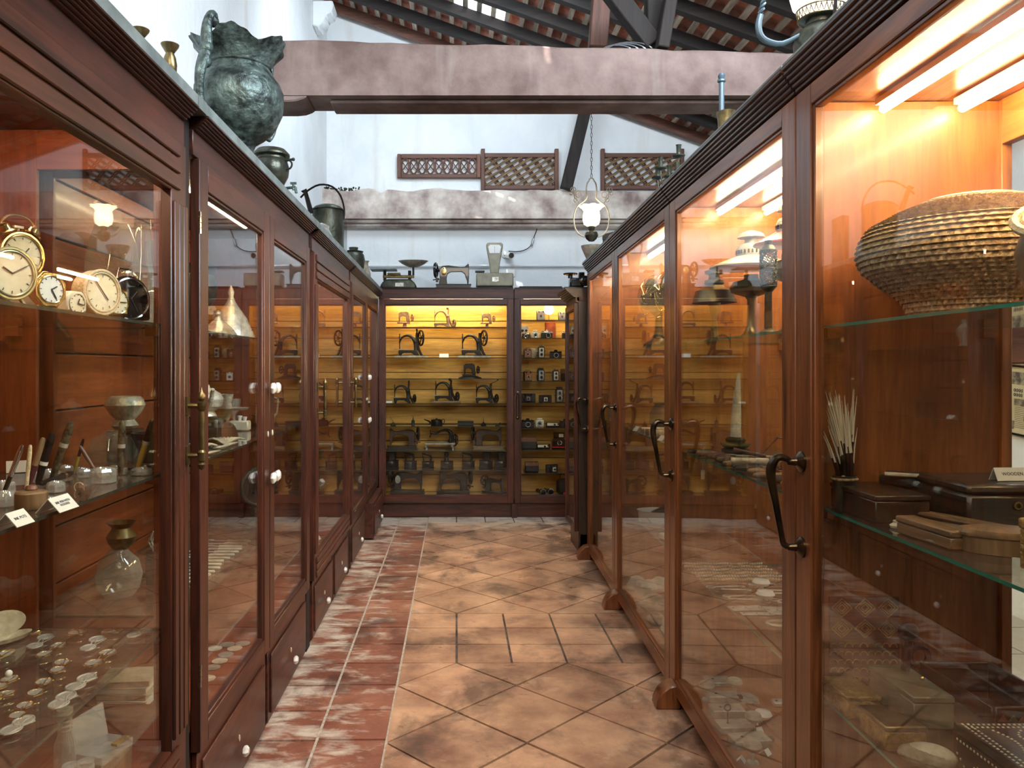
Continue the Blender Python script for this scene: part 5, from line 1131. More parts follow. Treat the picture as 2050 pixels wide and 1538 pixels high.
for l, Y, Z in (('white card on the middle shelf of the third left cabinet', 4.95, 1.281), ('white card lower down behind the second fluted door', 5.1, .811), ('second white card beside the lower iron grinder', 5.35, .811), ('white card on the floor of the third left cabinet', 5.2, .451), ('white card on the middle shelf of the farthest left cabinet', 6.7, 1.281),
    ('white card on the lower shelf of the farthest left cabinet', 6.9, .811)): wc(l, -.93, Y, Z, 75)
lathe_thing('brass_pot', 'tall brass pot on the top shelf of the farthest left cabinet', 'pot', -1.1, 6.9, 1.731, [(.05, 0), (.07, .04), (.075, .09), (.04, .14), (.06, .18), (.05, .18), (0, .1)], BRASS)
lathe_thing('iron_mortar', 'dark iron mortar on the lower shelf of the farthest left cabinet', 'mortar', -1.05, 7.2, .811, [(.05, 0), (.045, .03), (.07, .12), (.075, .13), (.06, .13), (0, .05)], IRON)
flat_iron('charcoal iron on the middle shelf of the farthest left cabinet', -1.05, 7.1, 1.281, 1.0, 'open', 70)
# ================================================================ RIGHT SHOWCASE, NEAREST BAY
def basket(label, X, Y, Z, prof, mt, rot=0, squash=1, name='lidded_basket', lid=None):
    t = thing(name, label, 'basket', (X, Y, Z), rot)
    def coils(pr, r_=.0078):
        out = []; 
        # resample the profile by arc length and make one rounded coil per step
        segs = [(Vector(a), Vector(b)) for a, b in zip(pr, pr[1:])]; L_ = sum((b-a).length for a, b in segs); n = int(L_/(r_*1.75))
        pos = []
        for k in range(n+1):
            d = L_*k/n
            for a, b in segs:
                l = (b-a).length
                if d <= l+1e-9: p = a+(b-a)*(d/l); tt = (b-a).normalized(); break
                d -= l
            pos.append((p, Vector((tt.y, -tt.x))))
        for k, (p, nn) in enumerate(pos): 
            out += [tuple(p-nn*r_*.3), tuple(p+nn*r_*.6)] if k < len(pos)-1 else [tuple(p)]
        return out, n
    for nm, pr in prof:
        pp, n = coils([Vector(p) for p in pr])
        f = lambda r, z, a, i: max(r, 0)*1.0 + (.0038*math.cos(a*70+i*.8) if i % 2 and r > .03 else 0)
        pp = [(max(p[0], 0), p[1]) for p in pp]
        ob(nm, MB().open_lathe(pp, seg=210, sc_=(1, squash), mod=f), mt, t, smooth=60)
    return t
bk = basket('large round lidded basket of coiled cane on the top glass shelf', 1.297, 1.96, 1.721, [
    ('body', [(0, .004), (.135, .004), (.14, .02), (.155, .05), (.20, .09), (.245, .13), (.256, .155), (.256, .168)]),
    ('lid', [(.259, .166), (.259, .172), (.255, .20), (.235, .235), (.17, .270), (.12, .290), (.115, .295)])], STRAW)
ob('lid_top', MB().lathe([(.118, .290), (.118, .298), (.10, .304), (0, .308)], (0,0,0), 40), STRAWL, bk)
t = thing('cane_tray', 'pale flat woven cane tray leaning before the lidded basket', 'tray', (1.20, 1.42, 1.721), 10)
m = MB()
for k in range(9): m.ring((0, 0, 0), .02+.0155*k, .009, 'z', 60, 6, (1.2, .8))
ob('body', m.xf(T(0, 0, .16) @ rx(25) @ ry(-14)), STRAWL, t)
ob('stand', MB(True).box(-.05, .05, -.04, .04, 0, .10), WM, t, bevel=.004)
t = thing('wooden_knob_handle', 'turned wooden handle at the right picture edge', 'handle', (1.07, 1.45, 1.721), 0); ob('body', MB().lathe([(.014, 0), (.008, .02), (.02, .06), (.028, .09), (.02, .12), (.012, .13), (0, .13)], (0,0,0), 16), WM[0], t)
# quills
t = thing('quill_bundle', 'bundle of black and white porcupine quills in a woven tube', 'quills', (1.085, 2.18, 1.201), 0)
ob('tube', MB().open_lathe([(.026, 0), (.028, .004), (.030, .04), (.032, .09), (.034, .095), (.031, .097), (.028, .09), (.024, .004)], seg=24, sc_=(1, .8)), DBRONZE, t); ob('tube_rim', MB().ring((0, 0, .088), .034, .004, 'z', 24, 6, (1, .8)), STRAW, t)
QB = mat('quill_black', (.015, .01, .008), .3); QW = mat('quill_white', (.75, .68, .52), .4)
rq = random.Random(3)
for k in range(64):
    a = rq.uniform(0, 6.28); r_ = rq.uniform(0, .022); x, y = r_*math.cos(a), r_*.7*math.sin(a); h = rq.uniform(.22, .34); lx = x*1.6-.012-rq.random()*.03; ly = y*1.5
    p = [Vector((x, y, .01)), Vector((x*1.1, y*1.1, h*.45)), Vector((x+lx*.5, y+ly*.4, h*.75)), Vector((x+lx, y+ly*.8, h))]
    w_ = rq.uniform(.35, .6); m = MB()
    q = ob('quill', MB().tube([p[0], p[1], p[1].lerp(p[2], w_)], [.003, .0034, .003], 5, mi=0).tube([p[1].lerp(p[2], w_), p[2], p[3]], [.003, .0022, .0005], 5, mi=1).tube([p[0].lerp(p[1], w_), p[0].lerp(p[1], w_+.14)], .0037, 5, mi=1), [QB, QW], t)
t.scale = (1, 1, 1)
box_thing('wooden_box', 'square black lacquered box beside the quills', 'box', 1.14, 2.11, 1.201, .14, .24, .072, WB, 0, .2)
box_thing('leather_pen_case', 'dark leather case lying behind the black lacquered box', 'case', 1.265, 2.19, 1.201, .10, .10, .095, LEATHER, 20, .3, bevel=.008)
t = thing('leather_roll', 'flat worn leather roll with an edge seam on the upper boxes', 'leather roll', (1.25, 2.15, 1.299), -30)
ob('body', MB().box(-.06, .06, -.02, .02, 0, .012), LEATHER, t, bevel=.004); ob('edge', MB().cyl((-.06, -.02, .006), (.06, -.02, .006), .006, 8), IVORY, t)
t = box_thing('wooden_chest', 'dark wooden chest with round brass stud under the name card', 'chest', 1.405, 2.02, 1.201, .30, .22, .112, WB, 0, .22, bevel=.008); ob('stud', MB().ring((-.03, -.112, .06), .008, .003, 'y', 14, 6), BRASS, t)
card('white tent card reading WOODEN BOXES on the dark chest', 1.425, 1.98, 1.314, .13, .035, 4, 'WOODEN BOXES', .012, lean=25)
def stick_box(nm, l, x0, y0, x1, y1_, w_, h, mt, **k):
    d = Vector((x1-x0, y1_-y0)); a = math.degrees(math.atan2(d.y, d.x)); return box_thing(nm, l, 'box', (x0+x1)/2, (y0+y1_)/2, 1.201, d.length, w_, h, mt, a, .35, **k)
stick_box('pencil_box', 'long carved pale wooden pencil box with rounded lid', 1.19, 2.02, 1.28, 1.80, .045, .030, WM, bevel=.008)
stick_box('pencil_box', 'plain square ended wooden pencil box nearest the glass door', 1.085, 1.885, 1.10, 1.70, .045, .042, WM)
t = thing('oval_box', 'oval wooden box with overhanging lid on the middle shelf', 'box', (1.185, 1.68, 1.201), -20)
ob('body', MB().lathe([(0, 0), (.075, 0), (.078, .035), (0, .035)], (0,0,0), 36, sc_=(1.1, .6)), WM[0], t); ob('lid', MB().lathe([(.082, .036), (.084, .042), (.08, .05), (.06, .054), (0, .055)], (0,0,0), 36, sc_=(1.1, .6)), WM[0], t)
t = box_thing('carved_box', 'upright carved box cut off by the right picture edge', 'box', 1.165, 1.53, 1.201, .08, .06, .10, GOLDL, 10, .2)
lathe_thing('bone_pot', 'tiny pale lidded pot left of the pencil boxes', 'pot', 1.10, 1.94, 1.201, [(.018, 0), (.02, .006), (.012, .012), (.012, .018), (0, .018)], IVORY)
# lower glass shelf
t = thing('open_tray_box', 'black open topped box with painted zigzag front', 'box', (1.405, 2.05, .661))
ob('body', MB().box(-.10, .10, -.15, .15, 0, .008).box(-.10, -.09, -.15, .15, .008, .11).box(.09, .10, -.15, .15, .008, .11).box(-.09, .09, -.15, -.14, .008, .11).box(-.09, .09, .14, .15, .008, .11), WB[1], t, bevel=.002)
ob('inner_ledge', MB().box(-.09, -.02, -.14, -.06, .06, .066), WB[0], t)
for k in range(7): ob('zigzag', MB().prism([(-.085+k*.025, .075), (-.06+k*.025, .075), (-.0725+k*.025, .092)], -.1515, -.15), GREENB if k % 2 else TAN, t)
t = thing('ring_figure', 'dark iron figure with a big ring standing by the open box', 'figure', (1.275, 2.20, .661), 0)
ob('ring', MB().ring((.03, 0, .125), .026, .009, 'y', 24, 8), IRON, t); ob('post', MB().tube([(0, 0, 0), (-.01, 0, .06), (-.005, 0, .12), (.0, 0, .17)], [.02, .012, .012, .014], 8), IRON, t); ob('head', MB().ball((0, 0, .195), (.030, .02, .026), 14, 8), IRON, t)
t = box_thing('metal_box', 'long greenish lidded box with two small brass knobs', 'box', 1.238, 2.13, .661, .105, .22, .085, GREENB, 0, .2)
for y in (-.0, .08): ob('knob', MB().ball((.035, y, .089), .007, 10, 6), GOLD, t)
box_thing('gilt_box', 'box with rough gilded relief lid beside the carved boards', 'box', 1.088, 2.15, .661, .09, .14, .060, GOLDL, 0, .2)
box_thing('gilt_box', 'smoother gold brown box in front of the gilded relief box', 'box', 1.098, 1.965, .661, .10, .125, .062, GOLDL, 0, .22, lidmt=BRASS)
t = thing('oval_stone_box', 'egg shaped pale stone box with a cracked lid line', 'box', (1.105, 1.83, .661), -25)
ob('body', MB().ball((0, 0, .026), (.062, .036, .026), 26, 12), ROCKB, t); ob('lid', MB().ball((.006, 0, .030), (.056, .031, .026), 26, 12), IVORY, t)
t = thing('studded_chest', 'dark chest covered in rows of white studs, lower right', 'chest', (1.35, 1.60, .661))
ob('body', MB(True).box(-.17, .17, -.24, .24, 0, .075), WB, t, bevel=.003); ob('lid', MB(True).box(-.172, .172, -.242, .242, .077, .10), WB, t, bevel=.003)
m = MB()
def stud(x, y, z, n): 
    r_ = .0028; m.add([(x-r_, y-r_, z), (x+r_, y-r_, z), (x+r_, y+r_, z), (x-r_, y+r_, z), (x, y, z+.0025)] if n == 'z' else [(x, y-r_, z-r_), (x, y+r_, z-r_), (x, y+r_, z+r_), (x, y-r_, z+r_), (x-.0025, y, z)], [(0, 1, 4), (1, 2, 4), (2, 3, 4), (3, 0, 4)])
for o_ in (.012, .026):
    for k in range(40): stud(-.172+o_, -.235+k*.012, .10, 'z'); 
    for k in range(28): stud(-.16+k*.012, .242-o_, .10, 'z')
for k in range(40):
    u = k/39; stud(-.12+.06*math.sin(u*9)*.4, -.2+u*.4, .10, 'z'); stud(-.02+.05*math.sin(u*12), -.2+u*.4, .10, 'z'); stud(.08+.04*math.cos(u*10), -.2+u*.4, .10, 'z'); stud(-.172, -.235+k*.012, .065, 'x'); stud(-.172, -.235+k*.012, .02+.012*math.sin(k), 'x')
ob('studs', m, IVORY, t)
card('white card lying tilted on the dark studded chest', 1.39, 1.76, .762, .07, .05, 35, 'EB', .014, lean=50)
# carved boards against the divider
t = thing('carved_board', 'carved wooden board with nested diamonds, upper one', 'board', (1.178, 2.255, .817), 0)
ob('board', MB().box(-.10, .10, -.006, .006, 0, .12), WX[1], t); m = MB()
for i in range(3):
    for j in range(2):
        cx_, cz_ = -.067+i*.067, .03+j*.06
        for r_ in (.010, .018, .026):
            q = [(cx_+r_*1.1, cz_), (cx_, cz_+r_), (cx_-r_*1.1, cz_), (cx_, cz_-r_)]
            for a, b in zip(q, q[1:]+q[:1]): m.cyl((a[0], -.008, a[1]), (b[0], -.008, b[1]), .0022, 4)
ob('diamond_relief', m, GOLDL, t)
t = thing('carved_board', 'carved wooden board with rows of scallops, lower one', 'board', (1.178, 2.255, .661), 0)
ob('board', MB().box(-.10, .10, -.006, .006, 0, .155), WX[1], t); m = MB()
for i in range(9):
    for j in range(6):
        m.tube([(-.09+i*.0215+.010*math.cos(a), -.008, .012+j*.024+.012*math.sin(a)) for a in (0, .6, 1.2, 1.9, 2.5, 3.14)], .0018, 4)
ob('scallop_relief', m, GOLDL, t)
# ================================================================ RIGHT SHOWCASE, SECOND BAY: LAMPS, TOOLS, KEYS
def pressure_lamp(label, X, Y, Z, s, shade_mt, R_, zs, cap=ENAM, col=COPPER):
    t = thing('pressure_lamp', label, 'lamp', (X, Y, Z), 0, 'old pressure lamps')
    ob('foot', MB().lathe([(.06*s, 0), (.062*s, .008), (.03*s, .03), (.018*s, .06), (.016*s, zs*.55), (.03*s, zs*.62)], (0,0,0), 24), col, t)
    ob('tank', MB().lathe([(.03*s, zs*.60), (.085*s, zs*.66), (.09*s, zs*.72), (.075*s, zs*.80), (.03*s, zs*.84), (.03*s, zs*.9)], (0,0,0), 32, mod=lambda r, z, a, i: r*(1+.012*math.cos(24*a) if i in (1, 2) else 1)), col, t)
    ob('shade', MB().lathe([(R_, zs), (R_*.98, zs+.006), (R_*.6, zs+.035), (R_*.34, zs+.05), (R_*.33, zs+.046), (R_*.6, zs+.03), (R_*.97, zs+.001)], (0,0,0), 44), shade_mt, t)
    ob('hood', MB().lathe([(R_*.34, zs+.05), (R_*.35, zs+.08), (R_*.28, zs+.10), (R_*.16, zs+.105), (R_*.15, zs+.125), (R_*.33, zs+.13), (R_*.30, zs+.145), (R_*.1, zs+.16), (0, zs+.162)], (0,0,0), 32), cap, t)
    m = MB()
    for k in range(24): a = k*math.pi/12; x, y = R_*.352*math.cos(a), R_*.352*math.sin(a); m.box(x-.003, x+.003, y-.003, y+.003, zs+.058, zs+.074)
    ob('vents', m, BLACK, t)
    return t
pressure_lamp('pressure lamp with wide pale enamel shade and vented hood', 1.285, 3.40, 1.721, 1.0, ENAM, .175, .315)
pressure_lamp('pressure lamp with red and white shade behind the pierced lantern', 1.275, 2.99, 1.721, .9, RED, .13, .35, ENAM)
t = thing('brass_lamp', 'dark brass lamp with broad domed shade at the back left', 'lamp', (1.20, 3.63, 1.721))
ob('shade', MB().lathe([(.10, .18), (.095, .20), (.085, .235), (.05, .255), (.045, .26), (.04, .255), (.05, .245), (.08, .22), (.092, .18)], (0,0,0), 32), COPPER, t); ob('burner', MB().lathe([(.03, .258), (.045, .27), (.042, .285), (.025, .29), (.025, .31), (.042, .315), (.042, .33), (0, .335)], (0,0,0), 24), COPPER, t)
ob('stand', MB().lathe([(.05, 0), (.02, .02), (.012, .1), (.03, .18), (.012, .2), (.012, .25)], (0,0,0), 16), COPPER, t)
def lantern(label, X, Y, r_, h, z0):
    t = thing('pierced_lantern', label, 'lantern', (X, Y, 1.721), 0, 'pierced tin lanterns'); m = MB(); n, k_ = 10, 9
    for i in range(n):
        for j in range(k_): 
            a = 2*math.pi*(i+.5*(j % 2))/n; m.tube([(r_*math.cos(a+u*2*math.pi/n*.42), r_*math.sin(a+u*2*math.pi/n*.42), z0+h*(j+.5)/k_+v*h/k_*.45) for u, v in ((1, 0), (0, 1), (-1, 0), (0, -1))], .0028, 4, True)
    for z in (0, .5, 1): m.ring((0, 0, z0+h*z), r_, .003, 'z', 20, 5)
    ob('pierced_wall', m, DBRONZE, t); ob('cap', MB().lathe([(r_*1.05, z0+h), (r_*.7, z0+h+.015), (r_*.45, z0+h+.02), (r_*.5, z0+h+.035), (0, z0+h+.04)], (0,0,0), 20), DBRONZE, t)
    ob('base', MB().lathe([(r_*1.2, 0), (r_*1.2, .006), (r_*.5, .02), (r_*.45, z0-.02), (r_*1.08, z0), (0, z0)], (0,0,0), 20), DBRONZE, t)
lantern('slim pierced tin lantern in front of the red shade', 1.12, 2.80, .028, .13, .17); lantern('wider pierced tin lantern beside the showcase post', 1.13, 2.60, .036, .15, .14); lantern('short pierced tin lantern farther behind the slim one', 1.30, 2.74, .034, .12, .12)
lathe_thing('blue_white_jug', 'pale blue enamel jug on the tall shelf by the post', 'jug', 1.40, 2.80, 1.721, [(.06, 0), (.07, .02), (.07, .2), (.05, .28), (.03, .32), (.035, .42), (.03, .42), (0, .3)], ENAM)
# tools on the middle shelf
TW = [WM[1], WX[1], PEWTER, IRON, TAN, WM[1]]
for k in range(20):
    y = 2.42+.062*k; c = rq.uniform(1.16, 1.19)+.0256*(y-2.4)+.012; L2 = rq.uniform(.20, .27)
    t = thing('chisel' if k % 2 else 'file', ORD[k]+(' chisel' if k % 2 else ' file')+' from the showcase post on the tool shelf', 'tool', (c, y, 1.201), rq.uniform(-5, 5), 'hand tools lying side by side')
    ob('handle', MB().lathe([(.004, 0), (.009, .006), (.012, .03), (.009, .07), (.011, .10), (.004, .105)], (0,0,0), 10).xf(T(-L2/2, 0, .012) @ ry(90)), rq.choice(TW), t)
    ob('blade', MB().box(-L2/2+.10, L2/2, -.006, .006, .009, .014), PEWTER if k % 3 else IRON, t, bevel=.001)
t = thing('spiral_drill', 'thick tool with coiled rope handle and white paddle end', 'tool', (1.20, 3.05, 1.202), -12)
ob('shaft', MB().cyl((-.12, 0, .03), (.02, 0, .03), .014, 12), IVORY, t); m = MB()
for k in range(7): m.ring((.03+.013*k, 0, .03), .018, .007, 'x', 18, 6)
ob('rope_grip', m, STRAW, t)
for x in (.15, .21): ob('stirrup', MB().ring((x, 0, .055), .030, .008, 'x', 20, 8, (1, 1)).xf(Matrix.Identity(4)), SILVER, t)
t = thing('frame_saw', 'small reddish frame saw propped upright on the tools', 'saw', (1.36, 3.30, 1.204), -10)
ob('frame', MB().tube([(-.07, 0, .02), (.0, 0, .10), (.11, 0, .085), (.05, 0, .01)], .005, 6, True), TAN, t); ob('handle', MB().cyl((-.18, 0, .045), (-.05, -.01, .02), .009, 8), WX[0], t); ob('blade', MB().cyl((-.05, -.01, .02), (.14, -.02, .006), .005, 6), PEWTER, t)
t = thing('iron_tongs', 'long rusty iron tongs lying behind the rope handled tool', 'tongs', (1.30, 2.85, 1.225), 4); ob('arm', MB().tube([(-.14, 0, .01), (-.12, 0, .03), (.0, .0, .012), (.16, .02, .01)], .005, 6), TAN, t); ob('arm', MB().tube([(-.14, 0, .01), (-.12, -.01, -.012), (0, 0, .008), (.16, -.03, .008)], .005, 6), TAN, t)
lathe_thing('dark_bowls', 'stack of dark metal bowls under the pale horn', 'bowls', 1.26, 3.52, 1.201, [(.03, 0), (.06, .02), (.062, .03), (.045, .034), (.065, .05), (.066, .055), (.04, .058), (.045, .075), (.03, .085), (0, .085)], DBRONZE)
t = thing('pale_horn', 'tall pale horn standing upright in the dark bowls', 'horn', (1.26, 3.52, 1.287)); ob('body', MB().tube([(0, 0, 0), (.003, 0, .1), (.008, 0, .2), (.016, 0, .29)], [.024, .021, .015, .006], 14), IVORY, t)
t = thing('price_tag', 'small pale tag on a string hanging from the tool shelf', 'tag', (1.068, 3.38, 1.19)); ob('string', MB().cyl((0, 0, 0), (0, 0, -.035), .0008, 4), IVORY, t); ob('tag', MB().box(-.008, .008, -.0006, .0006, -.075, -.035), STRAWL, t)
# lower shelf: necklaces, keys, plates
BEAD = mat('amber_beads', (.45, .28, .10), .3, 0, (.7, .52, .28), 40, coat=.3)
for k in range(6):
    t = thing('bead_string', ORD[k]+' string of pale beads from the back of the key shelf', 'beads', (1.26, 3.70-.055*k, .661), 0, 'strings of beads'); m = MB()
    for i in range(34): m.ball((-.19+.0115*i, .006*math.sin(i*.8+k), .007), .0062, 6, 4)
    ob('beads', m, BEAD if k % 2 else SILVER, t)
for k in range(14):
    L2 = rq.uniform(.10, .17); key_(ORD[k]+' old key from the back on the key shelf', 1.16+.17*(k % 2)+rq.uniform(-.02, .02), 3.37-.045*(k//2)-.01*(k % 2), .661, L2, rq.choice((0, 180))+rq.uniform(-8, 8), SILVER if k % 3 else TAN, 'old keys')
for l, X, Y, Z in (('oval white porcelain knob, farther one on the key shelf', 1.29, 3.30, .661), ('oval white porcelain knob, nearer one on the key shelf', 1.24, 3.13, .661), ('large white porcelain knob among the locks', 1.29, 3.28, .111)):
    lathe_thing('porcelain_doorknob', l, 'knob', X, Y, Z, [(.010, 0), (.010, .012), (.03, .018), (.037, .03), (.030, .042), (0, .046)], PORC)
for l, X, Y, w_, d in (('greenish metal plate with screw holes on the key shelf', 1.125, 3.03, .13, .055), ('narrow metal plate in front of the screw holed one', 1.14, 2.96, .12, .03), ('square pale metal plate beside the screw holed one', 1.235, 3.0, .085, .09), ('pale metal plate at the showcase post', 1.34, 2.98, .08, .08)):
    t = thing('metal_plate', l, 'plate', (X, Y, .661), rq.uniform(-6, 6), 'flat metal lock plates'); ob('body', MB().box(-w_/2, w_/2, -d/2, d/2, 0, .005), SILVER, t, bevel=.001); ob('screw_holes', MB().cyl((-w_*.4, 0, .0051), (-w_*.4, 0, .006), .003, 8).cyl((0, 0, .0051), (0, 0, .006), .003, 8).cyl((w_*.4, 0, .0051), (w_*.4, 0, .006), .003, 8), BLACK, t)
for k, (X, Y) in enumerate(((1.18, 2.84), (1.26, 2.78), (1.17, 2.68), (1.27, 2.62))):
    t = thing('iron_hook', ORD[k]+' curled iron fitting from the back near the showcase post', 'fitting', (X, Y, .661), 30*k, 'curled iron fittings'); ob('body', MB().tube([(.05*math.cos(a), .03*math.sin(a), .006) for a in [k_*.7 for k_ in range(8)]]+[(.09, 0, .006)], .005, 6), PEWTER, t)
def lock(label, px, py, w_, d, h, rot=0, mt=PEWTER, key=False):
    c = on(px, py, .111); t = thing('iron_lock', label, 'lock', (c.x, c.y, .111), rot, 'old box locks')
    ob('case', MB().box(-w_/2, w_/2, -d/2, d/2, 0, h), mt, t, bevel=.004); ob('bolt', MB().box(w_/2, w_/2+.025, -.012, .012, h*.3, h*.7), IRON, t); ob('keyhole', MB().cyl((-w_*.2, 0, h), (-w_*.2, 0, h+.001), .006, 10), BLACK, t)
    if key: ob('key', MB().cyl((-w_*.2, 0, h), (-w_*.2, 0, h+.05), .003, 6).ring((-w_*.2, 0, h+.063), .013, .003, 'y', 14, 5), IRON, t)
lock('square lock plate at the back of the locks', 1437, 1368, .12, .09, .02); lock('lock with rough top, second row', 1445, 1402, .13, .07, .03); lock('long green lock case in the middle', 1455, 1432, .14, .08, .035)
lock('square lock with its key standing upright', 1470, 1462, .14, .08, .03, 4, PEWTER, True); lock('rounded lock case nearest the door post', 1500, 1492, .15, .08, .035, 8); lock('pale lock plate beside the long strap hinge', 1560, 1412, .06, .05, .02, 0, SILVER)
for l, px, py, mt_ in (('pale round door knob behind the locks', 1471, 1395, IVORY), ('dark round door knob at left of the locks', 1415, 1402, PEWTER), ('grey round door knob in front of the keyed lock', 1508, 1468, PEWTER), ('green grey door knob nearest the picture bottom', 1507, 1528, PEWTER)):
    c = on(px, py, .111); lathe_thing('loose_doorknob', l, 'knob', c.x, c.y, .111, [(.022, 0), (.020, .006), (.008, .012), (.007, .04), (.024, .05), (.034, .065), (.028, .08), (0, .085)], mt_)
t = thing('strap_hinge', 'long rusty strap hinge with leaf shaped end', 'hinge', (1.31, 3.28, .111), 92)
ob('strap', MB().prism([(-.30, -.018), (.16, -.03), (.16, .03), (-.30, .018)], .0, .007, 'z'), TAN, t, bevel=.001); ob('leaf', MB().lathe([(0, 0), (.06, 0), (.055, .008), (0, .009)], (.22, 0, 0), 8, sc_=(1.2, .9)), PEWTER, t)
m = MB(); [m.cyl((-.25+.1*k, 0, .0071), (-.25+.1*k, 0, .009), .004, 8) for k in range(5)]; ob('holes', m, BLACK, t)
for k, (px, py) in enumerate(((1508, 1440), (1518, 1456), (1533, 1500), (1483, 1515))): c = on(px, py, .13); card(('farthest', 'second farthest', 'second nearest', 'nearest')[k]+' of the little white cards among the locks', c.x, c.y, .111, .03, .025, 20*k, None, lean=40)
# ================================================================ RIGHT SHOWCASE, THIRD AND FOURTH BAY
def fan(label, X, Y, s, rot):
    t = thing('table_fan', label, 'fan', (X, Y, 1.721), rot, 'old table fans'); c = (0, -.03*s, .25*s); m = MB()
    for k in range(14):
        a = k*2*math.pi/14; m.tube([(.015*math.cos(a), -.075*s, c[2]+.015*math.sin(a)), (.07*s*math.cos(a), -.06*s, c[2]+.07*s*math.sin(a)), (.105*s*math.cos(a), -.02*s, c[2]+.105*s*math.sin(a)), (.09*s*math.cos(a), .02*s, c[2]+.09*s*math.sin(a))], .0016, 4)
    for q in (.035, .07, .105): m.ring((0, -.075*s+.05*s*(q/.105)**2, c[2]), q*s, .0016, 'y', 28, 4)
    ob('guard', m, GOLD, t); m = MB()
    for k in range(4): m.lathe([(0, 0), (.035*s, 0), (.035*s, .002), (0, .002)], (0,0,0), 12, 'y', (1, 1.3)).xf(T(c[0]+.05*s*math.cos(k*1.571+.3), -.02*s, c[2]+.05*s*math.sin(k*1.571+.3)) @ rz(20), len(m.v)-48)
    ob('blades', m, GREENB, t); ob('motor', MB().lathe([(.02*s, -.02*s), (.04*s, 0), (.045*s, .05*s), (.02*s, .08*s)], (0, 0, c[2]), 20, 'y'), IRON, t)
    ob('stand', MB().lathe([(.08*s, 0), (.075*s, .02*s), (.03*s, .05*s), (.018*s, .10*s), (.018*s, .21*s)], (0, .02, 0), 24), IRON, t)
fan('old table fan with dome shaped wire guard, nearer one', 1.24, 4.45, 1.25, -65); fan('old table fan with wire guard, farther one', 1.27, 4.95, 1.3, -60)
for k in range(4): 
    t = thing('paper_roll', ORD[k]+' pale roll from the front on the middle shelf below the fans', 'roll', (1.20, 4.45+.07*k, 1.201), 5*k-8, 'pale rolls'); ob('body', MB().cyl((-.10, 0, .022), (.11, 0, .022), .021, 16), STRAWL if k != 1 else TAN, t); ob('core', MB().ring((-.10, 0, .022), .012, .004, 'x', 14, 5), WM[0], t)
wc('white card on the middle shelf below the fans, farther one', 1.14, 4.9, 1.201, -80, .06); wc('white card on the middle shelf below the fans, nearer one', 1.13, 4.25, 1.201, -80, .06)
lathe_thing('wooden_vessel', 'rounded wooden vessel on the shelf below the fans', 'vessel', 1.30, 4.95, 1.201, [(.05, 0), (.075, .05), (.07, .12), (.04, .16), (.05, .18), (0, .17)], WX[0])
t = thing('enamel_basin', 'white enamel basin holding dark sticks on the lower shelf', 'basin', (1.21, 4.70, .661), -5)
ob('body', MB().lathe([(0, 0), (.09, 0), (.10, .01), (.105, .075), (.11, .08), (.10, .078), (.095, .012), (0, .006)], (0,0,0), 32, sc_=(1.1, .8)), PORC, t); ob('stick', MB().cyl((-.03, 0, .06), (.06, .02, .10), .012, 8), WD[0], t); ob('stick', MB().cyl((.0, -.03, .07), (.09, -.02, .085), .014, 8), WD[0], t)
t = thing('paper_bundle', 'bundle of crumpled pale papers beside the enamel basin', 'papers', (1.20, 4.25, .661), 10); ob('body', MB().box(-.08, .08, -.06, .06, 0, .03), PAPER, t, bevel=.006); ob('wrap', MB().ball((.02, 0, .045), (.06, .05, .02), 12, 6), STRAWL, t)
def rock(label, px, py, r_, mt, sq=(1, .9, .8), seed=0):
    c = on(px, py, .111); t = thing('rock_specimen', label, 'rock', (c.x, c.y, .111), 0, 'rock specimens'); m = MB().ball((0, 0, 0), 1, 14, 10); rr = random.Random(seed)
    ph = [rr.uniform(0, 6) for _ in range(6)]
    for i, v in enumerate(m.v):
        k = 1+.13*math.sin(3*v[0]+ph[0])*math.cos(4*v[1]+ph[1])+.10*math.sin(5*v[2]+ph[2]+2*v[0]); m.v[i] = (v[0]*r_*sq[0]*k, v[1]*r_*sq[1]*k, max(v[2]*r_*sq[2]*k, -r_*sq[2]*.8)+r_*sq[2]*.8)
    ob('body', m, mt, t)
rock('pale crystal rock at back left under the small card', 1274, 1182, .065, ROCK, seed=1); rock('biggest white crystal rock in the middle of the pile', 1293, 1192, .075, ROCK, seed=2); rock('white crystal rock right of the biggest one', 1318, 1186, .070, ROCK, seed=3)
rock('wide brown rough rock in front of the white ones', 1306, 1224, .085, ROCKB, (1.1, .9, .65), 4); rock('pale grey rock slab behind the crystal rocks', 1312, 1158, .11, ROCKB, (1.1, .7, .9), 5); rock('small brown rock beside the lower rock card', 1312, 1252, .05, ROCKB, seed=6); rock('white rock nearest the door stile', 1342, 1286, .055, ROCK, (1, .8, 1.3), 7); rock('dark brown rock beside the nearest white rock', 1330, 1222, .06, ROCKB, seed=8)
c = on(1285, 1165, .111); card('small white card standing on the rock pile, upper one', c.x+.02, c.y-.02, .195, .05, .05, -20, None, lean=45); c = on(1322, 1246, .111); card('small white card standing on the rocks, lower one', c.x+.0, c.y-.06, .112, .045, .055, -50, None, lean=30)
t = thing('leather_saddle', 'dark folded leather saddle on the top shelf of the farthest showcase', 'saddle', (1.24, 5.75, 1.721), 0); ob('body', MB().prism([(-.09, 0), (.10, 0), (.11, .12), (.06, .26), (0, .2), (-.07, .10)], -.06, .06), LEATHER, t, bevel=.02); ob('seam', MB().tube([(-.09, -.06, .10), (0, -.065, .21), (.06, -.065, .26)], .008, 6), IVORY, t)
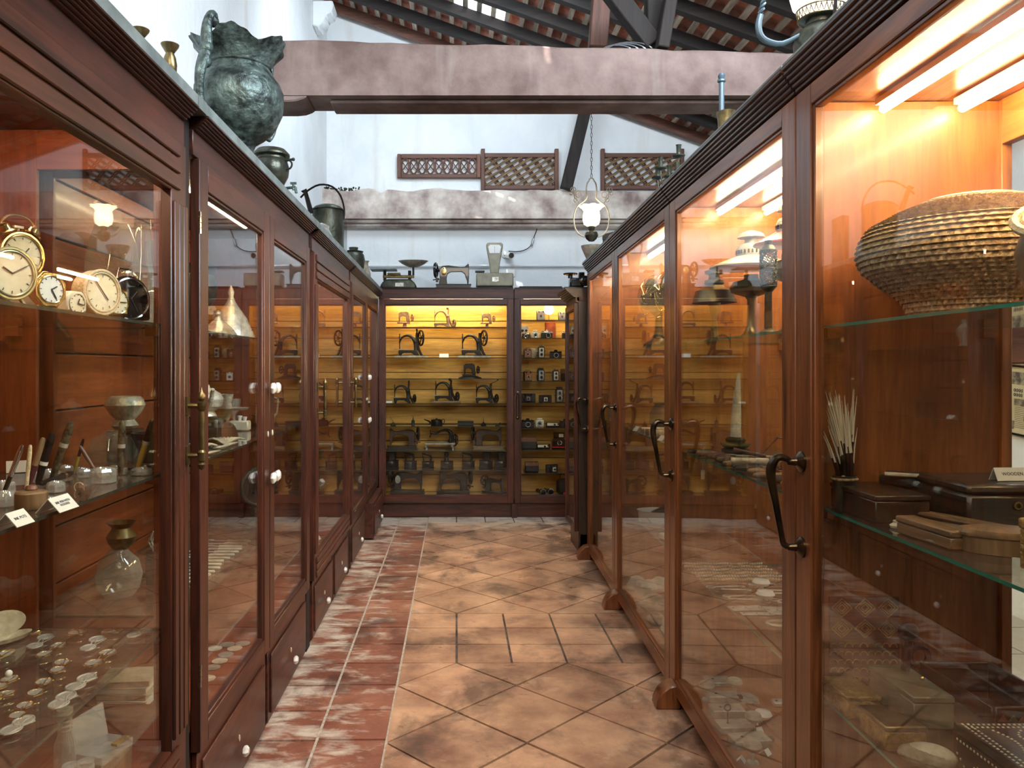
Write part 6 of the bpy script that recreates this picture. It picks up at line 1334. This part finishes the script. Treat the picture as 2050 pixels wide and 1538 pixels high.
lathe_thing('metal_kettle', 'dull round metal kettle on the middle shelf of the farthest showcase', 'kettle', 1.24, 5.9, 1.201, [(.06, 0), (.09, .04), (.09, .09), (.05, .13), (.02, .14), (.02, .16), (0, .165)], PEWTER, extra=lambda t: ob('handle', MB().tube([(-.05, 0, .12), (-.04, 0, .2), (.04, 0, .2), (.05, 0, .12)], .006, 8), IRON, t))
for k in range(3): lathe_thing('glass_jar', ORD[k]+' glass jar from the front on the lowest shelf of the farthest showcase', 'jar', 1.18+.03*k, 5.6+.2*k, .661, [(.04, 0), (.045, .01), (.045, .09), (.03, .11), (.032, .13), (0, .13)], CLEAR, group='glass jars')
t = thing('roller', 'pale wooden roller lying on the floor of the farthest showcase', 'roller', (1.22, 5.8, .111), 80); ob('body', MB().cyl((-.16, 0, .03), (.16, 0, .03), .028, 16), IVORY, t)
# ================================================================ ON TOP OF THE LEFT CABINETS
ZT = 2.437
def candlestick(label, X, Y, h, r_, Z=ZT, mt=BRASS):
    return lathe_thing('candlestick', label, 'candlestick', X, Y, Z, [(r_*1.7, 0), (r_*1.6, .008), (r_*.6, .02), (r_*.4, h*.35), (r_*.9, h*.42), (r_*1.25, h*.45), (r_*1.2, h*.47), (r_*.4, h*.5), (r_*.45, h*.56), (r_*.9, h*.62), (r_*.95, h*.72), (r_*.8, h*.82), (r_*.55, h*.88), (r_*1.2, h*.98), (r_*1.25, h), (r_*.7, h*.97), (0, h*.9)], mt, 'body', 20, 'brass candlesticks')
candlestick('brass candlestick nearest the camera on the left cabinets', -.97, 2.39, .20, .022); candlestick('second brass candlestick, closer to the big bronze urn', -.96, 2.61, .245, .024)
UX, UY = -.93, 3.33
t = thing('bronze_urn', 'big green bronze urn with leafy flared rim and scroll handles', 'urn', (UX, UY, ZT))
rel = lambda r, z, a, i: r*(1+.018*math.sin(9*a+i*1.7)*math.sin(5*a-i)+(.02*math.cos(34*a) if 5 <= i <= 7 else 0))
ob('body', MB().lathe([(.088, 0), (.09, .012), (.082, .03), (.062, .05), (.058, .085), (.07, .115), (.105, .14), (.135, .165), (.160, .20), (.180, .25), (.188, .30), (.184, .34), (.170, .375), (.150, .40), (.138, .42), (.130, .435), (.136, .44), (.13, .445), (.11, .44), (.10, .40), (0, .2)], (0,0,0), 72, mod=rel), BRONZE, t)
def leaf(r, z, a, i): return r*(1+(.10*abs(math.cos(2.5*a+.6))**2+.025*math.cos(22*a))*(i/4 if i < 5 else (9-i)/4))
m = MB().open_lathe([(.130, .44), (.135, .455), (.148, .475), (.165, .495), (.183, .515), (.181, .517), (.163, .50), (.146, .48), (.133, .46), (.128, .445)], seg=100, mod=leaf)
for i, v in enumerate(m.v):
    a = math.atan2(v[1], v[0]); q = (math.hypot(v[0], v[1])-.13)/.06; m.v[i] = (v[0], v[1], v[2]+.045*max(q, 0)*abs(math.cos(2.5*a+.6))-.012*max(q, 0))
ob('leafy_rim', m, BRONZE, t)
for ang in (-115, 65):
    c_, s_ = math.cos(R(ang)), math.sin(R(ang)); pr = [(.165, .565, .010), (.15, .60, .016), (.165, .605, .018), (.19, .56, .02), (.195, .50, .024), (.19, .455, .022), (.205, .42, .026), (.228, .36, .022), (.235, .29, .018), (.225, .23, .015), (.20, .19, .012), (.18, .20, .008)]
    ob('handle', MB().tube([(r_*c_, r_*s_, z_) for r_, z_, _ in pr], [q for _, _, q in pr], 10).ball((.195*c_, .195*s_, .455), .030, 12, 8).ball((.155*c_, .155*s_, .58), .024, 12, 8).ball((.205*c_, .205*s_, .40), .028, 12, 8), BRONZE, t)
t = thing('bronze_samovar', 'lidded dark bronze vessel with ring handle and tap', 'vessel', (-.945, 3.98, ZT))
ob('body', MB().lathe([(.06, 0), (.05, .02), (.045, .06), (.065, .10), (.085, .14), (.09, .18), (.08, .215), (.072, .225), (.072, .24)], (0,0,0), 40, mod=lambda r, z, a, i: r*(1+(.012*math.cos(14*a) if 3 <= i <= 6 else 0))), DBRONZE, t)
ob('lid', MB().lathe([(.084, .238), (.092, .243), (.092, .252), (.07, .275), (.03, .285), (0, .287)], (0,0,0), 36), DBRONZE, t)
for ang in (-20, 160): c_, s_ = math.cos(R(ang)), math.sin(R(ang)); ob('ring_handle', MB().ring((0,0,0), .022, .005, 'y', 16, 6).cyl((-.02, 0, .025), (.025, 0, .025), .006, 8).ball((.03, 0, .025), .009, 8, 6).xf(T(.098*c_, .098*s_, .19) @ rz(ang)), DBRONZE, t)
ob('tap', MB().cyl((.04, -.02, .07), (.13, -.04, .075), .007, 8).cyl((.12, -.04, .06), (.12, -.04, .095), .006, 8).box(.105, .135, -.046, -.034, .09, .10).cyl((.13, -.04, .075), (.135, -.04, .045), .007, 8), BRONZE, t)
t = thing('iron_bucket', 'tall dark metal can with a big arched carrying handle', 'can', (-.99, 6.0, ZT))
ob('body', MB().lathe([(.115, 0), (.12, .01), (.12, .36), (.115, .385), (.10, .40), (.06, .415), (0, .42)], (0,0,0), 30), DBRONZE, t); ob('rim', MB().ring((0, 0, .375), .122, .005, 'z', 30, 6), DBRONZE, t)
ob('handle', MB().tube([(.12, 0, .30), (.125, 0, .38), (.10, -.02, .48), (.04, -.05, .545), (-.05, -.09, .55), (-.13, -.12, .50), (-.18, -.15, .44)], .0075, 8), IRON, t); ob('spout_arm', MB().tube([(-.11, -.10, .33), (-.13, -.13, .42), (-.15, -.15, .50), (-.17, -.15, .48)], [.02, .018, .016, .012], 8), IRON, t)
lathe_thing('dusty_jar', 'squat dusty glass jar in front of the tall metal can', 'jar', -.96, 5.55, ZT, [(.06, 0), (.075, .03), (.075, .10), (.05, .15), (.055, .17), (.02, .19), (0, .19)], LENS)
t = thing('black_shutter', 'pair of upright black boards standing beside the metal can', 'boards', (-.975, 6.65, ZT)); ob('board', MB().box(-.035, -.015, -.10, .10, 0, .42), BLACK, t, bevel=.003); ob('board', MB().box(-.012, .03, -.12, .08, 0, .42), BLACK, t, bevel=.003)
lathe_thing('iron_pot', 'round bellied dark pot near the far corner of the left cabinets', 'pot', -.985, 7.45, ZT, [(.04, 0), (.07, .04), (.10, .12), (.11, .19), (.10, .24), (.085, .26), (.095, .272), (.04, .285), (.045, .31), (0, .315)], DBRONZE)
lathe_thing('mottled_vase', 'slim mottled grey vase squeezed behind the round pot', 'vase', -.93, 7.95, ZT, [(.035, 0), (.05, .04), (.055, .12), (.03, .19), (.028, .23), (.04, .25), (0, .25)], ROCKB)
# ================================================================ ON TOP OF THE FAR CABINETS
ZK = 2.453; YK = 8.47; SK = F/YK
kx = lambda px: (px-CX)/SK
t = thing('balance_scale', 'iron counter scale with flat plate and raised tin pan', 'scale', (kx(798), YK, ZK))
ob('base', MB().prism([(-.20, 0), (.20, 0), (.19, .05), (.14, .10), (-.13, .10), (-.18, .06)], -.08, .08), DBRONZE, t, bevel=.015)
ob('beam', MB().box(-.17, .17, -.02, .02, .12, .15).box(-.12, .02, -.03, .03, .15, .175), BRASS, t, bevel=.004); ob('name_plate', MB().box(-.03, .06, -.084, -.08, .02, .06), SILVER, t)
for x in (-.15, .12): ob('support', MB().cyl((x, 0, .09), (x, 0, .20), .018, 10), IRON, t)
ob('flat_plate', MB().box(-.30, -.02, -.10, .10, .20, .215), ZINC, t, bevel=.003)
ob('tin_pan', MB().lathe([(0, .235), (.05, .238), (.12, .27), (.165, .305), (.16, .305), (.11, .275), (0, .242)], (.16, 0, 0), 36, sc_=(1, .7)), PEWTER, t); ob('pan_post', MB().cyl((.16, 0, .15), (.16, 0, .24), .012, 8), IRON, t)
o = classic_machine('black sewing machine with gold decal on top of the far cabinet', kx(909), YK, ZK, BLACK, 1.15, -1)
o['label'] = 'glossy black sewing machine standing on top of the far cabinet'; ob('decal', MB().ball((-.11, -.026, .19), (.03, .003, .045), 12, 6), GOLD, o)
t = thing('dial_scale', 'grey dial scale with tall fan shaped head and square base', 'scale', (kx(990), YK, ZK))
ob('base', MB().box(-.20, .20, -.10, .10, .02, .165), WBODY, t, bevel=.012)
for x in (-.18, .18): ob('foot', MB().cyl((x, -.06, 0), (x, -.06, .022), .015, 10), IRON, t)
ob('neck', MB().prism([(-.045, .165), (.045, .165), (.05, .22), (.06, .29), (.088, .44), (.09, .48), (.08, .50), (-.08, .50), (-.09, .48), (-.088, .44), (-.06, .29), (-.05, .22)], -.035, .035), WBODY, t, bevel=.010)
ob('dial_window', MB().prism([(-.055, .385), (.055, .385), (.07, .455), (.05, .475), (-.05, .475), (-.07, .455)], -.040, -.034), PAPER, t); ob('needle', MB().box(-.001, .001, -.042, -.040, .39, .46), INK, t)
ob('name_plate', MB().box(-.03, .04, -.104, -.10, .07, .12), SILVER, t); ob('pan_support', MB().cyl((-.15, 0, .165), (-.15, 0, .18), .02, 10).box(-.21, -.11, -.05, .05, .18, .195), IRON, t)
t = thing('dark_board', 'flat dark board lying at right on the far cabinet', 'board', (kx(1081), YK, ZK)); ob('body', MB(True).box(-.23, .23, -.08, .08, 0, .022), WD, t, bevel=.003)
# security camera and its cable on the wall
c = P(1024, 511, 8.9); t = thing('security_camera', 'white security camera fixed to the back wall above the scale', 'security camera', (c.x, 8.99, c.z))
ob('mount', MB().lathe([(.04, 0), (.04, -.015), (.015, -.02), (.012, -.06)], (-.07, 0, .02), 16, 'y'), PORC, t)
ob('body', MB().lathe([(0, .0), (.035, 0), (.038, -.12), (.034, -.125), (.03, -.115), (0, -.11)], (0,0,0), 22, 'y').xf(T(-.04, -.06, .0) @ rz(16) @ rx(8)), PORC, t); ob('lens', MB().lathe([(.03, 0), (.028, -.006), (.014, -.008), (0, -.004)], (0,0,0), 18, 'y').xf(T(-.04, -.06, .0) @ rz(16) @ rx(8) @ T(0, -.118, 0)), BLACK, t)
t = thing('camera_cable', 'thin black cable running down the wall to the security camera', 'cable', P(1070, 470, 8.97)); o0 = P(1070, 470, 8.97)
ob('wire', MB().tube([P(x, y, 8.975)-o0 for x, y in ((1077, 449), (1074, 462), (1069, 475), (1064, 490), (1052, 500), (1035, 504), (1018, 503))], .005, 6), BLACK, t); ob('plug', MB().cyl(P(1068, 478, 8.97)-o0, P(1064, 492, 8.97)-o0, .012, 8), BLACK, t)
t = thing('cable_trunk', 'pale plastic cable box on the wall below the security camera', 'cable box', (P(1022, 530, 8.98).x, 8.97, P(1022, 545, 8.98).z)); ob('body', MB().box(-.05, .05, -.02, .03, -.06, .03), PORC, t, bevel=.005); ob('duct', MB().box(.03, .05, -.01, .03, -.28, -.06), PORC, t)
# lattice panels
def frame_panel(label, x0, x1, z0, z1, carved=False):
    xc = (x0+x1)/2; t = thing('lattice_panel', label, 'lattice panel', (xc, 8.95, z0), 0); w_ = (x1-x0)/2; h = z1-z0
    for sx in (-1, 1): ob('stile', MB().box(sx*w_-(.045 if sx > 0 else 0), sx*w_+(0 if sx > 0 else .045), -.025, .025, 0 if carved else -.03, h+(.0 if carved else .05)), WX[0], t, bevel=.006)
    ob('rail', MB().box(-w_+.045, w_-.045, -.02, .02, 0, .045), WX[1], t, bevel=.004); ob('rail', MB().box(-w_+.045, w_-.045, -.02, .02, h-.05, h), WX[1], t, bevel=.004)
    if carved:
        n = 9; s = (2*w_-.09)/n
        for k in range(n): 
            x = -w_+.045+s*(k+.5); ob('ring_carving', MB().ring((x, 0, h/2), s*.47, .011, 'y', 16, 5, (1, (h-.095)/2/(s*.47)*.98)).cyl((x-s*.3, .0, h/2-.04), (x+s*.3, 0, h/2+.04), .006, 5).cyl((x-s*.3, .0, h/2+.04), (x+s*.3, 0, h/2-.04), .006, 5), WX[1], t)
        return t
    def slat(xa, za, xb, zb_, y): ob('slat', MB().cyl((xa, y, za), (xb, y, zb_), .0085, 5), WM[1] if y < 0 else WX[1], t)
    a0, a1, b0, b1_ = -w_+.045, w_-.045, .045, h-.05; H_ = b1_-b0
    for sl, y, step, off in ((.62, -.008, .115, .0), (.62, -.008, .115, .028), (-1.2, .008, .16, .0), (-1.2, .008, .16, .035)):
        k = -12
        while k < 30:
            xs = a0+k*step+off; pts = []
            za, zb2 = b0, b1_; xa = xs; xb = xs+H_/sl
            # clip to the opening
            (p0x, p0z), (p1x, p1z) = (xa, za), (xb, zb2)
            if p0x > p1x: p0x, p0z, p1x, p1z = p1x, p1z, p0x, p0z
            if p1x > a0 and p0x < a1:
                g = (p1z-p0z)/(p1x-p0x)
                if p0x < a0: p0z += g*(a0-p0x); p0x = a0
                if p1x > a1: p1z += g*(a1-p1x); p1x = a1
                if p1x-p0x > .01: slat(p0x, p0z, p1x, p1z, y)
            k += 1
    return t
frame_panel('carved dark wooden panel with a row of rings, leftmost on the ledge', -.68, .275, 3.775, 4.05, True)
frame_panel('wooden diagonal lattice panel in the middle of the ledge', .28, 1.17, 3.645, 4.06); frame_panel('wooden diagonal lattice panel on the ledge, right of the leaning strut', 1.655, 2.61, 3.645, 4.06)
# hanging lamp
def chain(m, x, y, z0, z1, r_=.012):
    n = int((z1-z0)/(r_*2.6)); 
    for k in range(n): m.ring((x, y, z0+(k+.5)*(z1-z0)/n), r_, .0022, 'x' if k % 2 else 'y', 10, 4, (.6, 1.5))
HX, HY = (1184-CX)*6.0/F, 6.0
t = thing('hanging_lamp', 'lit hanging oil lamp with ruffled glass shade and scrolled iron hoop', 'lamp', (HX, HY, 2.57))
ob('tank', MB().lathe([(0, .0), (.02, .002), (.04, .02), (.052, .045), (.045, .07), (.02, .085), (.026, .10), (.03, .115), (.018, .12)], (0,0,0), 24), DBRONZE, t)
ob('shade', MB().open_lathe([(.035, .12), (.058, .135), (.066, .17), (.064, .21), (.058, .235), (.075, .26), (.092, .275)], seg=48, mod=lambda r, z, a, i: r*(1+.08*max(i-4, 0)*math.cos(8*a))), BULB, t)
m = MB()
for sx in (-1, 1):
    m.tube([(sx*.018, 0, .47), (sx*.035, 0, .44), (sx*.04, 0, .38), (sx*.035, 0, .34), (sx*.06, 0, .31), (sx*.11, 0, .27), (sx*.135, 0, .20), (sx*.13, 0, .12), (sx*.10, 0, .06), (sx*.05, 0, .035)], .006, 6)
    for (cx_, cz_, rr) in ((.10, .36, .022), (.14, .40, .02), (.12, .32, .016), (.155, .37, .012)): m.ring((sx*cx_, 0, cz_), rr, .0035, 'y', 12, 5)
    m.tube([(sx*.09, 0, .29), (sx*.13, 0, .34), (sx*.14, 0, .42)], .004, 5)
m.tube([(.018*math.cos(a), 0, .47+.018*math.sin(a)) for a in (0, .6, 1.2, 1.9, 2.5, 3.14)], .006, 6)
ob('hoop', m, PEWTER, t); m = MB(); chain(m, 0, 0, .49, 2.0); ob('chain', m, IRON, t)
# hanging opal lamp at the upper right, over the showcase
LX, LY = 1.235, 2.64
t = thing('hanging_lamp', 'hanging oil lamp with white opal globe over the right showcase', 'lamp', (LX, LY, 2.56))
ob('tank', MB().lathe([(0, 0), (.03, .005), (.06, .03), (.085, .09), (.088, .14), (.08, .17), (.05, .20), (.05, .215), (.07, .22)], (0,0,0), 36, mod=lambda r, z, a, i: r), DBRONZE, t)
m = MB()
for k in range(30): a = k*math.pi/15; m.cyl((.072*math.cos(a), .072*math.sin(a), .22), (.078*math.cos(a+.12), .078*math.sin(a+.12), .25), .0018, 4).cyl((.072*math.cos(a), .072*math.sin(a), .22), (.078*math.cos(a-.12), .078*math.sin(a-.12), .25), .0018, 4)
m.ring((0, 0, .22), .072, .003, 'z', 36, 5).ring((0, 0, .25), .078, .003, 'z', 36, 5); ob('gallery', m, BRASS, t)
ob('globe', MB().open_lathe([(.06, .235), (.09, .27), (.105, .33), (.09, .40), (.05, .45), (.045, .52), (.04, .52)], seg=36), GLOBE, t)
BL = mat('blue_grey_cable', (.09, .13, .16), .35, .4)
ob('arm', MB().tube([(-.205, 0, .235), (-.212, 0, .20), (-.205, 0, .165), (-.18, 0, .145), (-.13, 0, .138), (-.07, -.01, .165)], [.010, .011, .011, .010, .009, .008], 10), BL, t)
ob('arm', MB().tube([(.07, 0, .16), (.13, 0, .14), (.19, 0, .17), (.21, 0, .24)], .009, 10), BL, t)
m = MB(); pts = [(-.205, 0, .24), (-.19, 0, .30), (-.17, 0, .40), (-.13, 0, .55), (-.07, 0, .8), (0, 0, 1.1)]
for ph in (0, math.pi):
    q = []
    for i in range(60): 
        u = i/59*(len(pts)-1); a = int(min(u, len(pts)-2)); p = Vector(pts[a]).lerp(Vector(pts[a+1]), u-a); q.append(p+Vector((.006*math.cos(i*.9+ph), .006*math.sin(i*.9+ph), 0)))
    m.tube(q, .005, 5)
m.tube([(.21, 0, .24), (.17, 0, .45), (0, 0, 1.1)], .006, 6)
ob('twisted_cord', m, BL, t); ob('gallery_bar', MB().cyl((.0, -.085, .16), (.01, -.10, .34), .006, 8), IRON, t)
m = MB(); chain(m, 0, 0, 1.1, 1.95); ob('chain', m, IRON, t)
# ================================================================ ON TOP OF THE RIGHT SHOWCASES
ZR = 2.488
t = lathe_thing('oil_lamp_stand', 'pale green brass lamp holder with a tall thin rod', 'lamp holder', 1.20, 3.47, ZR, [(.05, 0), (.045, .01), (.012, .03), (.010, .13), (.03, .17), (.034, .175), (.036, .215), (.042, .25), (.038, .252), (.03, .22), (0, .20)], BRASS,
    extra=lambda t: (ob('rod', MB().lathe([(.012, .2), (.011, .38), (.018, .385), (.018, .392), (.012, .395), (.016, .41), (.012, .42), (0, .422)], (-.02, 0, 0), 14), BL, t), ob('wire_ring', MB().ring((0, 0, .16), .055, .002, 'z', 24, 5), BRASS, t)))
t = thing('candelabra', 'branched dark candelabra rising behind the right cornice', 'candelabra', (1.26, 4.42, ZR))
ob('stem', MB().lathe([(.07, 0), (.06, .01), (.02, .04), (.014, .15), (.022, .17), (.012, .19), (.014, .26)], (0,0,0), 16), DBRONZE, t)
for k, (a, h) in enumerate(((200, .25), (150, .22), (250, .20), (100, .24), (20, .24), (310, .22), (0, .33))):
    r_ = .12 if k < 6 else 0; x, y = r_*math.cos(R(a)), r_*math.sin(R(a))
    o = ob('arm', MB().tube([(0, 0, .16), (x*.5, y*.5, .13), (x*.95, y*.95, h-.09), (x, y, h-.03)], .0045, 6), DBRONZE, t); ob('candle_cup', MB().lathe([(.005, h-.03), (.034, h-.02), (.036, h-.014), (.012, h-.012), (.014, h+.04), (.017, h+.045), (0, h+.04)], (x, y, 0), 16), DBRONZE, o)
t = lathe_thing('zinc_bucket', 'small grey zinc bowl at the far end of the right cornice', 'bowl', 1.125, 6.45, ZR, [(.04, 0), (.05, .01), (.09, .10), (.095, .12), (.088, .12), (0, .02)], PEWTER)
box_thing('black_case', 'tilted black case behind the small zinc bowl', 'case', 1.25, 6.10, ZR, .16, .14, .16, LEATHER, 25, .3); lathe_thing('pale_dome', 'pale grey metal dome near the far end of the right cornice', 'dome', 1.20, 5.80, ZR, [(.10, 0), (.10, .01), (.09, .06), (.06, .10), (.02, .12), (0, .12)], ZINC)
NT = 2.276
t = thing('film_projector', 'black hand cranked machine with round wheel on the narrow cabinet', 'machine', ((1152-CX)*6.75/F+.03, 6.78, NT+.001), 0)
ob('base', MB().box(-.13, .10, -.06, .06, 0, .02), IRON, t, bevel=.004); ob('body', MB().box(-.08, .05, -.05, .05, .02, .10), BLACK, t, bevel=.012); ob('wheel', MB().lathe([(.045, .02), (.045, -.015), (.03, -.02), (.015, -.018), (.012, -.03), (0, -.03)], (.05, -.06, .07), 26, 'y'), BLACK, t)
ob('disc', MB().lathe([(0, 0), (.06, 0), (.062, .012), (0, .016)], (-.07, 0, .13), 26), BLACK, t); ob('turret', MB().box(.0, .05, -.03, .03, .10, .15), BLACK, t, bevel=.004); ob('post', MB().cyl((-.07, 0, .1), (-.07, 0, .13), .02, 10), IRON, t); ob('crank', MB().tube([(.09, 0, .07), (.12, 0, .07), (.10, 0, .17)], .005, 6), IRON, t)
lathe_thing('grey_pot', 'grey pot inside the narrow cabinet on its upper shelf', 'pot', 1.24, 6.9, 1.751, [(.05, 0), (.06, .05), (.04, .1), (.045, .11), (0, .11)], PEWTER)
# ================================================================ BEYOND: RIGHT WALL
def clipping(label, Y0, Y1, z0, z1, rot=0, art=True):
    t = thing('framed_clipping', label, 'framed newspaper', (3.597, (Y0+Y1)/2, (z0+z1)/2), 0); w_, h = (Y0-Y1)/2, (z1-z0)/2
    t.rotation_euler = (R(rot), 0, 0)
    # local: y along the wall, z up, -x towards the room
    ob('frame', MB().box(-.02, 0, -w_, w_, -h, -h+.014).box(-.02, 0, -w_, w_, h-.014, h).box(-.02, 0, -w_, -w_+.014, -h+.014, h-.014).box(-.02, 0, w_-.014, w_, -h+.014, h-.014), BLACK, t, bevel=.001)
    p = ob('paper', MB().box(-.008, -.004, -w_+.012, w_-.012, -h+.012, h-.012), PAPY, t)
    m = MB(); x = -.0085
    f = lambda u0, u1, v0, v1: m.box(x-.0006, x, w_-2*w_*u1, w_-2*w_*u0, -h+2*h*v0, -h+2*h*v1)
    if art:
        f(.07, .60, .72, .90); f(.28, .52, .42, .52); f(.62, .72, .40, .58); f(.12, .30, .08, .20); f(.66, .92, .06, .3); f(.45, .58, .22, .30)
    else: f(.08, .9, .12, .7)
    ob('photograph', m, PHO, p)
    m = MB()
    if art:
        for r_ in (0, 1):      # curly headline script
            for k in range(13):
                u = .10+.037*k; v = .64-.065*r_; cy_ = w_-2*w_*u; cz_ = -h+2*h*v
                if k in (4, 9): continue
                m.ring((x-.001, cy_, cz_), w_*.026, .0022, 'x', 8, 4, (1, 1.1)); m.cyl((x-.001, cy_-.006, cz_-.012), (x-.001, cy_-.006, cz_+.010), .002, 4)
        for c_ in range(4):
            for k in range(16):
                v = .50-.026*k; u = .08+.22*c_; m.box(x-.0005, x, w_-2*w_*(u+.17), w_-2*w_*u, -h+2*h*v, -h+2*h*(v+.006))
    else:
        for k in range(3): m.box(x-.0005, x, w_-2*w_*.88, w_-2*w_*.1, -h+2*h*(.92-.05*k), -h+2*h*(.94-.05*k))
    ob('print', m, INK, p); return t
PAPY = mat('yellowed_newsprint', (.55, .47, .27), .8, 0, (.66, .57, .36), 4); PHO = mat('newspaper_photo', (.06, .055, .045), .8, 0, (.42, .37, .25), 28)
clipping('black framed yellowed newspaper page hanging tilted on the right wall', 5.17, 4.62, 1.16, 1.61, 4); clipping('grey framed picture higher on the right wall', 5.15, 4.70, 1.87, 2.25, 3, False)
t = thing('wall_panel', 'dark red wooden panel between the two framed pages', 'panel', (3.597, 4.84, 1.74)); ob('body', MB(True).box(-.02, 0, -.25, .25, -.11, .12), WX, t, bevel=.003)
